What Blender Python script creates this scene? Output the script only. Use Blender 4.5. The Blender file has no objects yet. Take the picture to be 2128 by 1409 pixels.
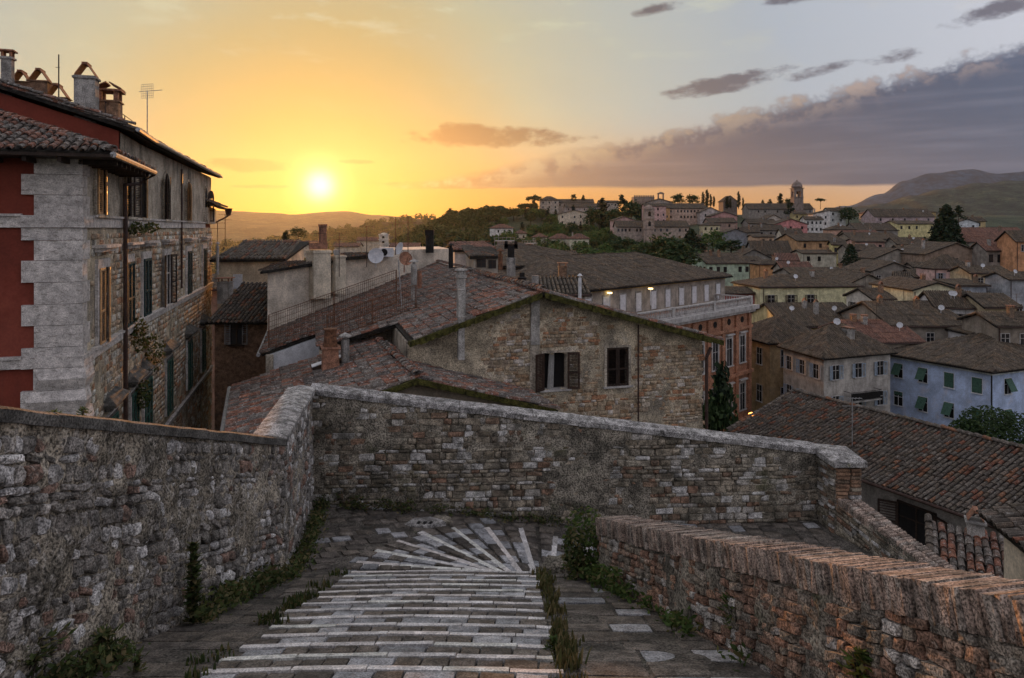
import bpy, math, random
import numpy as np
from mathutils import Matrix, Vector, noise as mnoise

SC = bpy.context.scene
COL = SC.collection
F = 1500.0          # focal length in photograph pixels (2128 wide)
HOR = 475.0         # row of the horizon in the photograph
R = math.radians

# ------------------------------------------------------------------ camera
cam_d = bpy.data.cameras.new('camera')
cam = bpy.data.objects.new('camera', cam_d)
COL.objects.link(cam)
cam.rotation_euler = (R(90), 0, 0)
cam_d.sensor_width = 36.0
cam_d.lens = F / 2128 * 36
cam_d.shift_y = -(704.5 - HOR) / 2128
cam_d.clip_start = 0.1
cam_d.clip_end = 60000
SC.camera = cam
HAZE = 3.0e-5         # density of the evening air per metre

# ------------------------------------------------------------------ light and exposure
SUN_AZ = math.atan2(-399, 1500)      # left of the view axis
SUN_EL = math.atan2(90, math.hypot(1500, 399))
sd = Vector((math.sin(SUN_AZ) * math.cos(SUN_EL), math.cos(SUN_AZ) * math.cos(SUN_EL), math.sin(SUN_EL)))
sun_d = bpy.data.lights.new('sun', 'SUN')
sun_d.energy = 3.2
sun_d.color = (1.0, 0.40, 0.09)
sun_d.angle = R(0.6)
sun = bpy.data.objects.new('sun', sun_d)
sun.rotation_euler = sd.to_track_quat('Z', 'Y').to_euler()
COL.objects.link(sun)
SC.view_settings.view_transform = 'Standard'
SC.view_settings.look = 'None'
SC.view_settings.exposure = 0.42
SC.view_settings.gamma = 1.0
SC.view_settings.use_curve_mapping = False
SC.render.engine = 'CYCLES'
cy = SC.cycles
cy.use_denoising = True
try:
    cy.denoiser = 'OPENIMAGEDENOISE'
except Exception:
    pass
cy.max_bounces = 4
cy.diffuse_bounces = 2
cy.glossy_bounces = 2
cy.transparent_max_bounces = 6
cy.transmission_bounces = 3
cy.volume_bounces = 0
cy.use_adaptive_sampling = True
cy.adaptive_threshold = 0.025
cy.sample_clamp_indirect = 4
cy.caustics_reflective = False
cy.caustics_refractive = False


# ------------------------------------------------------------------ node shorthand
class S:
    """a float socket that can be calculated with"""
    def __init__(s, t, k):
        s.t, s.k = t, k

    def _m(s, op, *a, clamp=False):
        n = s.t.nodes.new('ShaderNodeMath')
        n.operation = op
        n.use_clamp = clamp
        for i, q in enumerate((s,) + a):
            if isinstance(q, S):
                s.t.links.new(q.k, n.inputs[i])
            else:
                n.inputs[i].default_value = q
        return S(s.t, n.outputs[0])

    def __add__(s, o): return s._m('ADD', o)
    __radd__ = __add__
    def __sub__(s, o): return s._m('SUBTRACT', o)
    def __rsub__(s, o): return (s * -1.0) + o
    def __mul__(s, o): return s._m('MULTIPLY', o)
    __rmul__ = __mul__
    def __truediv__(s, o): return s._m('DIVIDE', o)
    def pow(s, o): return s._m('POWER', o)
    def min(s, o): return s._m('MINIMUM', o)
    def max(s, o): return s._m('MAXIMUM', o)
    def fract(s): return s._m('FRACT')
    def abs(s): return s._m('ABSOLUTE')

    def step(s, a, b):
        n = s.t.nodes.new('ShaderNodeMapRange')
        n.interpolation_type = 'SMOOTHSTEP'
        s.t.links.new(s.k, n.inputs['Value'])
        n.inputs['From Min'].default_value = a
        n.inputs['From Max'].default_value = b
        return S(s.t, n.outputs['Result'])


def lin(r, g, b):
    f = lambda c: (c / 255 / 12.92) if c / 255 <= 0.04045 else ((c / 255 + 0.055) / 1.055) ** 2.4
    return (f(r), f(g), f(b), 1.0)


def setin(t, sock, v):
    if isinstance(v, S):
        t.links.new(v.k, sock)
    elif hasattr(v, 'is_linked'):
        t.links.new(v, sock)
    else:
        sock.default_value = v


def mixc(t, fac, a, b, kind='MIX'):
    n = t.nodes.new('ShaderNodeMix')
    n.data_type = 'RGBA'
    n.blend_type = kind
    setin(t, n.inputs[0], fac)
    setin(t, n.inputs[6], a)
    setin(t, n.inputs[7], b)
    return n.outputs[2]


def ramp(t, fac, stops, interp='LINEAR'):
    n = t.nodes.new('ShaderNodeValToRGB')
    n.color_ramp.interpolation = interp
    e = n.color_ramp.elements
    while len(e) < len(stops):
        e.new(0.5)
    for i, (p, c) in enumerate(stops):
        e[i].position = p
        e[i].color = c if len(c) == 4 else (*c, 1)
    setin(t, n.inputs[0], fac)
    return n.outputs[0]


def nse(t, vec, scale, detail=3, rough=0.55, out=0):
    n = t.nodes.new('ShaderNodeTexNoise')
    n.inputs['Scale'].default_value = scale
    n.inputs['Detail'].default_value = detail
    n.inputs['Roughness'].default_value = rough
    if vec is not None:
        t.links.new(vec, n.inputs['Vector'])
    return S(t, n.outputs[out])


def comb(t, x, y, z):
    n = t.nodes.new('ShaderNodeCombineXYZ')
    for i, v in enumerate((x, y, z)):
        setin(t, n.inputs[i], v)
    return n.outputs[0]


# ------------------------------------------------------------------ sky
wd = bpy.data.worlds.new('World')
SC.world = wd
wd.use_nodes = True
t = wd.node_tree
t.nodes.clear()
wo = t.nodes.new('ShaderNodeOutputWorld')
bg = t.nodes.new('ShaderNodeBackground')
t.links.new(bg.outputs[0], wo.inputs[0])
bg.inputs[1].default_value = 0.1
wd.cycles.sampling_method = 'MANUAL'
wd.cycles.sample_map_resolution = 512
nis = t.nodes.new('ShaderNodeTexSky')
nis.sky_type = 'NISHITA'
nis.sun_disc = False
nis.sun_elevation = SUN_EL
nis.sun_rotation = SUN_AZ
nis.altitude = 450
nis.dust_density = 2.0
tc = t.nodes.new('ShaderNodeTexCoord')
D3 = tc.outputs['Generated']
sp = t.nodes.new('ShaderNodeSeparateXYZ')
t.links.new(D3, sp.inputs[0])
dx, dy, dz = (S(t, o) for o in sp.outputs)
az = dx._m('ARCTAN2', dy)
el = dz._m('ARCSINE')
dot = (dx * sd.x + dy * sd.y + dz * sd.z).min(1.0).max(-1.0)
ang = dot._m('ARCCOSINE')
# thin high cloud over the clear sky; it is yellow near the sun and grey blue away from it
big = nse(t, comb(t, az * 2.0, el * 6.0, 0.0), 1.3, 2, 0.6)
fine = nse(t, comb(t, az * 5.0, el * 16.0, 2.0), 2.0, 5, 0.6)
puff = nse(t, comb(t, az * 9.0, el * 18.0, 5.0), 3.0, 4, 0.62)
angn = ang + (big - 0.5) * 0.10
veil = ramp(t, angn * 0.5, [(0.0, lin(240, 184, 78)), (0.05, lin(234, 178, 80)), (0.10, lin(222, 184, 110)),
                           (0.15, lin(216, 196, 146)), (0.22, lin(204, 196, 172)), (0.32, lin(188, 190, 194)),
                           (0.55, lin(190, 194, 208)), (1.0, lin(196, 197, 210))])
warm = ramp(t, angn * 0.5, [(0.0, lin(255, 166, 28)), (0.08, lin(246, 134, 22)), (0.2, lin(234, 142, 54)),
                           (0.34, lin(218, 158, 100)), (0.5, lin(196, 176, 172)), (1.0, lin(176, 178, 194))])
low = 1.0 - (el + (big - 0.5) * 0.02).step(0.0, 0.17)
skyc = mixc(t, low, veil, warm)
# pale broken cloud high up
hi = (fine + el * 0.35).step(0.62, 0.80) * el.step(0.16, 0.34)
skyc = mixc(t, hi * 0.55, skyc, ramp(t, ang * 0.5, [(0.0, lin(255, 244, 190)), (0.2, lin(246, 236, 180)), (0.4, lin(214, 208, 200)), (1, lin(176, 182, 205))]))
hid = (big * 0.6 + fine * 0.4).step(0.50, 0.68) * el.step(0.05, 0.25)
skyc = mixc(t, hid * 0.35, skyc, ramp(t, ang * 0.5, [(0.0, lin(250, 205, 110)), (0.16, lin(206, 186, 142)), (0.3, lin(164, 160, 160)), (1, lin(140, 148, 175))]))
# small drifting clouds: azimuth, elevation, half widths
dark = ramp(t, ang * 0.5, [(0.0, lin(214, 112, 28)), (0.05, lin(190, 96, 32)), (0.09, lin(160, 90, 42)), (0.13, lin(124, 82, 54)), (0.17, lin(108, 80, 68)), (0.3, lin(88, 82, 94)), (1, lin(85, 90, 110))])
wob = (puff - 0.5) * 3.2 + (fine - 0.5) * 1.6


def vop(op, a, *bs):
    n = t.nodes.new('ShaderNodeVectorMath')
    n.operation = op
    t.links.new(a, n.inputs[0])
    for i, b in enumerate(bs):
        n.inputs[i + 1].default_value = b
    return n


flat = comb(t, az, el, 0.0)
lean = comb(t, az, el - az * 0.14, 0.0)
acc = None
for (px, py, wx, wy, amt, tilt) in ((1020, 287, 185, 20, -.2, 0), (960, 272, 50, 18, -.2, 0), (505, 343, 85, 14, -.4, 0), (740, 336, 38, 5, -.1, 0),
                              (1500, 176, 135, 18, -.2, 1), (1690, 150, 95, 15, .35, 1), (1360, 18, 60, 13, .3, 1),
                              (1640, 0, 70, 11, .3, 0), (2085, 18, 120, 22, .1, 1), (960, 383, 190, 9, -.1, 0), (560, 388, 85, 5, -.1, 0),
                              (1850, 120, 90, 16, .4, 1), (-300, 120, 260, 26, .3, 0)):
    a0 = math.atan2(px - 1064, F)
    e0 = math.atan2(HOR - py, math.hypot(F, px - 1064))
    c = math.cos(a0)
    sa, se = wx / F * c * c, wy / F * c
    e1 = e0 - (a0 * 0.14 if tilt else 0)
    v = vop('MULTIPLY_ADD', lean if tilt else flat, (1 / sa, 1 / se, 0), (-a0 / sa, -e1 / se, 0)).outputs[0]
    n = t.nodes.new('ShaderNodeVectorMath')
    n.operation = 'DOT_PRODUCT'
    t.links.new(v, n.inputs[0])
    t.links.new(v, n.inputs[1])
    d2 = S(t, n.outputs['Value'])
    d2 = d2 + amt if amt else d2
    acc = d2 if acc is None else acc.min(d2)
m = (1.0 - acc + wob).step(-0.15, 1.0)
skyc = mixc(t, m * 0.9, skyc, dark)
# the long cloud bank low in the north, climbing to the right
cum = nse(t, comb(t, az * 7.0, el * 9.0, 3.0), 3.2, 6, 0.62)
topl = ((az * 0.20) + 0.091).min(0.24).max(0.0) + (cum - 0.5) * 0.075 * (az + 0.25).step(0.0, 0.6) + (puff - 0.5) * 0.008
bot = 0.056 - (az - 0.1).abs() * 0.008 + (fine - 0.5) * 0.006
far_end = 1.0 - az.step(1.6, 2.4)
inside = (topl - el)
below = (el - bot).step(-0.002, 0.004)
m1 = inside.step(-0.004, 0.014) * below * far_end
lit = m1 * (1.0 - inside.step(0.004, 0.045)) * cum.step(0.42, 0.62)
bank = ramp(t, ang * 0.5, [(0.0, lin(230, 132, 50)), (0.08, lin(192, 118, 52)), (0.11, lin(146, 100, 78)), (0.16, lin(110, 93, 96)), (0.26, lin(92, 89, 106)), (0.38, lin(78, 88, 112)), (1, lin(130, 138, 160))])
streak = nse(t, comb(t, az * 3.0, el * 40.0, 0.0), 1.6, 3, 0.55)
bank = mixc(t, 1.0, bank, (.66, .73, .80, 1), 'MULTIPLY')
bank = mixc(t, streak.step(0.42, 0.75) * 0.35, bank, ramp(t, ang * 0.5, [(0.0, lin(255, 190, 100)), (0.2, lin(150, 128, 124)), (0.4, lin(122, 124, 142)), (1, lin(90, 98, 120))]))
skyc = mixc(t, m1, skyc, bank)
skyc = mixc(t, lit * 0.6, skyc, ramp(t, ang * 0.5, [(0.0, lin(255, 225, 150)), (0.2, lin(238, 196, 140)), (0.35, lin(222, 190, 166)), (1, lin(150, 145, 155))]))
# ground side of the sphere stays dull
skyc = mixc(t, (el * -1.0).step(0.0, 0.05), skyc, lin(120, 105, 90))
sk10 = mixc(t, 1.0, skyc, ramp(t, ang * 0.5, [(0.0, (.47, .54, .74)), (0.08, (.50, .61, .86)), (0.16, (.55, .68, .88)), (0.3, (.63, .70, .78)), (0.5, (1.02, .99, .97)), (1.0, (1.04, .99, .94))]), 'MULTIPLY')  # sky dimmed around the sun, kept brighter behind the camera to light the ground
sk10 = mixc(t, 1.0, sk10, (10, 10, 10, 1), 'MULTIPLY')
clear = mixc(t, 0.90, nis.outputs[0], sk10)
# the sun itself and its aureole
glow = (1.0 - ang.step(0.0, 0.034)).pow(1.6) * 20.0 + (1.0 - ang.step(0.0, 0.07)).pow(2.0) * 8.0 + (1.0 - ang.step(0.0, 0.24)).pow(3.0) * 0.35
gl = mixc(t, 1.0, comb(t, glow, glow * 0.72, glow * 0.26), (1, 1, 1, 1), 'MULTIPLY')
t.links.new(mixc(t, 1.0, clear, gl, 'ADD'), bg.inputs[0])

# ------------------------------------------------------------------ geometry helpers
def P(px, py, Y):
    return Vector(((px - 1064) / F * Y, Y, (HOR - py) / F * Y))


def V3(*a):
    return Vector(a)


WM = {}


def link(o, parent=None, M=None):
    COL.objects.link(o)
    M = M if M is not None else Matrix.Identity(4)
    if parent is not None:
        o.parent = parent
        o.matrix_parent_inverse = WM[parent.name].inverted()
    o.matrix_basis = M
    WM[o.name] = M.copy()
    return o


def tag(o, label=None, cat=None, group=None, kind=None):
    if label: o['label'] = label
    if cat: o['category'] = cat
    if group: o['group'] = group
    if kind: o['kind'] = kind
    return o


def thing(name, label, cat, loc=(0, 0, 0), group=None, rz=0.0):
    o = bpy.data.objects.new(name, None)
    o.empty_display_size = 0.3
    link(o, None, Matrix.Translation(Vector(loc)) @ Matrix.Rotation(rz, 4, 'Z'))
    return tag(o, label, cat, group)


class MB:
    def __init__(s):
        s.v, s.f, s.m = [], [], []

    def poly(s, pts, m=0):
        i = len(s.v)
        s.v += [tuple(p) for p in pts]
        s.f.append(tuple(range(i, i + len(pts))))
        s.m.append(m)

    def obox(s, o, a, b, c, m=0):
        """box from corner o along the vectors a, b, c"""
        o, a, b, c = (Vector(q) for q in (o, a, b, c))
        if a.cross(b).dot(c) < 0:
            a, b = b, a
        i = len(s.v)
        s.v += [tuple(q) for q in (o, o + a, o + a + b, o + b, o + c, o + a + c, o + a + b + c, o + b + c)]
        for f in ((0, 3, 2, 1), (4, 5, 6, 7), (0, 1, 5, 4), (1, 2, 6, 5), (2, 3, 7, 6), (3, 0, 4, 7)):
            s.f.append(tuple(i + k for k in f))
            s.m.append(m)

    def cbox(s, c, a, b, d, m=0):
        """box centred on c with full edge vectors a, b, d"""
        c, a, b, d = (Vector(q) for q in (c, a, b, d))
        s.obox(c - a / 2 - b / 2 - d / 2, a, b, d, m)

    def prism(s, base, top, m=0, caps=True):
        n = len(base)
        i = len(s.v)
        s.v += [tuple(p) for p in base] + [tuple(p) for p in top]
        for k in range(n):
            j = (k + 1) % n
            s.f.append((i + k, i + j, i + n + j, i + n + k))
            s.m.append(m)
        if caps:
            s.f.append(tuple(i + k for k in reversed(range(n))))
            s.f.append(tuple(i + n + k for k in range(n)))
            s.m += [m, m]

    def tube(s, path, r, n=6, m=0, r2=None):
        path = [Vector(p) for p in path]
        rings = []
        for k, p in enumerate(path):
            d = (path[min(k + 1, len(path) - 1)] - path[max(k - 1, 0)]).normalized()
            a = d.orthogonal().normalized()
            b = d.cross(a)
            q = r if r2 is None else r + (r2 - r) * k / max(1, len(path) - 1)
            rings.append([p + a * q * math.cos(2 * math.pi * j / n) + b * q * math.sin(2 * math.pi * j / n) for j in range(n)])
        i = len(s.v)
        for g in rings:
            s.v += [tuple(p) for p in g]
        for k in range(len(path) - 1):
            for j in range(n):
                j2 = (j + 1) % n
                s.f.append((i + k * n + j, i + k * n + j2, i + (k + 1) * n + j2, i + (k + 1) * n + j))
                s.m.append(m)
        s.f.append(tuple(i + j for j in reversed(range(n))))
        s.f.append(tuple(i + (len(path) - 1) * n + j for j in range(n)))
        s.m += [m, m]

    def lathe(s, c, prof, n=12, m=0, axis=None):
        """prof: list of (radius, height); axis defaults to z"""
        c = Vector(c)
        ax = Vector(axis).normalized() if axis else Vector((0, 0, 1))
        a = ax.orthogonal().normalized()
        b = ax.cross(a)
        i = len(s.v)
        for r, h in prof:
            for j in range(n):
                w = 2 * math.pi * j / n
                s.v.append(tuple(c + ax * h + (a * math.cos(w) + b * math.sin(w)) * r))
        for k in range(len(prof) - 1):
            for j in range(n):
                j2 = (j + 1) % n
                s.f.append((i + k * n + j, i + k * n + j2, i + (k + 1) * n + j2, i + (k + 1) * n + j))
                s.m.append(m)
        s.f.append(tuple(i + j for j in reversed(range(n))))
        s.f.append(tuple(i + (len(prof) - 1) * n + j for j in range(n)))
        s.m += [m, m]

    def build(s, name, mats, parent=None, smooth=False, M=None, kind=None, label=None):
        me = bpy.data.meshes.new(name)
        me.from_pydata(s.v, [], s.f)
        mats = mats if isinstance(mats, (list, tuple)) else [mats]
        for q in mats:
            me.materials.append(q)
        if len(mats) > 1:
            me.polygons.foreach_set('material_index', s.m)
        if smooth:
            me.polygons.foreach_set('use_smooth', [True] * len(me.polygons))
        me.update()
        o = bpy.data.objects.new(name, me)
        link(o, parent, M)
        if kind: o['kind'] = kind
        if label: o['label'] = label
        return o


def mesh_np(name, V, faces_flat, sizes, mat, smooth=False):
    me = bpy.data.meshes.new(name)
    me.vertices.add(len(V))
    me.vertices.foreach_set('co', np.asarray(V, np.float32).ravel())
    me.loops.add(len(faces_flat))
    me.loops.foreach_set('vertex_index', np.asarray(faces_flat, np.int32))
    me.polygons.add(len(sizes))
    st = np.concatenate(([0], np.cumsum(sizes)[:-1])).astype(np.int32)
    me.polygons.foreach_set('loop_start', st)
    me.polygons.foreach_set('loop_total', np.asarray(sizes, np.int32))
    if smooth:
        me.polygons.foreach_set('use_smooth', np.ones(len(sizes), bool))
    me.materials.append(mat)
    me.update(calc_edges=True)
    me.validate()
    return me


# prototypes of small pieces ------------------------------------------------
def ring(pts, z):
    return [(x, y, z) for x, y in pts]


def proto_stone(rng, jit, ins1, ins2, zj):
    base = [(-.5, -.5), (0, -.5), (.5, -.5), (.5, 0), (.5, .5), (0, .5), (-.5, .5), (-.5, 0)]
    base = [(x * (1 - abs(rng.gauss(0, jit)) * (1.6 if i % 2 == 0 else .5)), y * (1 - abs(rng.gauss(0, jit)) * (1.6 if i % 2 == 0 else .5))) for i, (x, y) in enumerate(base)]
    r1 = [(x * (1 - ins1), y * (1 - ins1)) for x, y in base]
    r2 = [(x * (1 - ins2), y * (1 - ins2)) for x, y in base]
    V = ring(base, -.4) + [(x, y, .62 + rng.uniform(-zj, zj)) for x, y in r1] + [(x, y, .92 + rng.uniform(-zj, zj)) for x, y in r2] + [(0, 0, 1.0 + rng.uniform(-zj, zj))]
    Fc = []
    for k in range(8):
        j = (k + 1) % 8
        Fc.append((k, j, 8 + j, 8 + k))
        Fc.append((8 + k, 8 + j, 16 + j, 16 + k))
        Fc.append((16 + k, 16 + j, 24))
    return V, Fc


def proto_tile(rng):
    """half-round roof tile: x across, y up the slope, z out; wide end down"""
    V, Fc = [], []
    n = 5
    for (y, r, dz) in ((0.0, .5, .16), (1.0, .40, 0.0)):
        for k in range(n + 1):
            a = math.pi * k / n
            V.append((-r * math.cos(a) + rng.uniform(-.02, .02), y + rng.uniform(-.015, .015), r * math.sin(a) * .95 + dz))
    for k in range(n):
        Fc.append((k, k + 1, n + 1 + k + 1, n + 1 + k))
    m = len(V)
    for k in range(n + 1):
        a = math.pi * k / n
        V.append((-.38 * math.cos(a), 0.0, .38 * math.sin(a) * .95 + .10))
    for k in range(n):
        Fc.append((k + 1, k, m + k, m + k + 1))
    return V, Fc


def proto_block(rng):
    V = [(x * .5 * (1 - abs(rng.gauss(0, .03))), y * .5 * (1 - abs(rng.gauss(0, .02))), z * .5 * (1 - abs(rng.gauss(0, .03)))) for z in (-1, 1) for y in (-1, 1) for x in (-1, 1)]
    # one ring in the middle keeps the brick from looking machine cut
    W = [(x * rng.uniform(.98, 1.03), y * rng.uniform(.98, 1.02), 0.0) for x, y in ((-.5, -.5), (.5, -.5), (-.5, .5), (.5, .5))]
    V += W
    Fc = [(0, 2, 3, 1), (4, 5, 7, 6)]
    for a, b in ((0, 1), (1, 3), (3, 2), (2, 0)):
        Fc.append((a, b, 8 + b, 8 + a))
        Fc.append((8 + a, 8 + b, 4 + b, 4 + a))
    return V, Fc


rng0 = random.Random(5)
PROTO = {
    'rubble': [proto_stone(rng0, .13, .05, .26, .14) for _ in range(14)],
    'slab': [proto_stone(rng0, .02, .010, .035, .05) for _ in range(8)],
    'strip': [proto_stone(rng0, .004, .004, .012, .04) for _ in range(6)],
    'brick': [proto_stone(rng0, .05, .04, .13, .10) for _ in range(10)],
    'block': [proto_block(rng0) for _ in range(10)],
    'tile': [proto_tile(rng0) for _ in range(8)],
}
_pm = {}


def proto_mesh(kind, i, mat):
    k = (kind, i, mat.name)
    if k not in _pm:
        V, Fc = PROTO[kind][i]
        me = bpy.data.meshes.new(kind)
        me.from_pydata(V, [], Fc)
        me.materials.append(mat)
        me.update()
        _pm[k] = me
    return _pm[k]


def show_size(M):
    c = M.translation
    if c.y < 1.0:
        return 0
    px, py = 1064 + F * c.x / c.y, HOR - F * c.z / c.y
    if not (-30 < px < 2160 and -30 < py < 1440):
        return 0
    return M.col[0].to_3d().length * M.col[1].to_3d().length / (c.y * c.y)


def pieces(kind, insts, parent, name, restname, mat, nobj=300, group_limit=None):
    """insts: list of 4x4 matrices; the nobj that show largest become objects, the rest one 'stuff' part"""
    rng = random.Random(len(insts) * 7 + 1)
    np_ = len(PROTO[kind])
    lst = [(rng.randrange(np_), M) for M in insts]
    order = sorted(range(len(lst)), key=lambda i: -show_size(lst[i][1]))
    solo = set(i for i in order[:nobj] if show_size(lst[i][1]) > 0)
    by = {}
    pinv = WM[parent.name].inverted()
    for i, (pi, M) in enumerate(lst):
        if i in solo:
            o = bpy.data.objects.new(name, proto_mesh(kind, pi, mat))
            COL.objects.link(o)
            o.parent = parent
            o.matrix_parent_inverse = pinv @ M      # a full matrix, so slanted pieces keep their slant
        else:
            by.setdefault(pi, []).append(M)
    if by:
        Vs, Fs, Sz, off = [], [], [], 0
        for pi, Ms in by.items():
            V, Fc = PROTO[kind][pi]
            V = np.array(V)
            A = np.array([[list(r) for r in M] for M in Ms])
            W = np.einsum('nij,vj->nvi', A[:, :3, :3], V) + A[:, None, :3, 3]
            flat = np.array([i for f in Fc for i in f])
            sz = np.array([len(f) for f in Fc])
            nV = len(V)
            Vs.append(W.reshape(-1, 3))
            Fs.append((flat[None, :] + (np.arange(len(Ms)) * nV)[:, None]).ravel() + off)
            Sz.append(np.tile(sz, len(Ms)))
            off += nV * len(Ms)
        me = mesh_np(restname, np.concatenate(Vs), np.concatenate(Fs), np.concatenate(Sz), mat)
        o = bpy.data.objects.new(restname, me)
        link(o, parent)
        o['kind'] = 'stuff'


def mat4(ex, ey, ez, c):
    return Matrix(((ex[0], ey[0], ez[0], c[0]), (ex[1], ey[1], ez[1], c[1]), (ex[2], ey[2], ez[2], c[2]), (0, 0, 0, 1)))
# ------------------------------------------------------------------ materials
def base_mat(name):
    m = bpy.data.materials.new(name)
    m.use_nodes = True
    t = m.node_tree
    b = t.nodes['Principled BSDF']
    g = t.nodes.new('ShaderNodeNewGeometry')
    return m, t, b, g


def piece_random(t, g):
    oi = t.nodes.new('ShaderNodeObjectInfo')
    return (S(t, g.outputs['Random Per Island']) + S(t, oi.outputs['Random']) * 7.31).fract()


def scaled(t, vec, s):
    n = t.nodes.new('ShaderNodeVectorMath')
    n.operation = 'MULTIPLY'
    t.links.new(vec, n.inputs[0])
    n.inputs[1].default_value = s
    return n.outputs[0]


def surf(name, stops, rough=.9, mottle=(6, .5), stain=None, stain2=None, fine=(45, .35), bump=.35, bscale=None, spec=.25, metal=0.0, rnd=True):
    """a worn surface: colour by piece, cloudy mottling, stains of their own shape and fine relief.
    stain = (colour, noise scale xyz, from, to, amount)"""
    m, t, b, g = base_mat(name)
    pos = g.outputs['Position']
    if len(stops) > 1:
        n = len(stops)
        c = ramp(t, piece_random(t, g), [(i / n, s) for i, s in enumerate(stops)], 'CONSTANT') if rnd else \
            ramp(t, nse(t, pos, mottle[0] * .5, 3).step(.3, .7), [(i / (n - 1), s) for i, s in enumerate(stops)])
    else:
        rg = t.nodes.new('ShaderNodeRGB')
        rg.outputs[0].default_value = (*stops[0][:3], 1)
        c = rg.outputs[0]
    n1 = nse(t, pos, mottle[0], 3, .65)
    c = mixc(t, 1.0, c, ramp(t, n1.step(.28, .72), [(0, (1 - min(.75, mottle[1] * 1.25),) * 3), (1, (1 + mottle[1] * .65,) * 3)]), 'MULTIPLY')
    for k, st in enumerate((stain, stain2)):
        if st:
            sc = st[1]
            v = scaled(t, pos, sc if isinstance(sc, tuple) else (sc, sc, sc))
            f = nse(t, v, 1.0, 4, .68).step(st[2], st[3]) * st[4]
            c = mixc(t, f, c, (*st[0][:3], 1))
    n2 = nse(t, pos, fine[0], 2, .6)
    fa = min(.8, fine[1] * 1.7)
    c = mixc(t, 1.0, c, ramp(t, n2.step(.3, .7), [(0, (1 - fa,) * 3), (1, (1 + fa * .8,) * 3)]), 'MULTIPLY')
    t.links.new(c, b.inputs['Base Color'])
    b.inputs['Roughness'].default_value = rough
    b.inputs['Metallic'].default_value = metal
    b.inputs['Specular IOR Level'].default_value = spec
    if bump:
        bp = t.nodes.new('ShaderNodeBump')
        bp.inputs['Strength'].default_value = bump
        bp.inputs['Distance'].default_value = .02 if bscale is None else bscale
        t.links.new((n1 * .6 + n2 * .5).k, bp.inputs['Height'])
        t.links.new(bp.outputs[0], b.inputs['Normal'])
    return m


def emit(name, col, s):
    m, t, b, g = base_mat(name)
    b.inputs['Base Color'].default_value = (*col, 1)
    b.inputs['Emission Color'].default_value = (*col, 1)
    b.inputs['Emission Strength'].default_value = s
    return m


_pl = {}


def plaster(col, streak=.55):
    """painted render with rain streaks; col is the paint's own colour"""
    lum = sum(col[:3]) / 3
    col = tuple(min(.66, (lum + (c - lum) * .82) * 1.38) for c in col[:3])
    k = (tuple(round(c, 3) for c in col[:3]), streak)
    if k not in _pl:
        d = tuple(c * .45 for c in col[:3])
        g = tuple(.6 * c + .08 for c in col[:3])
        _pl[k] = surf('plaster', [col], .92, (.9, .34), (d, (1.3, 1.3, .2), .48, .72, streak), (g, .7, .52, .72, .5), (14, .12), 0)
    return _pl[k]


MAT = {}
MAT['mortar'] = surf('old_lime_mortar', [(0.307, 0.270, 0.212)], .95, (2.2, .55), ((.07, .066, .058), 1.3, .5, .74, .7), ((.38, .355, .32), 8, .52, .62, .6), (38, .6), 1.0, .05)
MAT['mortar_dark'] = surf('dark_lime_mortar', [(0.255, 0.228, 0.182)], .95, (2.6, .6), ((.06, .057, .046), 1.1, .48, .72, .75), ((.06, .07, .025), 1.9, .56, .75, .6), (38, .55), .9, .035)
MAT['rubble_grey'] = surf('grey_limestone', [(0.572, 0.553, 0.529), (0.224, 0.210, 0.191), (0.309, 0.290, 0.266), (0.181, 0.167, 0.147), (0.365, 0.341, 0.313), (0.236, 0.218, 0.194), (0.268, 0.177, 0.138), (0.473, 0.459, 0.445), (0.208, 0.190, 0.170)], .9, (7, .5), ((.06, .055, .048), 3.1, .5, .68, .75), ((.42, .40, .36), 12, .6, .7, .5), (60, .4), .8, .02)
MAT['rubble_warm'] = surf('warm_limestone', [(.52,.50,.465),(.25,.22,.17),(.34,.29,.22),(.22,.185,.135),(.31,.265,.20),(.24,.165,.115),(.42,.39,.345),(.24,.21,.165),(.20,.165,.125),(.58,.56,.53),(.28,.175,.12),(.36,.32,.25)], .9, (7, .5), ((.06, .056, .042), 2.2, .48, .68, .75), ((.07, .075, .03), 1.3, .58, .74, .55), (60, .4), .8, .02)
MAT['brick_mix'] = surf('old_brick_and_stone', [(0.317, 0.186, 0.129), (0.262, 0.221, 0.172), (0.348, 0.240, 0.175), (0.228, 0.146, 0.106), (0.297, 0.256, 0.207), (0.380, 0.232, 0.154), (0.223, 0.198, 0.164), (0.476, 0.443, 0.402), (0.299, 0.185, 0.131)], .9, (9, .5), ((.07, .06, .045), 4, .5, .7, .7), ((.36, .33, .28), 14, .58, .7, .45), (70, .45), .8, .018)
MAT['cap_brick'] = surf('cap_bricks', [(0.347, 0.267, 0.216), (0.280, 0.216, 0.175), (0.389, 0.306, 0.248), (0.312, 0.266, 0.222), (0.246, 0.198, 0.166), (0.363, 0.273, 0.216)], .9, (9, .5), ((.10, .085, .065), 4, .48, .7, .7), ((.44, .40, .34), 13, .56, .7, .55), (70, .45), .8, .018)
MAT['facade_stone'] = surf('facade_rubble', [(0.525, 0.446, 0.350), (0.381, 0.302, 0.206), (0.444, 0.350, 0.238), (0.343, 0.264, 0.185), (0.426, 0.298, 0.188), (0.324, 0.220, 0.134), (0.567, 0.504, 0.441), (0.411, 0.220, 0.126), (0.484, 0.372, 0.254), (0.367, 0.288, 0.209)], .92, (6, .4), ((.17, .145, .115), 2.5, .52, .72, .6), None, (40, .35), .6, .02)
MAT['facade_mortar'] = surf('facade_mortar', [(0.508, 0.429, 0.310)], .95, (1.4, .45), ((.17, .15, .12), 1.0, .46, .66, .75), ((.42, .385, .33), 1.6, .58, .68, .6), (30, .35), .6, .03)
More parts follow.
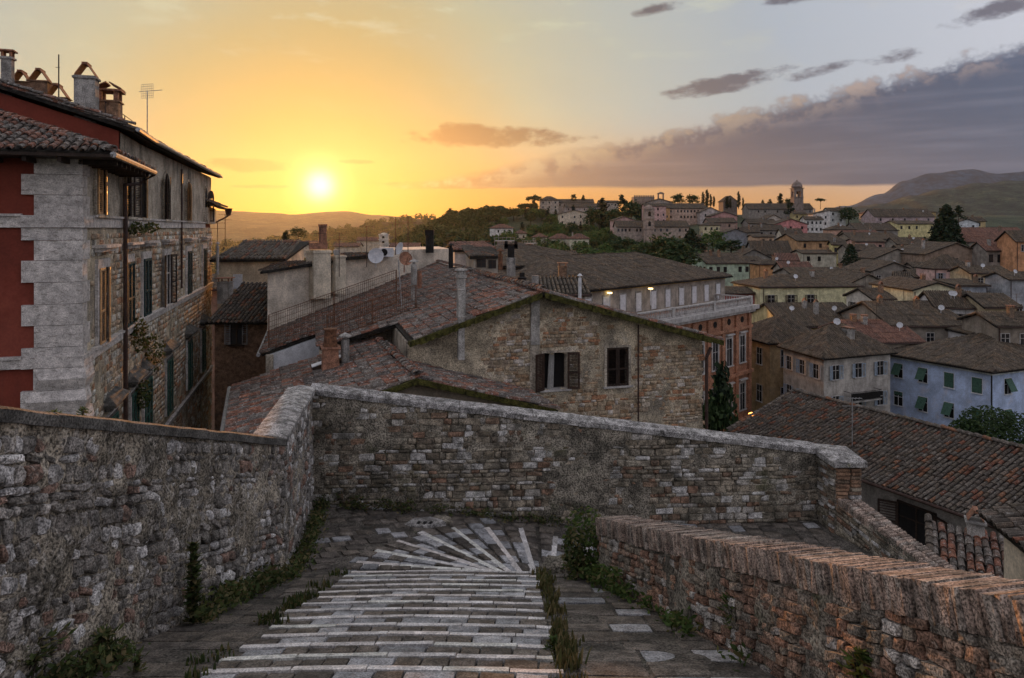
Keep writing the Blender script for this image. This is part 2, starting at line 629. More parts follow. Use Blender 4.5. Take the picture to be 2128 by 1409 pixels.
MAT['left_stone'] = surf('left_house_rubble', [(0.579, 0.517, 0.431), (0.388, 0.302, 0.216), (0.470, 0.368, 0.251), (0.376, 0.283, 0.197), (0.470, 0.251, 0.142), (0.620, 0.594, 0.515), (0.420, 0.295, 0.194), (0.507, 0.413, 0.305)], .92, (5, .4), ((.10, .088, .07), (1.6, 1.6, .5), .48, .70, .65), None, (30, .35), .6, .02)
MAT['left_plaster'] = surf('stained_render', [(0.480, 0.419, 0.334)], .94, (.9, .4), ((.075, .068, .058), (1.5, 1.5, .3), .46, .70, .8), ((.40, .365, .31), .9, .52, .70, .6), (18, .25), .4)
MAT['travertine'] = surf('travertine', [(.56, .52, .485), (.52, .485, .455), (.59, .55, .515)], .85, (4, .3), ((.17, .15, .13), (5, 5, 16), .53, .66, .65), ((.12, .115, .10), .9, .54, .72, .6), (50, .25), .5, .012)
MAT['edge_stone'] = surf('worn_step_edges', [(0.618, 0.576, 0.540), (0.559, 0.529, 0.505), (0.620, 0.618, 0.570), (0.522, 0.505, 0.487), (0.620, 0.600, 0.582)], .8, (6, .28), ((.16, .15, .14), 7, .55, .72, .7), ((.10, .095, .085), 1.3, .56, .75, .55), (60, .22), .45, .01, .2)
MAT['pave_dark'] = surf('dark_sandstone_setts', [(0.116, 0.100, 0.083), (0.151, 0.130, 0.107), (0.095, 0.084, 0.073), (0.136, 0.119, 0.103), (0.170, 0.149, 0.127)], .85, (6, .42), ((.05, .046, .04), 4, .5, .7, .7), ((.24, .225, .21), 11, .62, .75, .4), (60, .35), .7, .014, .2)
MAT['pave_pale'] = surf('pale_limestone_setts', [(0.327, 0.331, 0.342), (0.286, 0.292, 0.301), (0.376, 0.376, 0.381), (0.247, 0.252, 0.258)], .8, (6, .35), ((.12, .115, .11), 5, .53, .7, .7), None, (60, .3), .6, .012, .2)
MAT['ground'] = surf('packed_earth_paving', [(0.111, 0.100, 0.086)], .9, (3, .5), ((.04, .038, .03), 1.6, .48, .7, .7), ((.055, .065, .025), 2.2, .58, .75, .55), (40, .5), .8, .03)
MAT['coping'] = surf('weathered_coping', [(0.390, 0.377, 0.358), (0.351, 0.338, 0.325)], .9, (5, .5), ((.085, .08, .072), 9, .48, .64, .8), ((.20, .19, .085), 3.5, .62, .76, .5), (55, .5), .9, .02)
MAT['coping_dark'] = surf('dark_concrete_coping', [(.12, .115, .105)], .92, (3, .45), ((.05, .05, .045), 2, .45, .68, .7), ((.24, .23, .21), 12, .62, .75, .4), (50, .4), .7, .02)
MAT['tile'] = surf('old_roof_tiles', [(0.122, 0.093, 0.070), (0.098, 0.079, 0.065), (0.144, 0.113, 0.089), (0.169, 0.072, 0.045), (0.086, 0.071, 0.058), (0.108, 0.091, 0.076), (0.132, 0.105, 0.081), (0.156, 0.133, 0.110), (0.103, 0.083, 0.061), (0.194, 0.093, 0.052), (0.115, 0.097, 0.079)], .9, (8, .45), ((.075, .068, .058), 3.2, .5, .68, .75), ((.34, .325, .30), 9, .57, .68, .55), (60, .4), .6, .015)
MAT['tile_mossy'] = surf('mossy_roof_tiles', [(0.176, 0.126, 0.101),(0.143, 0.122, 0.105),(0.210, 0.176, 0.151),(0.277, 0.118, 0.076),(0.134, 0.113, 0.101),(0.227, 0.101, 0.067),(0.185, 0.160, 0.139),(0.244, 0.210, 0.181),(0.218, 0.113, 0.080),(0.302, 0.139, 0.088),(0.160, 0.126, 0.105)], .9, (8, .5), ((.07, .065, .058), 4, .46, .66, .8), ((.40, .39, .365), 11, .54, .66, .7), (60, .45), .6, .015)
MAT['tile_brown'] = surf('brown_roof_tiles', [(0.124, 0.098, 0.070), (0.106, 0.082, 0.063), (0.145, 0.115, 0.084), (0.093, 0.075, 0.057), (0.116, 0.094, 0.071), (0.157, 0.111, 0.073), (0.136, 0.106, 0.076)], .92, (2, .35), ((.10, .09, .078), .7, .48, .70, .6), ((.30, .275, .24), 2.5, .6, .74, .4), (12, .3), 0)
MAT['tile_red'] = surf('red_roof_tiles', [(0.228, 0.118, 0.086), (0.198, 0.106, 0.080), (0.251, 0.134, 0.098), (0.184, 0.109, 0.088)], .92, (2, .3), ((.14, .09, .07), .8, .5, .7, .6), None, (12, .3), 0)
MAT['tile_pan'] = surf('roof_tile_channels', [(.020, .017, .014)], .95, (6, .5), ((.045, .042, .036), 3, .5, .7, .7), None, (40, .4), .5)
MAT['moss'] = surf('moss', [(.075, .072, .018)], .97, (8, .6), ((.13, .11, .03), 5, .5, .7, .6), None, (60, .6), 1.0, .03)
MAT['red_wall'] = surf('oxblood_render', [(.175, .038, .024)], .92, (.6, .20), ((.12, .032, .022), (1.0, 1.0, .35), .48, .74, .6), ((.27, .075, .05), .5, .52, .66, .4), (16, .06), .08)
MAT['dark_wood'] = surf('dark_wood', [(.035, .022, .016)], .7, (6, .4), None, None, (40, .3), 0)
MAT['brown_wood'] = surf('brown_shutter_paint', [(0.045, 0.025, 0.017)], .65, (6, .3), None, None, (40, .3), 0)
MAT['green_paint'] = surf('green_shutter_paint', [(.045, .11, .085)], .6, (5, .3), None, None, (40, .2), 0)
MAT['green_dark'] = surf('dark_green_shutter_paint', [(.028, .055, .055)], .6, (5, .3), None, None, (40, .2), 0)
MAT['green_blind'] = surf('green_roller_blind', [(0.053, 0.114, 0.081)], .6, (5, .25), None, None, (40, .2), 0)
MAT['blue_shutter'] = surf('pale_blue_shutter', [(.30, .37, .45)], .6, (5, .2), None, None, (40, .15), 0)
MAT['sunlit_ochre'] = surf('sunlit_shutter_ochre', [(.48, .29, .15)], .55, (5, .25), None, None, (40, .2), 0)  # ochre brightened so the low sun's orange is put into these shutters
MAT['grey_wood'] = surf('grey_shutter', [(.20, .195, .19)], .7, (5, .25), None, None, (40, .2), 0)
MAT['white_paint'] = surf('white_paint', [(.62, .63, .65)], .6, (3, .15), None, None, (30, .12), 0)
MAT['metal'] = surf('galvanised_metal', [(.36, .36, .36)], .5, (5, .25), ((.14, .12, .10), 6, .55, .7, .5), None, (40, .2), .1, metal=.6)
MAT['pipe'] = surf('brown_downpipe', [(.06, .035, .028)], .5, (5, .3), None, None, (40, .2), 0)
MAT['rust'] = surf('rusty_steel', [(.16, .075, .04)], .85, (9, .5), ((.07, .04, .028), 8, .5, .7, .7), None, (60, .3), .3)
MAT['black'] = surf('soot_black', [(.016, .014, .013)], .8, (6, .4), None, None, (40, .3), 0)
MAT['terracotta'] = surf('terracotta', [(0.330, 0.165, 0.105)], .9, (6, .35), ((.12, .08, .06), 4, .5, .7, .6), None, (40, .3), .3)
MAT['chimney'] = surf('chimney_render', [(.34, .325, .30)], .93, (2.2, .4), ((.12, .11, .10), (3, 3, 1), .5, .72, .7), None, (40, .3), .35)
MAT['cream'] = plaster((.47, .40, .29))
MAT['blue_white'] = surf('blue_white_render', [(.46, .56, .76)], .92, (.9, .22), ((.30, .33, .42), (1.3, 1.3, .2), .50, .74, .5), ((.60, .56, .60), .6, .54, .72, .5), (14, .10), 0)  # blue of the evening skylight is mixed into this paint colour
MAT['dish'] = surf('dish_enamel', [(.55, .56, .58)], .5, (4, .15), None, None, (30, .1), 0)
MAT['brickred'] = surf('brick_courses', [(.27, .165, .105), (.23, .14, .09), (.31, .19, .12), (.21, .15, .105)], .93, (5, .4), ((.09, .075, .06), 2, .5, .7, .7), None, (50, .35), .5)
MAT['marble'] = surf('dusky_marble', [(.44, .42, .40)], .8, (2, .25), ((.20, .18, .16), (2, 2, .5), .5, .7, .6), None, (20, .15), 0)
MAT['curtain'] = surf('curtain', [(.55, .54, .52)], .9, (3, .1), None, None, (20, .1), 0)
MAT['blackout'] = surf('room_dark', [(.012, .011, .011)], .9, (3, .2), None, None, (20, .1), 0)

gm, gt, gb, gg = base_mat('window_glass')
gb.inputs['Base Color'].default_value = (.02, .022, .026, 1)
gb.inputs['Roughness'].default_value = .08
gb.inputs['Specular IOR Level'].default_value = .6
MAT['glass'] = gm


def leaf_mat(name, cols, trans=.25):
    m, t, b, g = base_mat(name)
    n = len(cols)
    c = ramp(t, piece_random(t, g), [(i / n, q) for i, q in enumerate(cols)], 'CONSTANT')
    n1 = nse(t, g.outputs['Position'], .6, 3)
    c = mixc(t, 1.0, c, ramp(t, n1.step(.3, .7), [(0, (.75,) * 3), (1, (1.2,) * 3)]), 'MULTIPLY')
    t.links.new(c, b.inputs['Base Color'])
    b.inputs['Roughness'].default_value = .75
    b.inputs['Specular IOR Level'].default_value = .2
    tr = t.nodes.new('ShaderNodeBsdfTranslucent')
    t.links.new(c, tr.inputs[0])
    mx = t.nodes.new('ShaderNodeMixShader')
    mx.inputs[0].default_value = trans
    out = t.nodes['Material Output']
    t.links.new(b.outputs[0], mx.inputs[1])
    t.links.new(tr.outputs[0], mx.inputs[2])
    t.links.new(mx.outputs[0], out.inputs[0])
    return m


MAT['weed'] = leaf_mat('weed_leaves', [(.05, .075, .024), (.07, .09, .03), (.10, .115, .035), (.04, .055, .02), (.13, .115, .05), (.06, .085, .026), (.16, .13, .06)], .3)
MAT['bush'] = leaf_mat('bush_leaves', [(.06, .10, .024), (.08, .125, .032), (.045, .075, .02), (.11, .15, .04), (.055, .09, .024), (.14, .13, .05)], .35)
MAT['dry'] = leaf_mat('dry_stalks', [(.20, .16, .075), (.14, .12, .05), (.10, .10, .035), (.07, .085, .03)], .2)
MAT['fol_dark'] = leaf_mat('dark_conifer_needles', [(.018, .032, .016), (.024, .042, .02), (.014, .026, .014), (.03, .046, .02)], .1)
MAT['fol_mid'] = leaf_mat('evergreen_leaves', [(.03, .055, .02), (.045, .075, .025), (.024, .045, .018), (.055, .085, .03)], .2)
MAT['fol_light'] = leaf_mat('broad_leaves', [(.06, .11, .028), (.08, .135, .035), (.045, .085, .024), (.10, .15, .045)], .25)
MAT['bark'] = surf('bark', [(.06, .046, .035)], .95, (6, .5), None, None, (30, .4), .6)
MAT['hill'] = surf('hill_woods', [(0.021, 0.030, 0.018), (0.038, 0.049, 0.028)], .95, (.02, .6), ((.10, .105, .05), .008, .56, .63, .6), ((.016, .024, .012), .03, .5, .6, .6), (.12, .4), 0, rnd=False)
MAT['far'] = surf('far_mountain', [(.022, .050, .078)], .95, (.004, .3), None, None, (.02, .3), 0)  # bluish haze of the distance is put into the base colour
MAT['terrain'] = surf('terrain_soil', [(.05, .058, .028)], .95, (.05, .4), ((.09, .08, .06), .02, .5, .65, .6), None, (1.5, .4), 0)
MAT['street'] = surf('stone_street', [(.06, .055, .05)], .9, (1, .4), None, None, (12, .4), .3)
# ------------------------------------------------------------------ foreground levels
PIV = (0.5, 10.6)
SLOPE = .313


def wallx(y):
    return .99 + .205 * (10.9 - y)


def g(x, y):
    """height of the stepped street below the lens"""
    if x > wallx(y) + .3 and y < 12.6 and x > .9:
        return -5.85 - .25 * max(0.0, 12.5 - y)
    if y <= PIV[1]:
        return -(1.7 + SLOPE * y)
    th = math.degrees(math.atan2(y - PIV[1], x - PIV[0]))
    k = max(0.0, (184 - th) / 12.5)
    return max(-5.85, -(5.02 + .0925 * k))


def nz(x, y, z=0.0, s=1.0):
    return mnoise.fractal(Vector((x * s, y * s, z * s)), 1.0, 2.0, 4)


# ------------------------------------------------------------------ terrain
TY = [(-400, -13), (0, -13), (20, -14), (40, -24), (75, -27), (110, -21), (160, -15), (220, -10.5), (300, -4.5), (360, .5), (420, 5.5), (480, 9), (560, 6), (700, -15), (1000, -70), (2500, -110), (13500, -110)]


def sstep(a, b, x):
    q = min(1, max(0, (x - a) / (b - a)))
    return q * q * (3 - 2 * q)


def T(x, y):
    for (a, za), (b, zb) in zip(TY, TY[1:]):
        if y <= b:
            z = za + (zb - za) * (y - a) / (b - a)
            break
    else:
        z = TY[-1][1]
    r = x / max(y, 1.0)
    z -= 45 * sstep(-.04, -.30, r) * sstep(80, 500, y)
    z -= 7 * (sstep(-.12, -.02, r) - sstep(.17, .25, r)) * sstep(180, 260, y) * (1 - sstep(400, 470, y))
    z += 2.0 * nz(x, y, 0, .012) * sstep(60, 200, y)
    return z


mb = MB()
ys = [-400, -100, -20, 0, 8, 16, 24, 32, 40, 50, 60, 75, 90, 110, 135, 160, 190, 220, 260, 300, 330, 360, 390, 420, 450, 480, 520, 560, 620, 700, 850, 1000, 1400, 2000, 3000, 4000, 5400, 6420]
nx = 60
for j, y in enumerate(ys):
    half = 6800 if abs(y) > 5000 else max(60, abs(y) * 1.5 + 40) if y < 2000 else 6500
    for i in range(nx + 1):
        x = -half + 2 * half * i / nx
        mb.v.append((x, y, T(x, y)))
for j in range(len(ys) - 1):
    for i in range(nx):
        a = j * (nx + 1) + i
        mb.f.append((a, a + 1, a + nx + 2, a + nx + 1))
        mb.m.append(0)
mb.build('ground', MAT['terrain'], smooth=True, kind='structure')

# ------------------------------------------------------------------ stepped street
mb = MB()
x0, x1, y0, y1, st = -4.0, 8.2, -2.0, 15.2, .17
nx, ny = int((x1 - x0) / st), int((y1 - y0) / st)
for j in range(ny + 1):
    for i in range(nx + 1):
        x, y = x0 + st * i, y0 + st * j
        mb.v.append((x, y, g(x, y) - .026 + .014 * nz(x, y, 0, 2.2)))
for j in range(ny):
    for i in range(nx):
        a = j * (nx + 1) + i
        if x0 + st * i > 6.45 + .333 * max(0.0, 13.9 - (y0 + st * j)) or (x0 + st * i > 2.2 + wallx(y0 + st * j) and y0 + st * j < 9.0):
            continue
        mb.f.append((a, a + 1, a + nx + 2, a + nx + 1))
        mb.m.append(0)
street = mb.build('stepped_street', MAT['ground'], smooth=True, kind='structure')
rg = random.Random(11)
edges, dark, pale = [], [], []
XL, XR, PITCH = -2.34, .36, .365


def bow(x):
    u = (x - (XL + XR) / 2) / 1.35
    return -.055 * u * u


k0 = -8
for k in range(-12, 15):
    Yk = 5.73 - PITCH + k * PITCH                  # near edge of the tread
    if Yk + PITCH > 10.62:
        break
    z0 = -(1.7 + SLOPE * Yk) + .012
    dz = -.103 / PITCH                              # the tread leans down, a small riser remains

    def top(yy, z0=z0, Yk=Yk, dz=dz):
        return z0 + dz * (yy - Yk)
    # long pale edge stones
    x = XL + rg.uniform(-.16, .05)
    while x < XR - .05:
        w = min(rg.uniform(.5, .78), XR + rg.uniform(-.03, .06) - x)
        if w < .12:
            break
        xc = x + w / 2
        yc = Yk + PITCH - .05 + bow(xc)
        yaw = -.11 * (xc - (XL + XR) / 2) / 1.35 * .6
        ex = V3(math.cos(yaw), math.sin(yaw), rg.uniform(-.008, .008)) * (w - .004)
        ey = V3(-math.sin(yaw), math.cos(yaw), dz) * .098
        edges.append(mat4(ex, ey, V3(0, 0, .09), V3(xc, yc, top(Yk + PITCH - .06) - .080 + rg.uniform(-.004, .004))))
        x += w
    # tread of setts
    x = XL + rg.uniform(-.06, .04)
    while x < XR - .04:
        pl = rg.random() < .22
        w = min(rg.uniform(.16, .30) * (1.5 if pl else 1), XR - x)
        if w < .08:
            break
        xc = x + w / 2
        d = PITCH - .102
        yc = Yk + d / 2 + bow(xc)
        yaw = -.11 * (xc - (XL + XR) / 2) / 1.35 * .6
        ex = V3(math.cos(yaw), math.sin(yaw), rg.uniform(-.02, .02)) * (w - .006)
        ey = V3(-math.sin(yaw), math.cos(yaw), dz + rg.uniform(-.012, .012)) * (d - .004)
        (pale if pl else dark).append(mat4(ex, ey, V3(0, 0, .08), V3(xc, yc, top(Yk + d / 2) - .078 + rg.uniform(-.008, .006))))
        x += w
# winding steps that turn round the pivot
for k in range(0, 14):
    tn = math.radians(184 - 12.5 * k)               # edge line of this winder
    tp = math.radians(184 - 12.5 * (k + 1))
    zt = -(5.02 + .0925 * k)
    if zt < -5.86:
        zt = -5.86
    r = .42 if k % 2 else .75
    rmax = 2.98 + rg.uniform(-.08, .1)
    while r < rmax - .1:
        w = min(rg.uniform(.8, 1.3), rmax - r)
        rc = r + w / 2
        c = V3(PIV[0] + rc * math.cos(tn), PIV[1] + rc * math.sin(tn), zt - .072)
        er = V3(math.cos(tn), math.sin(tn), 0) * (w - .008)
        et = V3(-math.sin(tn), math.cos(tn), 0) * .115
        edges.append(mat4(er, et, V3(0, 0, .09), c))
        r += w
    r = .55
    while r < rmax - .06:
        span = math.radians(12.5) * r
        rows = 1 if span < .30 else 2
        w0 = rg.uniform(.2, .32)
        for q in range(rows):
            pl = rg.random() < .42
            w = w0
            rc = r + w / 2
            f0, f1 = q / rows, (q + 1) / rows
            ta = tn + (tp - tn) * (f0 + f1) / 2
            wid = abs(tp - tn) * rc / rows - .012 - (.08 if rows == 1 else .05)
            if wid < .05:
                continue
            c = V3(PIV[0] + rc * math.cos(ta), PIV[1] + rc * math.sin(ta), zt - .0925 * (f0 + f1) / 2 * .8 - .075 + rg.uniform(-.006, .006))
            er = V3(math.cos(ta), math.sin(ta), 0) * (w - .012)
            et = V3(-math.sin(ta), math.cos(ta), .0925 * .8 / max(.12, abs(tp - tn) * rc)) * wid
            (pale if pl else dark).append(mat4(er, et, V3(0, 0, .08), c))
        r += w0
# paving outside the winders, in the landing, in the ramp on the left and the strip on the right
for i in range(-22, 46):
    for j in range(0, 30):
        x = -3.8 + .33 * i * .92
        y = 10.75 + .27 * j + (.13 if i % 2 else 0)
        if not (-3.7 < x < 6.1 and y < 14.2 + .05 * x):
            continue
        rr = math.hypot(x - PIV[0], y - PIV[1])
        if rr < 3.2 and math.degrees(math.atan2(y - PIV[1], x - PIV[0])) > 10:
            continue
        if x > wallx(y) - .1 and y < 11.2:
            continue
        if rg.random() < .12:
            continue
        pl = rg.random() < (.10 if x < 2 else .12)
        a = .45 if x < 1 else .1
        ex = V3(math.cos(a), math.sin(a), 0) * rg.uniform(.24, .34)
        ey = V3(-math.sin(a), math.cos(a), 0) * rg.uniform(.2, .26)
        for e in (ex, ey):
            e.z = g(x + e.x / 2, y + e.y / 2) - g(x - e.x / 2, y - e.y / 2)
        (pale if pl else dark).append(mat4(ex, ey, V3(0, 0, .06), V3(x, y, g(x, y) - .062 + rg.uniform(-.008, .006))))
y = 2.6
while y < 10.5:
    d = rg.uniform(.26, .42)
    # right-hand strip
    x = .52
    xe = wallx(y) - .06
    while x < xe - .1:
        w = min(rg.uniform(.35, .62), xe - x)
        pl = rg.random() < .15
        if rg.random() > .06:
            ex = V3(1, rg.uniform(-.02, .02), rg.uniform(-.015, .015)) * (w - .015)
            ey = V3(0, 1, -SLOPE) * (d - .015)
            (pale if pl else dark).append(mat4(ex, ey, V3(0, 0, .07), V3(x + w / 2, y + d / 2, g(x, y + d / 2) - .082 + rg.uniform(-.012, .008))))
        x += w
    # left-hand ramp
    x = -3.45
    while x < XL - .22:
        w = min(rg.uniform(.45, .7), XL - .1 - x)
        if rg.random() > .05 and w > .15:
            ex = V3(1, 0, rg.uniform(-.01, .01)) * (w - .01)
            ey = V3(0, 1, -SLOPE) * (d - .01)
            (pale if rg.random() < .03 else dark).append(mat4(ex, ey, V3(0, 0, .07), V3(x + w / 2, y + d / 2, g(x, y + d / 2) - .086 + rg.uniform(-.008, .006))))
        x += w
    y += d
pieces('strip', edges, street, 'step_edge', 'step_edges_far', MAT['edge_stone'])
pieces('slab', dark, street, 'paving_sett', 'paving_setts_small', MAT['pave_dark'])
pieces('slab', pale, street, 'pale_sett', 'pale_setts_small', MAT['pave_pale'])
mb = MB()
c = P(880, 1088, 13.3)
c.z = g(c.x, c.y) + .012
pts = [(-.36, -.14), (-.2, .16), (.1, .24), (.3, .12), (.42, -.02), (.22, -.1), (.02, -.2), (-.2, -.2)]
mb.prism([c + V3(a, b, -.05) for a, b in pts], [c + V3(a, b, .02) for a, b in pts])
drain = mb.build('drain_slab', MAT['coping'], thing('street_drain', 'pale concrete drain slab with slots at the foot of the back wall', 'drain', c))
mb = MB()
for i in range(3):
    mb.cbox(c + V3(-.08 + .11 * i, -.05, .022), V3(.03, .10, 0), V3(-.05, .03, 0), V3(0, 0, .012))
mb.build('slot', MAT['black'], drain)


# ------------------------------------------------------------------ walls of the street
def wall_base(A, B, zb, zt, th, nrm, mat, res=.09, disp=.03, seed=0.0, holes=()):
    """rough sheet facing nrm from A to B (xy), between zb(u) and zt(u), closed to a slab of thickness th"""
    A, B = Vector((*A, 0)), Vector((*B, 0))
    L = (B - A).length
    U = (B - A) / L
    N = Vector((*nrm, 0)).normalized()
    nu = max(2, int(L / res))
    hmax = max(zt(L * i / nu) - zb(L * i / nu) for i in range(nu + 1))
    nv = max(2, int(hmax / res))
    mb = MB()
    for j in range(nv + 1):
        for i in range(nu + 1):
            u = L * i / nu
            z = zb(u) + (zt(u) - zb(u)) * j / nv
            p = A + U * u
            d = disp * (nz(p.x + seed, p.y, z, 1.6) + .7 * nz(p.x, p.y + seed, z, 6.0))
            mb.v.append((p.x + N.x * d, p.y + N.y * d, z))
    for j in range(nv):
        for i in range(nu):
            uc, zc = L * (i + .5) / nu, zb(L * (i + .5) / nu) + (zt(L * (i + .5) / nu) - zb(L * (i + .5) / nu)) * (j + .5) / nv
            if any(h[0] < uc < h[1] and h[2] < zc < h[3] for h in holes):
                continue
            a = j * (nu + 1) + i
            mb.f.append((a, a + 1, a + nu + 2, a + nu + 1))
            mb.m.append(0)
    off = -N * th
    q0, q1 = A, B
    pts = [q0 + V3(0, 0, zb(0)), q1 + V3(0, 0, zb(L)), q1 + V3(0, 0, zt(L)), q0 + V3(0, 0, zt(0))]
    bk = [p + off for p in pts]
    mb.poly([bk[1], bk[0], bk[3], bk[2]])
    mb.poly([pts[3], pts[2], bk[2], bk[3]])
    mb.poly([pts[0], pts[3], bk[3], bk[0]])
    mb.poly([pts[2], pts[1], bk[1], bk[2]])
    return mb, A, U, N, L


def lay_stones(A, U, N, L, zb, zt, sheared, hr, wr, prot, rng, keep, holes=(), tilt=.05):
    """courses of stones on the plane; keep(u, z, p) -> how far out the stone sits, or None"""
    out = []
    zmin = min(zb(0), zb(L))
    zmax = max(zt(0), zt(L), zt(L * .37))
    hspan = (max(zt(u) - zb(u) for u in (0, L / 2, L))) if sheared else zmax - zmin
    sl = (zb(L) - zb(0)) / L if sheared else 0.0
    D = (U + V3(0, 0, sl)).normalized()
    v = 0.0
    while v < hspan:
        h = rng.uniform(*hr)
        u = rng.uniform(-.2, 0)
        while u < L:
            w = rng.uniform(*wr) * (1.5 if rng.random() < .12 else 1)
            uc, vc = u + w / 2, v + h / 2
            z = (zb(min(L, max(0, uc))) if sheared else zmin) + vc
            lo, hi = zb(min(L, max(0, uc))), zt(min(L, max(0, uc)))
            if 0 < uc < L and lo + h * .2 < z < hi - h * .45 and not any(q[0] - w * .4 < uc < q[1] + w * .4 and q[2] - h * .4 < z < q[3] + h * .4 for q in holes):
                p = A + U * uc
                d = keep(uc, z, p)
                if d is not None:
                    a = rng.gauss(0, tilt)
                    ex = (D * math.cos(a) + V3(0, 0, math.sin(a))) * (w * rng.uniform(.92, 1.06))
                    ey = (V3(0, 0, math.cos(a)) - D * math.sin(a)) * (h * rng.uniform(.88, 1.08))
                    out.append(mat4(ex, ey, N * prot, V3(p.x, p.y, z) + N * (d - prot * .72)))
            u += w
        v += h
    return out


def coping(name, A, B, za, zb_, over_in, width, thick, mat, parent, N, seglen=1.6, rise=.03, seed=1):
    rng = random.Random(seed)
    A, B = Vector((*A, 0)), Vector((*B, 0))
    L = (B - A).length
    U = (B - A) / L
    N = Vector((*N, 0)).normalized()
    n = max(1, round(L / seglen))
    for i in range(n):
        u0, u1 = L * i / n + .004, L * (i + 1) / n - .004
        mb = MB()
        m = 12
        for k in range(m + 1):
            u = u0 + (u1 - u0) * k / m
            z = za + (zb_ - za) * u / L + rng.uniform(-.004, .004)
            p = A + U * u
            j = rng.uniform(-.006, .006)
            for (o, dz) in ((over_in + j, -thick), (over_in + .004 + j, -.02), (over_in - .03, .0), (over_in - width / 2, rise), (over_in - width + .03, 0), (over_in - width, -thick)):
                mb.v.append(tuple(p + N * o + V3(0, 0, z + dz + rng.uniform(-.004, .004))))
        for k in range(m):
            for q in range(6):
                q2 = (q + 1) % 6
                mb.f.append((k * 6 + q, k * 6 + q2, (k + 1) * 6 + q2, (k + 1) * 6 + q))
                mb.m.append(0)
        mb.f.append(tuple(range(5, -1, -1)))
        mb.f.append(tuple(m * 6 + q for q in range(6)))
        mb.m += [0, 0]
        mb.build(name, mat, parent)


# left wall that runs down beside the steps
A0, A1 = (-3.66, .5), (-3.29, 10.4)
LW = thing('stone_wall', 'rough grey rubble wall with thin dark coping along the left of the steps', 'wall', (-3.5, 6, g(-3.4, 6)))
Lw = math.dist(A0, A1)
ltop = lambda u: -(3.0 - .33 * (9.9 - .9993 * u)) - .12
lbot = lambda u: -(1.7 + SLOPE * (.5 + u)) - .25
mb, A, U, N, L = wall_base(A0, A1, lbot, ltop, .42, (1, .037), MAT['mortar'], .06, .06, 3.0)
mb.build('wall_core', MAT['mortar'], LW, smooth=True)


def keepL(u, z, p):
    h = z - lbot(u)
    n = nz(p.x, p.y, z, .9) + .6 * nz(p.x + 9, p.y, z, 2.7)
    q = n * .05 + .008 - .022 * sstep(1.1, 2.0, h) + .010 * sstep(7, 3.5, u)
    return max(-.03, min(.035, q)) if q > -.05 else None


rg = random.Random(21)
pieces('rubble', lay_stones(A, U, N, L, lbot, ltop, True, (.05, .18), (.06, .26), .06, rg, keepL, tilt=.24), LW, 'stone', 'small_stones', MAT['rubble_grey'])
coping('coping_stone', A0, A1, ltop(0) + .1, ltop(L) + .1, .05, .5, .11, MAT['coping_dark'], LW, (1, .037), 2.4, .015)
# short wall running back from it
B0 = (-3.84, 13.9)
SW = thing('stone_wall', 'short weathered stone wall with broad lichened coping at the turn of the steps', 'wall', (-3.6, 12, g(-3.4, 12)))
stop_ = lambda u: -3.12 - .015 * u
sbot = lambda u: -5.35 - .03 * u
nr = (.988, .155)
mb, A, U, N, L = wall_base(A1, B0, sbot, stop_, .42, nr, MAT['mortar'], .08, .04, 7.0)
mb.build('wall_core', MAT['mortar'], SW, smooth=True)


def keepS(u, z, p):
    q = (nz(p.x, p.y, z, 1.1) + .6 * nz(p.x + 9, p.y, z, 2.7)) * .05 + .006
    return max(-.03, min(.03, q)) if q > -.05 else None


pieces('rubble', lay_stones(A, U, N, L, sbot, stop_, False, (.07, .18), (.1, .32), .07, rg, keepS, tilt=.12), SW, 'stone', 'small_stones', MAT['rubble_grey'], 120)
coping('coping_stone', (A1[0], A1[1] - .05), B0, -3.0, -3.05, .05, .54, .11, MAT['coping'], SW, nr, 1.8, .05, 3)
# back wall across the landing
C0 = (6.15, 14.5)
BW = thing('stone_wall', 'long courses of pale and brown stones in the wall across the landing', 'wall', (1.0, 14.2, g(1, 14.1)))
btop = lambda u: -3.17 - .1335 * u
bbot = lambda u: -5.55 - .055 * u
nb = (.06, -.998)
holesB = ()
mb, A, U, N, L = wall_base(B0, C0, bbot, btop, .45, nb, MAT['mortar_dark'], .08, .035, 12.0)
mb.build('wall_core', MAT['mortar_dark'], BW, smooth=True)


def keepB(u, z, p):
    n = nz(p.x, 3.1, z, .75) + .7 * nz(p.x + 9, 1.0, z, 2.4)
    q = n * .045 + .004 - .03 * sstep(.8, .2, abs(u - 5.3) / 2.0)
    return max(-.03, min(.03, q)) if q > -.042 else None


rg = random.Random(33)
pieces('brick', lay_stones(A, U, N, L, bbot, btop, False, (.06, .15), (.09, .34), .07, rg, keepB, tilt=.03), BW, 'stone', 'small_stones', MAT['rubble_warm'])
coping('coping_stone', (B0[0] - .05, B0[1]), C0, -3.06, -4.4, .06, .5, .12, MAT['coping'], BW, nb, 1.5, .045, 5)
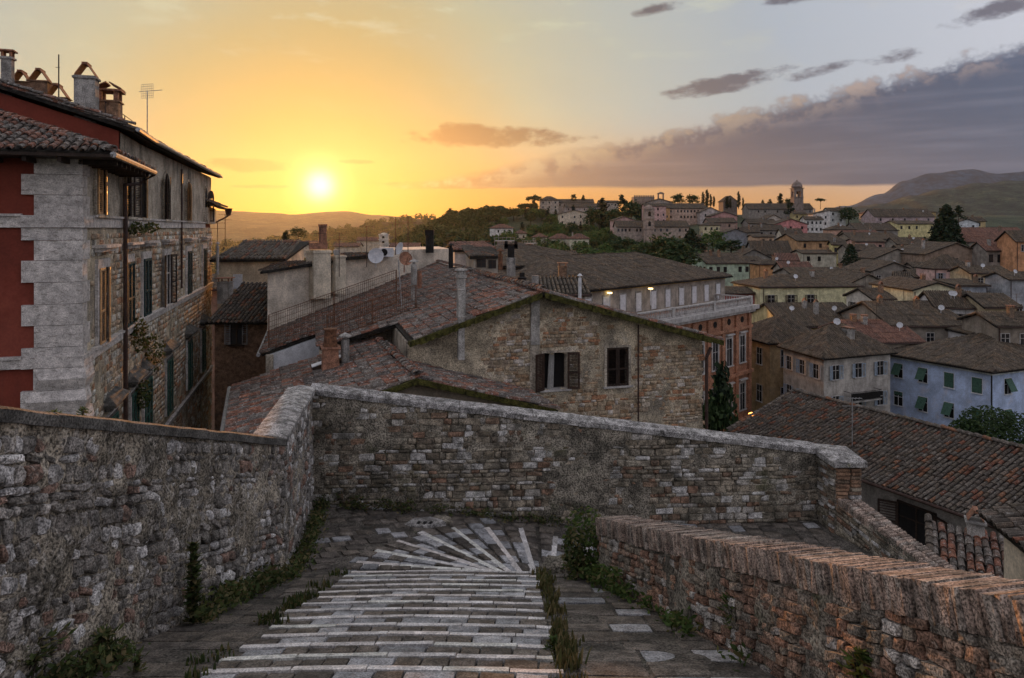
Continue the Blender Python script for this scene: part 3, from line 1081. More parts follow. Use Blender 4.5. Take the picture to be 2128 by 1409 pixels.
# its return with the brick pier
PW = thing('brick_pier', 'brick and stone pier ending the back wall under a broad coping', 'pier', (6.4, 14.0, -5.9))
D0 = (6.22, 13.9)
mb = MB()
mb.prism([V3(6.15, 14.5, -6.2), V3(6.22, 13.9, -6.2), V3(6.72, 13.9, -6.2), V3(6.72, 14.6, -6.2)], [V3(6.15, 14.5, -4.52), V3(6.22, 13.9, -4.56), V3(6.72, 13.9, -4.56), V3(6.72, 14.6, -4.52)])
mb.build('pier_core', MAT['mortar_dark'], PW)
rg = random.Random(8)
bk, stn = [], []
z = -6.1
while z < -4.62:
    h = .075
    x = 6.22
    white = -5.22 < z < -5.0
    while x < 6.70:
        w = min(rg.uniform(.2, .3), 6.72 - x)
        if w > .05:
            (stn if (white and x > 6.4) else bk).append(mat4(V3(w - .012, 0, 0), V3(0, 0, h - .014), V3(0, -.05, 0), V3(x + w / 2, 13.885 + rg.uniform(-.008, .008), z + h / 2)))
        x += w
    y = 13.9
    while y < 14.45:
        w = rg.uniform(.14, .3)
        if y + w < 14.52:
            stn.append(mat4(V3(.117, -1, 0) * (w - .015), V3(0, 0, h - .014), V3(-.05, 0, 0), V3(6.22 - .117 * (y + w / 2 - 13.9) + .01 + rg.uniform(-.01, .01), y + w / 2, z + h / 2)))
        y += w
    z += h
pieces('brick', bk, PW, 'brick', 'bricks', MAT['brickred'], 200)
pieces('brick', stn, PW, 'stone', 'stones', MAT['rubble_warm'], 200)
mb = MB()
pts = [V3(6.09, 14.44, 0), V3(6.15, 13.78, 0), V3(6.80, 13.80, 0), V3(6.80, 14.7, 0), V3(6.2, 14.9, 0)]
mid = V3(6.45, 14.3, -4.37)
lo = [p + V3(0, 0, -4.54 - .04 * (14.5 - p.y)) for p in pts]
hi_ = [p + V3(0, 0, -4.44 - .04 * (14.5 - p.y)) for p in pts]
mb.prism(lo, hi_, caps=False)
for k in range(5):
    mb.poly([hi_[k], hi_[(k + 1) % 5], mid])
mb.poly(list(reversed(lo)))
mb.build('coping_stone', MAT['coping'], PW)
# low parapet of the next flight
LP = thing('brick_parapet', 'low brick parapet falling away below the pier on the right', 'wall', (6.6, 12.8, -6.1))
E0 = (7.12, 11.2)
ptop = lambda u: -5.20 - .2 * u
pbot = lambda u: -6.7 - .2 * u
npar = (-.95, -.31)
mb, A, U, N, L = wall_base(D0, E0, pbot, ptop, .45, npar, MAT['mortar_dark'], .1, .03, 17.0)
mb.build('wall_core', MAT['mortar_dark'], LP, smooth=True)
pieces('brick', lay_stones(A, U, N, L, pbot, ptop, True, (.06, .12), (.12, .3), .06, rg, lambda u, z, p: .008 * nz(p.x, p.y, z, 3)), LP, 'stone', 'stones', MAT['rubble_warm'], 150)
cap = []
u = 0.02
while u < L:
    for q in range(2):
        c = A + U * u - N * (.1 + .22 * q) + V3(0, 0, ptop(u) - .06 + rg.uniform(-.012, .012))
        cap.append(mat4((U + V3(0, 0, -.2)) * .055, -N * .21, V3(0, 0, .12), c))
    u += .065
pieces('brick', cap, LP, 'cap_brick', 'cap_bricks', MAT['cap_brick'], 150)
# brick wall on the right of the steps
RWL = thing('brick_wall', 'low brick and rubble wall capped with bricks on edge, right of the steps', 'wall', (wallx(6), 6, g(1.5, 6)))
Fa, Fb = (wallx(9.95), 9.95), (wallx(.6), .6)
rtop = lambda u: -(3.99 - .332 * u) - .195
rbot = lambda u: -(4.82 - .307 * u) - .25
nrw = (-.98, -.2)
mb, A, U, N, L = wall_base(Fa, Fb, rbot, rtop, .40, nrw, MAT['mortar_dark'], .07, .04, 23.0)
mb.build('wall_core', MAT['mortar_dark'], RWL, smooth=True)


def keepR(u, z, p):
    q = (nz(p.x, p.y, z, 1.2) + .8 * nz(p.x + 9, p.y, z, 3.0)) * .04 + .010
    return max(-.025, min(.03, q)) if q > -.035 else None


rg = random.Random(44)
pieces('brick', lay_stones(A, U, N, L, rbot, rtop, True, (.042, .10), (.08, .24), .06, rg, keepR, tilt=.10), RWL, 'stone', 'small_stones', MAT['brick_mix'])
cap = []
u = .02
up = (U + V3(0, 0, .332)).normalized()
nup = V3(0, 0, 1) - up * up.z
nup.normalize()
while u < L:
    w = rg.uniform(.040, .062)
    a = rg.gauss(0, .05)
    h = .215 + rg.uniform(-.012, .012)
    c = A + U * (u + w / 2) + V3(0, 0, rtop(u) + .095 + rg.uniform(-.006, .006) + .01 * nz(u, 0, 0, .8)) - N * (.185 + rg.uniform(-.02, .02))
    cap.append(mat4((up + nup * a) * (w - .006), (nup - up * a) * h, N * (.45 + rg.uniform(-.02, .02)), c))
    u += w
pieces('block', cap, RWL, 'cap_brick', 'cap_bricks', MAT['cap_brick'])
# ------------------------------------------------------------------ far hills and the air
def hill(name, prof, Y, zlow, near, mat, rough, seed, n=160, back=1500):
    """ridge through the points (px, py) seen at distance Y; its flank falls to zlow at distance near"""
    mb = MB()
    xs = [p[0] for p in prof]
    rows = 22
    for j in range(rows + 1):
        q = j / rows
        for i in range(n + 1):
            px = xs[0] + (xs[-1] - xs[0]) * i / n
            for (a, ya), (b, yb) in zip(prof, prof[1:]):
                if px <= b:
                    f = (px - a) / (b - a)
                    f = f * f * (3 - 2 * f)
                    py = ya + (yb - ya) * f
                    break
            top = P(px, py, Y)
            y = near + (Y - near) * q
            s = q ** 1.25
            z = zlow + (top.z - zlow) * s
            x = top.x * (y / Y * .55 + .45)
            am = rough * (1 - q * .55) * math.sin(math.pi * min(1, q * 1.0 + .12))
            z += am * nz(x * 8 / Y + seed, y * 8 / Y, 0, 1.0) + rough * .12 * nz(x * 40 / Y + seed, y * 40 / Y, 0, 1.0)
            mb.v.append((x, y, z))
    for i in range(n + 1):
        v = mb.v[rows * (n + 1) + i]
        mb.v.append((v[0], Y + back, zlow))
    for j in range(rows + 1):
        for i in range(n):
            a = j * (n + 1) + i
            mb.f.append((a, a + 1, a + n + 2, a + n + 1))
            mb.m.append(0)
    return mb.build(name, mat, smooth=True, kind='structure')


hill('far_hills', [(-900, 452), (100, 430), (380, 432), (470, 438), (560, 442), (610, 446), (680, 440), (720, 439), (780, 447), (880, 455), (1000, 462), (1300, 470), (1600, 480)], 4600, -115, 2200, MAT['hill'], 26, 1.0)
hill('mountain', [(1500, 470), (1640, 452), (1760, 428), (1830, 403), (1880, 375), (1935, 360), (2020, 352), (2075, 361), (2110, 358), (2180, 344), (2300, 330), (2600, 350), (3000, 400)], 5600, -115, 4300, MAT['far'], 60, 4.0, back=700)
hill('wooded_hill', [(1560, 470), (1700, 442), (1760, 431), (1830, 424), (1900, 405), (1960, 392), (2040, 380), (2110, 376), (2200, 368), (2400, 360), (2800, 390)], 3000, -112, 1300, MAT['hill'], 42, 8.0)
hill('valley_slope', [(-600, 520), (300, 512), (480, 508), (600, 498), (680, 484), (740, 472), (800, 461), (870, 456), (960, 458), (1100, 470)], 1500, -105, 700, MAT['hill'], 10, 13.0, back=500)
mb = MB()
mb.obox((-7000, -450, -145), (14000, 0, 0), (0, 6950, 0), (0, 0, 145 + 640))
hz = bpy.data.materials.new('haze')
hz.use_nodes = True
hn = hz.node_tree
hn.nodes.clear()
ho = hn.nodes.new('ShaderNodeOutputMaterial')
hv = hn.nodes.new('ShaderNodeVolumePrincipled')
hv.inputs['Color'].default_value = (.72, .80, .95, 1)
hv.inputs['Density'].default_value = HAZE
hv.inputs['Anisotropy'].default_value = .72
hv.inputs['Density Attribute'].default_value = ''
hz.cycles.homogeneous_volume = True
hn.links.new(hv.outputs[0], ho.inputs['Volume'])
if HAZE > 0:
    mb.build('haze', hz, kind='stuff')


# ------------------------------------------------------------------ roofs, windows, chimneys
def rot2(d):
    return Vector((-d[1], d[0], 0))


def tile_roof(parent, O, U, V, ulen, vlen, inside=None, mat='tile', col=.22, row=.33, nobj=300, poly=None, thick=.12, tw=.21, jit=.012, seed=1, deck='roof_deck'):
    """half-round tiles on the plane O + u U + v V (U along the eave, V up the slope, unit vectors)"""
    O, U, V = Vector(O), Vector(U), Vector(V)
    N = U.cross(V).normalized()
    if N.z < 0:
        N = -N
    rng = random.Random(seed)
    pts = poly or [(0, 0), (ulen, 0), (ulen, vlen), (0, vlen)]
    w = [O + U * a + V * b for a, b in pts]
    mb = MB()
    up = [p - N * .01 for p in w]
    dn = [p - N * thick for p in w]
    if (w[1] - w[0]).cross(w[2] - w[0]).dot(N) < 0:
        up.reverse()
        dn.reverse()
    mb.prism(dn, up)
    deck_o = mb.build(deck, MAT['tile_pan'], parent)
    ins = []
    for i in range(int(ulen / col) + 1):
        u = (i + .5) * col
        for j in range(int(vlen / row) + 1):
            v = j * row + rng.uniform(-.02, .02)
            if u > ulen or v > vlen - row * .3 or (inside and not inside(u, v + row * .4)):
                continue
            a = rng.gauss(0, .03)
            ex = (U * math.cos(a) + V * math.sin(a)) * tw * rng.uniform(.72, .88)
            ey = (V * math.cos(a) - U * math.sin(a)) * row * 1.28
            ez = N * tw * rng.uniform(.74, .92)
            ins.append(mat4(ex, ey, ez, O + U * (u + rng.uniform(-jit, jit) + .05 * nz(v, u, seed, .35)) + V * (v - .05) + N * (rng.uniform(-.012, .012) + .05 * nz(u, v, seed, .45))))
    pieces('tile', ins, parent, 'tile', 'roof_tiles', MAT[mat], nobj)
    return deck_o


def ridge_tiles(parent, a, b, mat='tile', step=.34, w=.25, seed=1, nobj=60):
    a, b = Vector(a), Vector(b)
    L = (b - a).length
    d = (b - a) / L
    s = d.cross(V3(0, 0, 1)).normalized()
    n = s.cross(d)
    rng = random.Random(seed)
    ins = []
    k = 0.0
    while k < L:
        ins.append(mat4(s * w, d * step * 1.2, n * w * .8, a + d * k + n * (.03 + rng.uniform(-.012, .015))))
        k += step
    pieces('tile', ins, parent, 'ridge_tile', 'ridge_tiles', MAT[mat], nobj)


def corr_roof(name, parent, quads, mat, col=.26, rows=4, thick=.14, seed=1, amp=.06):
    """mid-distance tiled slopes: rows of half-round tile columns on each quad (eave0, eave1, ridge1, ridge0)"""
    rng = random.Random(seed)
    V, Fc = [], []

    mi = []

    def quad(a, b, c, d, m=1):
        i = len(V)
        V.extend((a, b, c, d))
        Fc.append((i, i + 1, i + 2, i + 3))
        mi.append(m)
    for (e0, e1, r1, r0) in quads:
        e0, e1, r1, r0 = (Vector(q) for q in (e0, e1, r1, r0))
        N = (e1 - e0).cross(r0 - e0)
        if N.length < 1e-6:
            N = (e1 - e0).cross(r1 - e0)
        N.normalize()
        if N.z < 0:
            N = -N
        quad(e0 - N * thick, e1 - N * thick, r1 - N * thick, r0 - N * thick, 0)
        quad(e0 - N * .01, e1 - N * .01, r1 - N * .01, r0 - N * .01, 0)
        quad(e0 - N * thick, e1 - N * thick, e1 - N * .01, e0 - N * .01, 0)
        quad(e0 - N * thick, r0 - N * thick, r0 - N * .01, e0 - N * .01, 0)
        quad(e1 - N * thick, r1 - N * thick, r1 - N * .01, e1 - N * .01, 0)
        U = e1 - e0
        L = U.length
        n = max(2, int(L / col))
        Lt = (r1 - r0).length
        Ud = U / L
        for i in range(n):
            f = (i + .5) / n
            a = e0 + U * f
            # the slope line runs straight up; clip it against the (maybe shorter) ridge
            up = (r0 - e0) - Ud * (r0 - e0).dot(Ud)
            x = f * L
            xl, xr = (r0 - e0).dot(Ud), (r1 - e0).dot(Ud)
            h = 1.0
            if x < xl and xl > 1e-3:
                h = x / xl
            elif x > xr and L - xr > 1e-3:
                h = (L - x) / (L - xr)
            if h <= .04:
                continue
            m = max(1, int(rows * h + .5))
            for k in range(m):
                g0, g1 = h * k / m, h * (k + 1) / m + .02
                j = rng.uniform(-.02, .02)
                p, q = a + up * g0 + Ud * j, a + up * min(1.02, g1) + Ud * j
                w0 = Ud * (col * .36)
                top = N * amp * rng.uniform(.9, 1.4)
                lift = N * .03
                sag = N * (.07 * nz(p.x, p.y, seed, .3) + .03)
                p, q = p + sag, q + sag
                quad(p - w0, p - w0 * .45 + top + lift, q - w0 * .4 + top, q - w0)
                quad(p - w0 * .45 + top + lift, p + w0 * .45 + top + lift, q + w0 * .4 + top, q - w0 * .4 + top)
                quad(p + w0 * .45 + top + lift, p + w0, q + w0, q + w0 * .4 + top)
                # lower lip closes the tile end
                quad(p - w0, p + w0, p + w0 * .45 + top + lift, p - w0 * .45 + top + lift)
    # merge the strips of one tile so that they count as one piece
    me = bpy.data.meshes.new(name)
    me.from_pydata([tuple(v) for v in V], [], Fc)
    me.materials.append(MAT['tile_pan'])
    me.materials.append(mat)
    me.polygons.foreach_set('material_index', mi)
    import bmesh as _bm
    b = _bm.new()
    b.from_mesh(me)
    _bm.ops.remove_doubles(b, verts=b.verts, dist=.0005)
    b.to_mesh(me)
    b.free()
    me.update()
    o = bpy.data.objects.new(name, me)
    link(o, parent)
    return o


def shutter(parent, hinge, along, up, N, w, h, mat, open_deg, slats=14, name='shutter', arched=False, panel=False):
    """louvred leaf hinged at `hinge` (lower corner); at 0 degrees it lies flat along `along`, it swings towards N"""
    a = math.radians(open_deg)
    d = (along * math.cos(a) + N * math.sin(a)).normalized()
    n = d.cross(up).normalized()
    if n.dot(N) < 0 and abs(open_deg) < 90:
        n = -n
    mb = MB()
    t_ = .04
    fw = min(.09, w * .16)
    o = Vector(hinge) - n * t_ / 2
    mb.obox(o, d * fw, up * h, n * t_)
    mb.obox(o + d * (w - fw), d * fw, up * h, n * t_)
    hh = h
    mb.obox(o + d * fw, d * (w - 2 * fw), up * fw, n * t_)
    mb.obox(o + d * fw + up * (h - fw), d * (w - 2 * fw), up * fw, n * t_)
    mb.obox(o + d * fw + up * (h * .42), d * (w - 2 * fw), up * fw * .8, n * t_)
    if panel:
        mb.obox(o + d * fw + up * fw + n * .012, d * (w - 2 * fw), up * (h - 2 * fw), n * .014)
    else:
        for k in range(slats):
            z = fw + (h - 2 * fw) * (k + .5) / slats
            mb.cbox(o + d * (w / 2) + up * z + n * t_ / 2, d * (w - 2 * fw), (up * .6 + n * .55) * min(.055, h / slats * .8), n * .006)
    if arched:
        m = 6
        pts = [o + d * (w / 2) + up * h + d * (w / 2 * math.cos(math.pi * k / m)) + up * (w * .75 * math.sin(math.pi * k / m)) for k in range(m + 1)]
        mb.prism(pts, [p + n * t_ for p in pts])
    return mb.build(name, mat, parent)


def window(parent, c, U, N, w, h, frame='marble', pane='glass', sh=None, sh_open=(0, 0), fw=.12, sill=True, deep=.05, arched=False, cross=True, slats=12, name='window'):
    """framed window set on a wall; c = centre on the wall plane, U along the wall, N outwards.
    sh: shutter material, sh_open: swing of the left and right leaf (0 closed, 175 folded back), None = no leaf"""
    U, N = Vector(U).normalized(), Vector(N).normalized()
    up = V3(0, 0, 1)
    c = Vector(c)
    lo = c - U * w / 2 - up * h / 2
    mb = MB()
    mb.obox(lo - U * fw - N * .03, U * fw, up * (h + fw), N * (.03 + deep))
    mb.obox(lo + U * w - N * .03, U * fw, up * (h + fw), N * (.03 + deep))
    if not arched:
        mb.obox(lo + up * h - N * .03 + U * .0, U * w, up * fw, N * (.033 + deep))
    else:
        m = 8
        for k in range(m):
            a0, a1 = math.pi * k / m, math.pi * (k + 1) / m
            q = lambda r, a: c + up * h / 2 + U * (r * math.cos(a)) + up * (r * math.sin(a))
            pts = [q(w / 2, a0), q(w / 2 + fw, a0), q(w / 2 + fw, a1), q(w / 2, a1)]
            mb.prism([p - N * .03 for p in pts], [p + N * deep for p in pts])
    if sill:
        mb.obox(lo - U * fw * 1.5 - up * .10 - N * .03, U * (w + 3 * fw), up * .10, N * (.03 + deep + .09))
    if cross:
        mb.obox(lo + U * (w / 2 - .03) + N * .006, U * .06, up * h, N * .03)
        mb.obox(lo + up * (h * .62) + N * .006, U * w, up * .05, N * .026)
    wo_ = mb.build(name, MAT[frame] if isinstance(frame, str) else frame, parent)
    mb = MB()
    if arched:
        m = 8
        pts = [lo + N * .004, lo + U * w + N * .004] + [c + up * h / 2 + U * (w / 2 * math.cos(math.pi * k / m)) + up * (w / 2 * math.sin(math.pi * k / m)) + N * .004 for k in range(m + 1)]
        mb.poly(pts)
    else:
        mb.poly([lo + N * .004, lo + U * w + N * .004, lo + U * w + up * h + N * .004, lo + up * h + N * .004])
    mb.build('pane', MAT[pane], wo_)
    if sh:
        m = MAT[sh] if isinstance(sh, str) else sh
        if sh_open[0] is not None:
            shutter(wo_, lo + N * (deep + .03), U, up, N, w / 2 - .005, h, m, sh_open[0], slats, arched=arched)
        if sh_open[1] is not None:
            shutter(wo_, lo + U * w + N * (deep + .03), -U, up, N, w / 2 - .005, h, m, sh_open[1], slats, arched=arched)
    return wo_


def box_chimney(parent, p, w, d, h, mat='chimney', cap='tile_tent', U=None, name='chimney'):
    p = Vector(p)
    U = Vector(U).normalized() if U else V3(1, 0, 0)
    W = V3(-U.y, U.x, 0)
    up = V3(0, 0, 1)
    mb = MB()
    mb.obox(p - U * w / 2 - W * d / 2 - up * .5, U * w, W * d, up * (h + .5))
    mb.obox(p - U * (w / 2 + .05) - W * (d / 2 + .05) + up * (h * .92), U * (w + .1), W * (d + .1), up * (h * .06))
    ch = mb.build(name, MAT[mat], parent)
    q = p + up * h
    mb = MB()
    if cap == 'tile_tent':
        for s in (-1, 1):
            mb.obox(q + U * (s * w * .48) - W * d / 2, U * (-s * w * .40) + up * (w * .62), W * d, up * .05)
        mb.cbox(q + up * (w * .66), U * w * .28, W * d, up * .07)
        mb.build('cap', MAT['terracotta'], ch)
    elif cap == 'slab':
        for a in (-1, 1):
            for b in (-1, 1):
                mb.cbox(q + U * (a * w * .4) + W * (b * d * .4) + up * .09, U * .07, W * .07, up * .18)
        mb.cbox(q + up * .205, U * (w + .16), W * (d + .16), up * .05)
        mb.build('cap', MAT['terracotta'], ch)
    elif cap == 'pot':
        mb.lathe(q, [(w * .28, 0), (w * .22, .3), (w * .22, .42), (w * .34, .44), (w * .30, .5), (.02, .56)], 10)
        mb.build('cap', MAT['terracotta'], ch)
    return ch


def pipe_chimney(parent, p, r, h, mat='metal', cap=True, name='flue_pipe'):
    p = Vector(p)
    mb = MB()
    mb.lathe(p - V3(0, 0, .3), [(r, 0), (r, .3 + h)], 10)
    if cap:
        mb.lathe(p + V3(0, 0, h + .002), [(r * .5, 0), (r * .5, .10), (r * 1.6, .102), (r * 1.5, .14), (.01, .24)], 10)
    return mb.build(name, MAT[mat], parent, smooth=False)


def antenna(parent, p, h, kind=0, mat='metal', name='antenna', dirx=(1, 0, 0)):
    p = Vector(p)
    D = Vector(dirx).normalized()
    W = V3(-D.y, D.x, 0)
    mb = MB()
    mb.tube([p, p + V3(0, 0, h)], .022, 5)
    q = p + V3(0, 0, h)
    if kind == 0:
        mb.tube([q - D * .5, q + D * .6], .014, 4)
        for k in range(7):
            c = q + D * (-.45 + .16 * k)
            mb.tube([c - W * (.30 - .02 * k), c + W * (.30 - .02 * k)], .008, 4)
            mb.tube([c - V3(0, 0, .12), c + V3(0, 0, .12)], .007, 4)
    elif kind == 1:
        for zz in (0, -.35):
            mb.tube([q + V3(0, 0, zz) - D * .45, q + V3(0, 0, zz) + D * .45], .014, 4)
        for k in range(6):
            c = q + D * (-.4 + .16 * k)
            mb.tube([c - W * .2, c + W * .2], .008, 4)
    elif kind == 2:
        for k in range(7):
            c = q + V3(0, 0, -.3 + .1 * k)
            mb.tube([c - D * .32, c + D * .32], .007, 4)
            mb.tube([q + D * (-.32 + .107 * k) - V3(0, 0, .3), q + D * (-.32 + .107 * k) + V3(0, 0, .3)], .007, 4)
        mb.tube([q - D * .8, q + D * .45], .014, 4)
    return mb.build(name, MAT[mat], parent)


def dish(parent, p, r, face=(0, -1, .35), mat='dish', name='satellite_dish', mast=.6):
    p = Vector(p)
    f = Vector(face).normalized()
    mb = MB()
    n = 14
    prof = [(.02, 0), (r * .5, r * .06), (r * .85, r * .17), (r, r * .25), (r * 1.02, r * .24), (r * .85, r * .13), (r * .5, r * .02), (.02, -.03)]
    mb.lathe(p, prof, n, axis=f)
    mb.tube([p - f * .02, p - f * .12 - V3(0, 0, .1), p - f * .12 - V3(0, 0, mast)], .025, 5)
    mb.tube([p + f * (r * .2) - V3(0, 0, r * .9), p + f * r * .9 - V3(0, 0, r * .2)], .012, 4)
    mb.cbox(p + f * r * .95 - V3(0, 0, r * .2), V3(.06, 0, 0), V3(0, .1, 0), V3(0, 0, .06))
    return mb.build(name, MAT[mat], parent)
# ------------------------------------------------------------------ house on the left
up = V3(0, 0, 1)
LB = thing('town_house', 'tall stone house with oxblood end wall, white quoins and rows of shuttered windows', 'house', (-12, 20, -14))
FP = [V3(-11.99, 20.0, 0), V3(-14.65, 28.4, 0), V3(-19.65, 47.0, 0)]
FD = [(FP[1] - FP[0]).normalized(), (FP[2] - FP[1]).normalized()]
FL = [(FP[1] - FP[0]).length, (FP[2] - FP[1]).length]


def fac(u):
    """point, direction and outward normal of the side facade at arc length u"""
    k = 0 if u < FL[0] else 1
    p = FP[k] + FD[k] * (u - (0 if k == 0 else FL[0]))
    d = FD[k]
    return p, d, V3(d.y, -d.x, 0)


def fac_px(px):
    lo, hi_ = 0.0, FL[0] + FL[1]
    for _ in range(50):
        m = (lo + hi_) / 2
        p, _, _ = fac(m)
        if 1064 + F * p.x / p.y < px:
            lo = m
        else:
            hi_ = m
    return lo


INW = V3(-FD[0].y, FD[0].x, 0)                   # into the building, leftwards
UMID = fac_px(247)                                # where the taller part begins
PM = fac(UMID)[0]
# core of the lower front part and of the taller part behind
mb = MB()
def corner_box(mb, a, b, depth, z0, z1, m=0):
    q = [a, b, b + INW * depth, a + INW * depth]
    mb.prism([p + up * z0 for p in reversed(q)], [p + up * z1 for p in reversed(q)], m)
corner_box(mb, FP[0], PM, 14, -15, 2.0)
mb.build('front_wall', MAT['red_wall'], LB)
mb = MB()
q = [PM, FP[1], FP[2], FP[2] + INW * 12, PM + INW * 12]
zr = [3.35, 3.35, 3.35, 3.35 + 12 * .32, 3.35 + 12 * .32]
mb.prism([p + up * -15 for p in reversed(q)], [p + up * z for p, z in reversed(list(zip(q, zr)))])
mb.build('upper_end_wall', MAT['red_wall'], LB)


def fsheet(name, u0, u1, z0, z1, mat, parent, off=.05, disp=.03, res=.22):
    mb = MB()
    us = [u0 + (u1 - u0) * i / max(2, int((u1 - u0) / res)) for i in range(max(2, int((u1 - u0) / res)) + 1)]
    nv = max(2, int((z1 - z0) / res))
    for j in range(nv + 1):
        z = z0 + (z1 - z0) * j / nv
        for u in us:
            p, d, n = fac(u)
            q = p + n * (off + disp * nz(u, 0, z, 1.5)) + up * z
            mb.v.append(tuple(q))
    m = len(us)
    for j in range(nv):
        for i in range(m - 1):
            a = j * m + i
            mb.f.append((a, a + 1, a + m + 1, a + m))
            mb.m.append(0)
    return mb.build(name, mat, parent, smooth=True)


UT = FL[0] + FL[1]
fsheet('side_wall', 0, UT, -15, .06, MAT['facade_mortar'], LB)
fsheet('top_floor_wall', UMID, UT, .3, 3.3, MAT['left_plaster'], LB)
fsheet('top_floor_wall', 0, UMID, .3, 2.0, MAT['left_plaster'], LB)
wins = []
for px in (206, 262, 298, 342, 388, 421):
    wins.append(('mid', fac_px(px), -2.35, 1.25, 2.3))
for px in (225, 272, 300, 346, 389, 418):
    wins.append(('low', fac_px(px), -7.3, 1.2, 2.5))
for px in (201, 262, 291, 341, 387, 424):
    wins.append(('top', fac_px(px), 1.2, 1.1, 1.55))
rg = random.Random(5)
ins = []
z = -13.5
while z < -.05:
    h = rg.uniform(.16, .28)
    u = .95 + rg.uniform(0, .3)
    while u < UT:
        w = rg.uniform(.22, .55)
        zc, uc = z + h / 2, u + w / 2
        bad = any(abs(uc - q[1]) < q[3] / 2 + .22 + w * .4 and abs(zc - q[2]) < q[4] / 2 + .3 for q in wins) or abs(zc + 3.6) < .22 or abs(zc + 9) < .2
        p, d, n = fac(uc)
        dd = (nz(uc, 0, z, .5) + .6 * nz(uc, 9, z, 1.6)) * .05 + .004
        if not bad and dd > -.02 and zc < -.1:
            a = rg.gauss(0, .05)
            ins.append(mat4((d * math.cos(a) + up * math.sin(a)) * w * .93, (up * math.cos(a) - d * math.sin(a)) * h * .9, n * .06, p + up * zc + n * (.05 + min(.03, dd) - .03)))
        u += w
    z += h
pieces('brick', ins, LB, 'stone', 'small_stones', MAT['left_stone'])
# string courses and sill courses
def course(u0, u1, z, h, out, mat='travertine', name='string_course', seg=2.2):
    n = max(1, int((u1 - u0) / seg))
    for i in range(n):
        a, b = u0 + (u1 - u0) * i / n + .005, u0 + (u1 - u0) * (i + 1) / n - .005
        pa, d, nn = fac(a)
        pb = fac(b)[0]
        mb = MB()
        mb.obox(pa + up * (z - h / 2), pb - pa, nn * out, up * h)
        mb.obox(pa + up * (z + h / 2), pb - pa, nn * (out + .07), up * .07)
        mb.build(name, MAT[mat], LB)


course(1.02, UT - 3, .18, .30, .13)
course(1.02, UT, -3.66, .22, .16)
course(4.0, UT, -9.05, .2, .14)
# the same courses across the red end wall
Uf, Nf = -INW, V3(FD[0].x, FD[0].y, 0) * -1      # along the end wall (to the right) and out of it
for z, h, out in ((.18, .30, .09), (-3.66, .26, .13)):
    for k in range(4):
        mb = MB()
        a = FP[0] + INW * (1.35 + 2.4 * k)
        mb.obox(a + up * (z - h / 2), INW * 2.39, Nf * out, up * h)
        mb.obox(a + up * (z + h / 2), INW * 2.39, Nf * (out + .06), up * .07)
        mb.build('string_course', MAT['travertine'], LB)
# quoins: big worked blocks round the corner
z = -8.6
k = 0
rg = random.Random(3)
while z < 2.0:
    rust = z < -3.9
    h = .60 if rust else rg.uniform(.54, .64)
    if z < .36 and z + h > .0:
        if z < -.1:
            h = .03 - z
        else:
            z = .36
            continue
    long_ = k % 2 == 0
    wf, ws = (1.36, .42) if long_ else (1.06, .72)
    o_ = .10 if not rust else .16
    a = FP[0] + INW * wf
    mb = MB()
    zt = min(z + h, 1.98) - .012
    if zt - z > .1:
        base = [a, FP[0], FP[0] + FD[0] * ws]
        outr = [a + Nf * o_, FP[0] + Nf * o_ - INW * o_, FP[0] + FD[0] * ws - INW * o_]
        i_ = .07 if rust else .015
        ring_ = [a - INW * .0, outr[0], outr[1], outr[2], FP[0] + FD[0] * ws, FP[0] + INW * .1 + FD[0] * .1]
        mb.prism([p + up * z for p in ring_], [p + up * zt for p in ring_])
        if rust:
            sh = [p + (FP[0] - p) * .0 for p in ring_]
            c2 = [a - INW * .16 + Nf * (o_ + .09), FP[0] + (Nf - INW) * (o_ + .09), FP[0] + FD[0] * (ws - .14) - INW * (o_ + .09)]
            mb.prism([outr[k_] + up * (z + .02) for k_ in range(3)] + [FP[0] + up * (z + .02)], [p + up * (z + h / 2) for p in c2] + [FP[0] + up * (z + h / 2)])
            mb.prism([p + up * (z + h / 2) for p in c2] + [FP[0] + up * (z + h / 2)], [outr[k_] + up * (zt - .02) for k_ in range(3)] + [FP[0] + up * (zt - .02)])
        mb.build('quoin', MAT['travertine'], LB)
    z += h
    k += 1
mb = MB()
ring_ = [FP[0] + INW * 1.35, FP[0] + INW * 1.35 + Nf * .16, FP[0] + (Nf - INW) * .16, FP[0] + FD[0] * 1.02 - INW * .16, FP[0] + FD[0] * 1.02]
mb.prism([p + up * .03 for p in ring_], [p + up * .36 for p in ring_])
mb.build('corner_band', MAT['travertine'], LB)
mb = MB()
mb.prism([p + up * -3.80 for p in ring_], [p + up * -3.50 for p in ring_])
mb.build('corner_band', MAT['travertine'], LB)
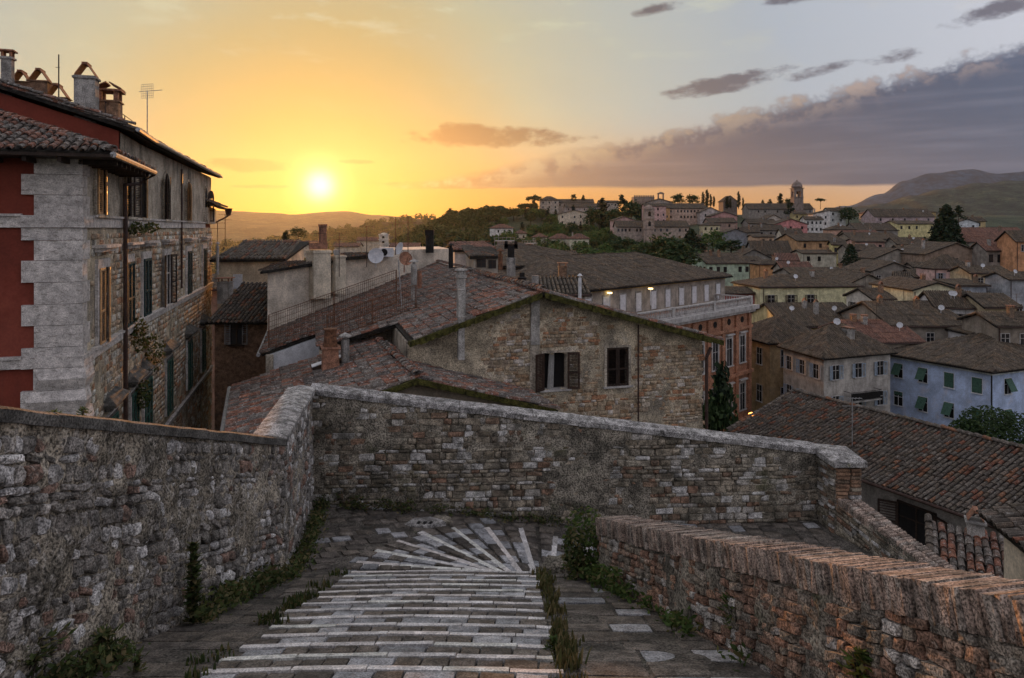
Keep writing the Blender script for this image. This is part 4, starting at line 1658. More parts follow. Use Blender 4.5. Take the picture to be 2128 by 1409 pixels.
# windows of the side facade
cfg_mid = [('sunlit_ochre', (0, 10)), ('green_dark', (0, 0)), ('green_dark', (0, 0)), ('dark_wood', (172, 168)), ('green_dark', (0, 0)), ('green_dark', (0, 0))]
cfg_low = [(None, (0, 0)), ('green_paint', (0, 0)), ('green_paint', (0, 0)), ('green_paint', (0, 0)), ('green_paint', (0, 0)), ('green_paint', (0, 0))]
cfg_top = [('sunlit_ochre', (0, 10)), ('dark_wood', (160, 165)), ('sunlit_ochre', (None, 10)), ('brown_wood', (160, 10)), ('sunlit_ochre', (150, 10)), ('dark_wood', (None, 150))]
im = il = it = 0
for kind, u, zc, w, h in wins:
    p, d, n = fac(u)
    c = p + up * zc + n * .085
    if kind == 'mid':
        m, op = cfg_mid[im]
        im += 1
        wn = window(LB, c, d, n, w, h, 'travertine', 'blackout', m, op, .16, False, .06, slats=30)
    elif kind == 'low':
        m, op = cfg_low[il]
        il += 1
        wn = window(LB, c, d, n, w, h, 'travertine', 'blackout', m or 'green_paint', op, .15, False, .06, slats=24)
    else:
        m, op = cfg_top[it]
        it += 1
        wn = window(LB, c, d, n, w, h, 'left_plaster', 'blackout', m, op, .10, True, .05, arched=(it > 1), cross=False, slats=22)
    if kind != 'top':
        mb = MB()
        zt = zc + h / 2 + (.62 if kind == 'mid' else .45)
        mb.obox(p - d * (w * .85) + up * zt, d * (w * 1.7), n * .42, up * .09)
        mb.obox(p - d * (w * .78) + up * (zt - .12), d * (w * 1.56), n * .28, up * .118)
        mb.obox(p - d * (w * .62) + up * (zt - .5), d * (w * 1.24), n * .15, up * .16)
        if kind == 'low':
            mb.prism([p - d * (w * .88) + up * (zt + .092), p + d * (w * .88) + up * (zt + .092), p + d * (w * .88) + n * .46 + up * (zt + .092), p - d * (w * .88) + n * .46 + up * (zt + .092)],
                     [p - d * (w * .5) + up * (zt + .45), p + d * (w * .5) + up * (zt + .45), p + d * (w * .5) + n * .1 + up * (zt + .40), p - d * (w * .5) + n * .1 + up * (zt + .40)])
        mb.build('hood', MAT['travertine'] if kind == 'mid' else MAT['coping_dark'], wn)
# downpipes and gutters
def fpipe(u, z0, z1, r=.07, off=.2, mat='pipe', name='downpipe'):
    p, d, n = fac(u)
    mb = MB()
    mb.tube([p + n * off + up * z0, p + n * off + up * z1], r, 8)
    mb.build(name, MAT[mat], LB)


fpipe(fac_px(246), -13, 1.55, .075, .22)
fpipe(fac_px(371), -3, 3.0, .05, .15)
ov = 1.05
pa, pb = FP[0] - FD[0] * ov - INW * ov, PM + FD[0] * .5 - INW * ov
ze = 1.93
mb = MB()
mb.tube([pa + up * (ze + .05), pb + up * (ze + .05)], .085, 8)
mb.build('gutter', MAT['metal'], LB)
mb = MB()
mb.tube([pb + up * ze, pb + INW * .5 + up * (ze - .35), fac(fac_px(246))[0] - INW * .22 + up * 1.5], .06, 8)
mb.build('gutter_bend', MAT['pipe'], LB)
# soffit and roof of the front part: hipped at the corner
sl = .36
mb = MB()
a, b, c_, d_ = pa, pb, pb + INW * 16, pa + INW * 16
mb.prism([q + up * (ze - .02) for q in (a, d_, c_, b)], [q + up * (ze + .06) for q in (a, d_, c_, b)])
for k in range(14):
    q = FP[0] + FD[0] * (-.1 + .62 * k)
    if k * .62 < UMID:
        mb.obox(q - INW * .95 + up * (ze - .16), INW * .95, FD[0] * .1, up * .138)
for k in range(6):
    mb.obox(FP[0] - FD[0] * .95 + INW * (.2 + .8 * k) + up * (ze - .16), FD[0] * .95, INW * .1, up * .138)
mb.build('eave_soffit', MAT['dark_wood'], LB)
wid = (pb - pa).length
run = 5.5
# side slope rises along INW, end slope rises along FD
Vs = (INW + up * sl).normalized()
Ve = (FD[0] + up * sl).normalized()
k1 = math.sqrt(1 + sl * sl)
tile_roof(LB, pa + up * (ze + .12), FD[0], Vs, wid, run * k1, lambda u, v: v / k1 < u + .1 and True, 'tile_mossy', .24, .34, 80, [(0, 0), (wid, 0), (wid, run * k1), (run, run * k1)], tw=.23, seed=3)
tile_roof(LB, pa + INW * 9 + up * (ze + .12), -INW, Ve, 9, run * k1, lambda u, v: v / k1 < (9 - u) + .1, 'tile_mossy', .24, .34, 160, [(0, 0), (9, 0), (9 - run, run * k1), (0, run * k1)], tw=.23, seed=4)
ridge_tiles(LB, pa + up * (ze + .16), pa + (INW + FD[0]) * run + up * (ze + .16 + run * sl), 'tile_mossy', .4, .27)
# roof of the taller part
for k, (ua, ub) in enumerate(((UMID - .25, FL[0]), (FL[0], UT + .5))):
    a, da, na = fac(ua)
    b = fac(min(ub, UT))[0] + da * max(0, ub - UT)
    O = a - INW * .55 + up * 3.42
    O1 = b - INW * .55 + up * 3.42
    Ud = (O1 - O).normalized()
    tile_roof(LB, O, Ud, (INW - Ud * INW.dot(Ud) + up * .32).normalized(), (O1 - O).length, 12.0, None, 'tile_mossy', .24, .34, 60 if k else 40, tw=.23, seed=6 + k)
    mb = MB()
    mb.tube([O + up * -.02 - INW * .08, O1 + up * -.02 - INW * .08], .08, 8)
    mb.build('gutter', MAT['metal'], LB)
vg = []
a = PM - FD[0] * .12 - INW * .5 + up * 3.52
dv = (INW + up * .32).normalized()
ridge_tiles(LB, a, a + dv * 12.5, 'tile_mossy', .36, .26, 9)
# roof furniture along the verge (photograph pixels give the sizes, the roof gives the depth)
def on_roof(px, back):
    """foot of something on the tall roof `back` metres behind the verge, seen in column px"""
    base = PM + FD[0] * back
    k = (px - 1064) / F
    s_ = (base.x - k * base.y) / (k * INW.y - INW.x)
    q = base + INW * s_
    return V3(q.x, q.y, 3.45 + (s_ + .55) * .32)


q = on_roof(16, 1.6)
ch = box_chimney(LB, q, .32, .32, 1.15, 'chimney', 'slab', INW)
q = on_roof(180, 1.2)
box_chimney(LB, q, .66, .6, 1.35, 'chimney', 'tile_tent', INW)
q = on_roof(228, 2.2)
ch = box_chimney(LB, q, .72, .7, .85, 'brickred', None, INW)
mb = MB()
for a_ in (-1, 1):
    for b_ in (-1, 1):
        mb.cbox(q + INW * (.27 * a_) + FD[0] * (.27 * b_) + up * 1.0, INW * .16, FD[0] * .16, up * .36)
mb.cbox(q + up * 1.21, INW * .9, FD[0] * .9, up * .07)
for s_ in (-1, 1):
    mb.obox(q + INW * (.45 * s_) - FD[0] * .4 + up * 1.25, INW * (-.4 * s_) + up * .22, FD[0] * .8, up * .05)
mb.build('cap', MAT['terracotta'], ch)
for px, hh, ww in ((46, .5, .55), (84, .75, .6), (120, .35, .7)):
    q = on_roof(px, 2.4)
    box_chimney(LB, q, ww, .6, hh, 'brickred', 'tile_tent', INW)
q = on_roof(122, .8)
mb = MB()
mb.tube([q, q + up * 1.75], .022, 5)
mb.tube([q + up * 1.3 - INW * .04, q + up * 1.3 + INW * .1], .01, 4)
mb.build('antenna_mast', MAT['pipe'], LB)
p_, d_, n_ = fac(fac_px(322))
antenna(LB, p_ + INW * .3 + up * 3.5, 2.4, 2, 'metal', dirx=(-.95, .3, 0))
p_, d_, n_ = fac(fac_px(262))
mb = MB()
for k in range(4):
    q = p_ + d_ * (.2 + 1.1 * k) + INW * .7 + up * 3.6
    mb.tube([q, q + up * .95], .02, 5)
mb.tube([p_ + INW * .7 + up * 4.55, p_ + d_ * 5.0 + INW * .7 + up * 4.55], .018, 5)
rl = mb.build('terrace_railing', MAT['pipe'], LB)
# low far end bay with its own little roof
pe = FP[2] - FD[1] * 3.0
mb = MB()
mb.obox(pe - INW * .0 + up * .3, FD[1] * 3.6, -INW * .25, up * 1.0)
mb.build('end_bay', MAT['left_plaster'], LB)
ne = V3(FD[1].y, -FD[1].x, 0)
corr_roof('end_bay_roof', LB, [(pe + ne * .95 + up * 1.35, pe + FD[1] * 4.0 + ne * .95 + up * 1.35, pe + FD[1] * 4.0 + up * 1.75, pe + up * 1.75)], MAT['tile'], .24, 2)
mb = MB()
q = pe + FD[1] * 4.0 + ne * 1.0 + up * 1.25
mb.prism([q + V3(-.1, -.1, -.4), q + V3(.1, -.1, -.4), q + V3(.1, .1, -.4), q + V3(-.1, .1, -.4)], [q + V3(-.2, -.2, .1), q + V3(.2, -.2, .1), q + V3(.2, .2, .1), q + V3(-.2, .2, .1)])
mb.tube([q + up * -.4, q - ne * .9 + up * -.9], .05, 6)
mb.build('hopper', MAT['pipe'], LB)
# plants rooted in the facade
def leaves(n, c, rad, size, rng, mat, parent, name='foliage', droop=0.0, V=None):
    Vv = []
    for _ in range(n):
        while True:
            q = Vector((rng.uniform(-1, 1), rng.uniform(-1, 1), rng.uniform(-1, 1)))
            if q.length < 1:
                break
        q = Vector((q.x * rad[0], q.y * rad[1], q.z * rad[2])) + Vector(c)
        a = Vector((rng.gauss(0, 1), rng.gauss(0, 1), rng.gauss(0, .7) - droop)).normalized()
        b = a.cross(Vector((rng.gauss(0, 1), rng.gauss(0, 1), rng.gauss(0, 1)))).normalized()
        s_ = size * rng.uniform(.6, 1.3)
        Vv += [q - a * s_ * .5, q + b * s_ * .28, q + a * s_ * .5, q - b * s_ * .28]
    me = mesh_np(name, np.array([tuple(v) for v in Vv]), np.arange(len(Vv)), np.full(n, 4), mat)
    o = bpy.data.objects.new(name, me)
    link(o, parent)
    return o


rg = random.Random(12)
for (px, z, r, lab) in ((300, -5.0, (.45, .45, .8), 'bushy green plant hanging from the lintel in the stone facade, largest of them'),
                        (274, -6.2, (.35, .35, .6), 'dark green plant drooping below the hood beside the brown downpipe'),
                        (268, -3.9, (.3, .3, .7), 'trailing green plant hanging under the sill course beside the downpipe'),
                        (262, .0, (.35, .35, .25), 'small green tuft on the window hood beside the downpipe'),
                        (293, .05, (.4, .3, .22), 'low grey-green tuft on the second window hood')):
    p, d, n = fac(fac_px(px))
    tp = thing('wall_plant', lab, 'plant', p + up * (z) + n * .1)
    leaves(260 if r[2] > .4 else 120, p + up * z + n * .35, r, .16, rg, MAT['weed'], tp, droop=.6)
    mb = MB()
    mb.tube([p + up * (z + r[2] * .5) + n * .06, p + up * z + n * .3, p + up * (z - r[2] * .5) + n * .35], .018, 5, r2=.006)
    mb.build('stem', MAT['bark'], tp)
# ------------------------------------------------------------------ stone house in the middle
dM, bM = V3(.963, .267, 0), V3(-.267, .963, 0)
P0 = V3(.98, 24, 0)
SR, SLf = .28, .33                                 # fall of the right and the left roof slope


def MW(t, s, z):
    return P0 + dM * t + bM * s + up * z


def mroof(t):
    return -2.1 - (SR * t if t > 0 else -SLf * t)


MH = thing('stone_house', 'rubble stone gable house with brown shutters, in the middle below the steps', 'house', MW(1, 3, -14))
fA, fB = MW(-4.4, .35, 0), MW(6.2, .35, 0)
nM = -bM
t_of = lambda u: -4.4 + u
hz1 = (4.4 + .606 - .42, 4.4 + .606 + .42, -4.83 - .625, -4.83 + .625)
hz2 = (4.4 + 2.89 - .41, 4.4 + 2.89 + .41, -4.80 - .67, -4.80 + .67)
mb, A, U, N, L = wall_base((fA.x, fA.y), (fB.x, fB.y), lambda u: -12.5, lambda u: mroof(t_of(u)) - .12, .4, (nM.x, nM.y), MAT['facade_mortar'], .12, .03, 31.0, (hz1, hz2))
# the sheet's straight back does not follow the gable, so the sides come from a second block
mb.f = mb.f[:-4]
mb.m = mb.m[:-4]
mb.build('gable_wall', MAT['facade_mortar'], MH, smooth=True)
mb = MB()
prof = [(-4.4, -12.5), (6.2, -12.5), (6.2, mroof(6.2) - .15), (0, -2.25), (-4.4, mroof(-4.4) - .15)]
mb.prism([MW(t_, .75, z) for t_, z in reversed(prof)], [MW(t_, 24, z) for t_, z in reversed(prof)])
mb.build('house_body', MAT['blackout'] if False else MAT['left_plaster'], MH)


def keepM(u, z, p):
    t_ = t_of(u)
    if t_ < -1.75 - .5 * nz(0, 0, z, 1.3):
        return None
    dt = mroof(t_) - z
    n = nz(t_, 4.0, z, .8) + .5 * nz(t_, 8.0, z, 2.2)
    if dt < .55 + .35 * nz(t_, 0, 0, 1.1) and t_ > 1.2:
        return None
    if abs(t_ - 2.89) < .75 and abs(z + 4.6) < 1.15 + .2 * n and n < .45:
        return None
    if abs(t_ + .12) < .16:
        return None
    q = n * .04 + .002
    return max(-.02, min(.024, q)) if q > -.022 else None


rg = random.Random(77)
hl = [(h[0] - .1, h[1] + .1, h[2] - .1, h[3] + .12) for h in (hz1, hz2)]
pieces('brick', lay_stones(A, U, N, L, lambda u: -9.5, lambda u: mroof(t_of(u)) - .3, False, (.06, .17), (.10, .36), .05, rg, keepM, hl, tilt=.05), MH, 'stone', 'small_stones', MAT['facade_stone'])
# windows, set back in the wall
for hz_, sh in ((hz1, 'open'), (hz2, 'closed')):
    t0, t1, z0, z1 = hz_[0] - 4.4, hz_[1] - 4.4, hz_[2], hz_[3]
    w, h = t1 - t0, z1 - z0
    fr = MB()
    lo = MW(t0, .36, z0)
    for (o, a, b) in ((lo - dM * .09 - up * .06, dM * .09, up * (h + .12)), (lo + dM * w - up * .06, dM * .09, up * (h + .12)), (lo + up * h, dM * w, up * .07)):
        fr.obox(o - bM * .05, a, b, bM * .34)
    wo_ = fr.build('window', MAT['left_plaster'], MH)
    mb = MB()
    mb.obox(lo - dM * .14 - up * .06 - bM * .10, dM * (w + .28), up * .06, bM * .4)
    mb.build('sill', MAT['marble'], wo_)
    mb = MB()
    mb.poly([lo + bM * .3, lo + dM * w + bM * .3, lo + dM * w + up * h + bM * .3, lo + up * h + bM * .3])
    mb.build('pane', MAT['blackout'], wo_)
    if sh == 'open':
        shutter(wo_, lo - bM * .07, dM, up, -bM, w / 2, h, MAT['brown_wood'], 148, 22)
        shutter(wo_, lo + dM * w - bM * .07, -dM, up, -bM, w / 2, h, MAT['brown_wood'], 168, 22)
        mb = MB()
        n = 13
        pts = []
        for k in range(n + 1):
            x = .20 + .24 * k / n
            pts.append((x, .18 + .035 * math.sin(k * 2.3)))
        for k in range(n):
            (xa, ya), (xb, yb) = pts[k], pts[k + 1]
            mb.poly([lo + dM * xa * (.92) + bM * ya + up * .02, lo + dM * xb * .92 + bM * yb + up * .02, lo + dM * (.26 + (xb - .2) * .75) + bM * yb + up * (h - .02), lo + dM * (.26 + (xa - .2) * .75) + bM * ya + up * (h - .02)])
        mb.build('curtain', MAT['curtain'], wo_, smooth=True)
    else:
        shutter(wo_, lo - bM * .02, dM, up, -bM, w / 2 - .004, h, MAT['dark_wood'], 0, 24)
        shutter(wo_, lo + dM * w - bM * .02, -dM, up, -bM, w / 2 - .004, h, MAT['dark_wood'], 0, 24)
mb = MB()
mb.obox(MW(-.28, .36, -3.9), dM * .3, -bM * .11, up * 1.78)
mb.build('flue_chase', MAT['chimney'], MH)
mb = MB()
mb.obox(MW(-.30, .36, -9.0), dM * .32, -bM * .07, up * 5.1)
mb.build('flue_chase', MAT['left_plaster'], MH)
mb = MB()
mb.tube([MW(3.62, .22, -3.35), MW(3.62, .22, -9)], .03, 6)
mb.build('downpipe', MAT['pipe'], MH)
mb = MB()
mb.tube([MW(6.25, .15, -4.6), MW(6.25, .15, -11)], .06, 8)
mb.tube([MW(6.4, .1, -4.25), MW(6.25, .15, -4.6)], .06, 8)
mb.build('downpipe', MAT['pipe'], MH)
# roofs
kL, kR = math.hypot(1, SLf), math.hypot(1, SR)
VL = (dM + up * SLf).normalized()                  # up the left slope
VR = (-dM + up * SR).normalized()


def inM(u, v):
    # u runs along bM from s = -.2, v up from t = -9.4
    s, t_ = u - .2, -9.4 + v / kL
    lim = -4.4 if s < 4 else (-4.4 - (s - 4) * 2.25 if s < 5.2 else (-7.1 if s < 8.8 else -9.4))
    return t_ > lim


O = MW(-9.4, -.2, mroof(-9.4))
tile_roof(MH, O, bM, VL, 25.2, 9.4 * kL, inM, 'tile_mossy', .23, .34, 300, [(0, 5.0 * kL), (4.2, 5.0 * kL), (5.4, 2.3 * kL), (9, 2.3 * kL), (9, 0), (25.2, 0), (25.2, 9.4 * kL), (0, 9.4 * kL)], tw=.22, jit=.02, seed=51)
tile_roof(MH, MW(6.7, 12, mroof(6.7)), -bM, VR, 12.2, 6.7 * kR, None, 'tile_mossy', .23, .34, 60, tw=.22, jit=.02, seed=52, deck='roof_deck')
ridge_tiles(MH, MW(0, -.2, -2.02), MW(0, 25, -2.02), 'tile_mossy', .36, .27, 4, 40)
# mossy verge under the edge tiles
for (ta, tb) in ((0.05, 6.7), (-.05, -4.4)):
    mb = MB()
    n = 40
    rgv = random.Random(3)
    for k in range(n):
        a = ta + (tb - ta) * k / n
        b = ta + (tb - ta) * (k + 1) / n
        j = rgv.uniform(0, .05)
        mb.prism([MW(a, -.24 - j, mroof(a) - .16 - j), MW(b, -.24 - j, mroof(b) - .16 - j), MW(b, .4, mroof(b) - .14), MW(a, .4, mroof(a) - .14)],
                 [MW(a, -.26 - j, mroof(a) + .01), MW(b, -.26 - j, mroof(b) + .01), MW(b, .2, mroof(b) - .02), MW(a, .2, mroof(a) - .02)])
    mb.build('mossy_verge', MAT['moss'], MH)
# step wall under the upper roof edge
mb = MB()
mb.obox(MW(-9.2, 8.75, mroof(-9.2) - 1.6), MW(-4.4, 8.75, mroof(-4.4) - 1.6) - MW(-9.2, 8.75, mroof(-9.2) - 1.6), bM * .3, up * 1.45)
mb.build('step_wall', MAT['white_paint'], MH)
mb = MB()
mb.obox(MW(-7.1, 5.3, mroof(-7.1) - 1.6), MW(-3.6, 5.3, mroof(-3.6) - 1.6) - MW(-7.1, 5.3, mroof(-7.1) - 1.6), bM * .3, up * 1.45)
mb.build('step_wall', MAT['left_plaster'], MH)
mb = MB()
mb.obox(MW(-9.2, 8.6, -13), bM * 16, dM * .3, up * (13 + mroof(-9.2) - .1))
mb.build('alley_wall', MAT['left_plaster'], MH)
mb = MB()
mb.tube([MW(-9.5, 8.6, mroof(-9.45)), MW(-9.5, 25, mroof(-9.45))], .08, 8)
mb.build('gutter', MAT['metal'], MH)


# rusty mesh fences on the roof
def mesh_fence(label, t0, t1, s, h0, h1, n):
    a, b = MW(t0, s, mroof(t0) + .05), MW(t1, s, mroof(t1) + .05)
    th = thing('mesh_fence', label, 'fence', a)
    for k, q in enumerate((0, .5, 1)):
        mb = MB()
        c = a.lerp(b, q)
        mb.cbox(c + up * (h0 + (h1 - h0) * q) / 2, dM * .04, bM * .04, up * (h0 + (h1 - h0) * q))
        mb.build('post', MAT['rust'], th)
    for q in (0.0, 1.0):
        mb = MB()
        mb.tube([a + up * h0 * (.04 + .96 * q), b + up * h1 * (.04 + .96 * q)], .014, 5)
        mb.build('rail', MAT['rust'], th)
    mb = MB()
    for k in range(n):
        q = (k + .5) / n
        c = a.lerp(b, q)
        mb.tube([c, c + up * (h0 + (h1 - h0) * q)], .008, 3)
    for k in range(7):
        z = (k + .5) / 7
        mb.tube([a + up * h0 * z, b + up * h1 * z], .008, 3)
    mb.build('wire_mesh', MAT['rust'], th, kind='stuff')


mesh_fence('long rusty wire mesh fence along the upper edge of the tiled roof', -9.1, -3.8, 8.9, 1.45, 1.5, 60)
mesh_fence('shorter rusty wire mesh fence on the lower roof edge behind the terracotta chimney', -6.8, -3.4, 5.6, 1.0, .95, 42)
# chimneys, ducts and aerials on this roof
ch = MB()
q = MW(-2.85, -.02, -4.2)
ch.obox(q, dM * .2, -bM * .2, up * 2.25)
ch.obox(q - dM * .01 + up * 1.35, dM * .22, -bM * .22, up * .04)
ch.build('flue_duct', MAT['chimney'], MH)
q = MW(-2.6, .6, mroof(-2.6))
cc = MB()
cc.lathe(q - up * .3, [(.16, 0), (.15, 1.3), (.15, 1.62), (.19, 1.63), (.19, 1.72), (.15, 1.73), (.15, 1.86), (.22, 1.87), (.20, 1.93), (.02, 1.95)], 12)
cc.build('chimney', MAT['chimney'], MH, smooth=False)
for (px, py, Y, r, h, m, cap) in ((1062, 560, 33.0, .20, .55, 'chimney', False), (1112, 610, 26.0, .13, .65, 'chimney', False), (1040, 545, 30.0, .10, .35, 'rust', True),
                             (893, 515, 43.0, .24, 1.05, 'black', False), (937, 545, 37.0, .12, .75, 'black', True), (860, 610, 31.0, .13, 1.25, 'chimney', True), (872, 585, 34.0, .10, .5, 'terracotta', False), (1205, 615, 38.0, .09, .95, 'dish', True)):
    pipe_chimney(MH, P(px, py, Y), r, h, m, cap)
q = P(1062, 545, 33.0)
mb = MB()
mb.cbox(q + up * .35, V3(.3, 0, 0), V3(0, .3, 0), up * .9)
mb.cbox(q + up * .72, V3(.62, 0, 0), V3(0, .24, 0), up * .22)
for s_ in (-1, 1):
    mb.cbox(q + V3(.22 * s_, 0, .82), V3(.14, 0, 0), V3(0, .24, 0), up * .30)
mb.build('cowl', MAT['black'], MH)
q = P(893, 490, 43.0)
mb = MB()
mb.cbox(q + up * .2, V3(.5, 0, 0), V3(0, .5, 0), up * .3)
mb.build('cowl', MAT['black'], MH)
mb = MB()
q = P(1085, 600, 26.5)
mb.lathe(q, [(.17, 0), (.17, .1), (.12, .12), (.19, .2), (.12, .22), (.19, .3), (.12, .32), (.19, .40), (.1, .45), (.1, .6)], 12)
mb.build('vent_cowl', MAT['black'], MH)
dish(MH, P(842, 538, 33), .32, (.5, -.8, .25), 'terracotta')
dish(MH, P(832, 517, 36), .32, (-.7, -.6, .3))
antenna(MH, P(822, 530, 36), 1.9, 1, 'pipe')
antenna(MH, P(848, 530, 37), 2.0, 1, 'pipe')
mb = MB()
mb.tube([P(838, 690, 30.5), P(832, 600, 30.5), P(828, 540, 30.5)], .025, 5)
mb.build('mast', MAT['metal'], MH)
# low front wing with its gable
NH = thing('stone_house', 'low tiled wing with mossy gable edge just behind the coping wall', 'house', (-2.69, 20.3, -13))
dN, bN = V3(.942, .335, 0), V3(-.335, .942, 0)
Q0 = V3(-2.69, 20.3, 0)
SN = .29
kN = math.hypot(1, SN)


def NW(t, s, z):
    return Q0 + dN * t + bN * s + up * z


nroof = lambda t_: -4.2 - SN * abs(t_)
mb = MB()
prof = [(-4.7, -13), (3.9, -13), (3.9, nroof(3.9) - .15), (0, -4.35), (-4.7, nroof(4.7) - .15)]
mb.prism([NW(t_, .35, z) for t_, z in reversed(prof)], [NW(t_, 6.4, z) for t_, z in reversed(prof)])
mb.build('house_body', plaster((.25, .20, .15)), NH)
tile_roof(NH, NW(-5.0, -.1, nroof(5.0)), bN, (dN + up * SN).normalized(), 7.9, 5.0 * kN, None, 'tile_mossy', .225, .34, 300, tw=.22, jit=.02, seed=61)
tile_roof(NH, NW(4.3, 6.6, nroof(4.3)), -bN, (-dN + up * SN).normalized(), 6.7, 4.3 * kN, None, 'tile_mossy', .225, .34, 300, tw=.22, jit=.02, seed=62)
ridge_tiles(NH, NW(0, -.15, -4.12), NW(0, 6.4, -4.12), 'tile_mossy', .36, .27, 6)
for (ta, tb) in ((0, 4.2), (0, -5.0)):
    mb = MB()
    rgv = random.Random(5)
    for k in range(24):
        a, b = ta + (tb - ta) * k / 24, ta + (tb - ta) * (k + 1) / 24
        j = rgv.uniform(0, .05)
        mb.prism([NW(a, -.15 - j, nroof(a) - .15), NW(b, -.15 - j, nroof(b) - .15), NW(b, .4, nroof(b) - .14), NW(a, .4, nroof(a) - .14)],
                 [NW(a, -.17 - j, nroof(a) + .02), NW(b, -.17 - j, nroof(b) + .02), NW(b, .2, nroof(b) - .02), NW(a, .2, nroof(a) - .02)])
    mb.build('mossy_verge', MAT['moss'], NH)
q = NW(-1.9, 4.8, nroof(1.9))
mb = MB()
mb.prism([q + dN * a + bN * b - up * .3 for a, b in ((-.3, -.3), (.3, -.3), (.3, .3), (-.3, .3))], [q + dN * a + bN * b + up * .75 for a, b in ((-.24, -.24), (.24, -.24), (.24, .24), (-.24, .24))])
mb.cbox(q + up * .78, dN * .62, bN * .62, up * .06)
ch = mb.build('chimney', MAT['terracotta'], NH)
mb = MB()
mb.prism([q + dN * a + bN * b + up * .812 for a, b in ((-.22, -.22), (.22, -.22), (.22, .22), (-.22, .22))], [q + dN * a + bN * b + up * 1.35 for a, b in ((-.16, -.16), (.16, -.16), (.16, .16), (-.16, .16))])
mb.cbox(q + up * 1.38, dN * .42, bN * .42, up * .05)
mb.build('chimney_top', MAT['rust'], ch)
pipe_chimney(NH, NW(-1.4, 4.9, nroof(1.4)), .14, .85, 'chimney', True)
q = NW(-2.45, 5.0, nroof(2.45))
mb = MB()
a1 = (dN + up * SN).normalized()
mb.obox(q, a1 * .95, bN * .35, up * .26)
sk = mb.build('skylight', MAT['dark_wood'], NH)
mb = MB()
mb.obox(q + up * .265 - bN * .03 - a1 * .03, a1 * 1.01, bN * .42, up * .03)
mb.build('skylight_lid', MAT['white_paint'], sk)
mb = MB()
mb.tube([NW(-5.15, -.2, nroof(5.0) - .1), NW(-5.15, 7.9, nroof(5.0) - .1)], .07, 8)
mb.build('gutter', MAT['metal'], NH)
mb = MB()
for s_ in range(2):
    mb.tube([NW(-4.6 + .18 * s_, -.3, -6.6), NW(-4.2 + .18 * s_, -.25, -5.4)], .012, 4)
for k in range(7):
    c = NW(-4.6, -.3, -6.6).lerp(NW(-4.2, -.25, -5.4), (k + .5) / 7)
    mb.tube([c - dN * .1, c + dN * .3], .008, 4)
mb.build('antenna', MAT['dish'], NH)

# ------------------------------------------------------------------ tiled building below on the right
RH = thing('tiled_house', 'long grey house under a big brown tiled roof, below the wall on the right', 'house', (14, 32, -16))
R0 = V3(15.5, 39.7, -9.0)
rd = V3(.454, -.891, 0)
rp = V3(-.891, -.454, 0)                            # from ridge down to the eave
sl = .32
kk = math.hypot(1, sl)
W_ = 4.85
O = R0 + rp * W_ - up * sl * W_
tile_roof(RH, O, rd, (-rp + up * sl).normalized(), 22.0, W_ * kk, None, 'tile', .215, .33, 300, tw=.205, jit=.008, seed=71)
tile_roof(RH, R0 - rp * W_ - up * sl * W_ + rd * 22, -rd, (rp + up * sl).normalized(), 22.0, W_ * kk, None, 'tile', .3, .36, 0, tw=.28, seed=72)
ridge_tiles(RH, R0 + up * .06, R0 + rd * 22 + up * .06, 'tile', .36, .27, 8, 60)
ridge_tiles(RH, O - rd * .02 + up * .05, R0 - rd * .02 + up * .05, 'tile', .34, .24, 10, 20)
mb = MB()
pr = [(-W_ + .5, -16), (W_ - .5, -16), (W_ - .5, -9 - sl * (W_ - .5) - .16), (0, -9.2), (-W_ + .5, -9 - sl * (W_ - .5) - .16)]
fr0, fr1 = R0 + rd * .3, R0 + rd * 21.8
mb.prism([V3(fr0.x, fr0.y, 0) + rp * a + up * z for a, z in pr], [V3(fr1.x, fr1.y, 0) + rp * a + up * z for a, z in pr])
mb.build('house_body', plaster((.23, .21, .185), .7), RH)
mb = MB()
mb.tube([O + rp * .08 - up * .05, O + rd * 22 + rp * .08 - up * .05], .07, 8)
mb.build('gutter', MAT['pipe'], RH)
ew = O - rp * .5
for k, (dd, w, h, zc) in enumerate(((10.0, 1.5, 1.5, -11.9), (14.3, 1.6, 1.2, -12.3))):
    window(RH, V3(ew.x, ew.y, 0) + rd * dd + up * zc + rp * .02, rd, rp, w, h, 'dark_wood', 'blackout', 'dark_wood' if k == 0 else None, (150, 160), .07, True, .05)
pipe_chimney(RH, R0 + rd * 16.2 + rp * 3.9 - up * (sl * 3.9), .14, .55, 'chimney', True)
antenna(RH, R0 + rd * 6.0 + rp * 3.0 - up * (sl * 3.0), 2.2, 1, 'metal')
# small roofs at the right edge under it
SH = thing('shed', 'small red-brown tiled outbuilding roof with a tile-capped chimney beyond the parapet', 'shed', P(1950, 1200, 20))
O = P(1935, 1205, 19.2)
u1 = (P(2094, 1222, 18.4) - O)
u1.z = 0
ul = u1.length
u1.normalize()
w1 = V3(-u1.y, u1.x, 0)
v1 = (w1 + up * .36).normalized()
tile_roof(SH, O, u1, v1, ul + .4, 2.1, None, 'tile_mossy', .21, .32, 150, tw=.245, seed=81)
ridge_tiles(SH, O + up * .05, O + v1 * 2.1 + up * .05, 'tile', .3, .22, 3, 20)
mb = MB()
mb.obox(O + w1 * .2 - up * 4, u1 * (ul + .3), w1 * 1.8, up * 3.9)
mb.build('house_body', plaster((.3, .25, .19)), SH)
box_chimney(SH, P(2027, 1120, 20.4) - up * .2, .42, .42, .75, 'chimney', 'tile_tent', u1)
CH_ = thing('outbuilding', 'cream wall with a tiled eave at the right edge below the big roof', 'house', P(2128, 1210, 17))
O = P(2032, 1062, 17.5)
u2 = (P(2140, 1112, 15.2) - O)
u2.z = 0
u2.normalize()
v2 = (V3(-u2.y, u2.x, 0) + up * .25).normalized()
tile_roof(CH_, O, u2, v2, 5.0, 2.4, None, 'tile', .24, .36, 120, tw=.23, seed=83)
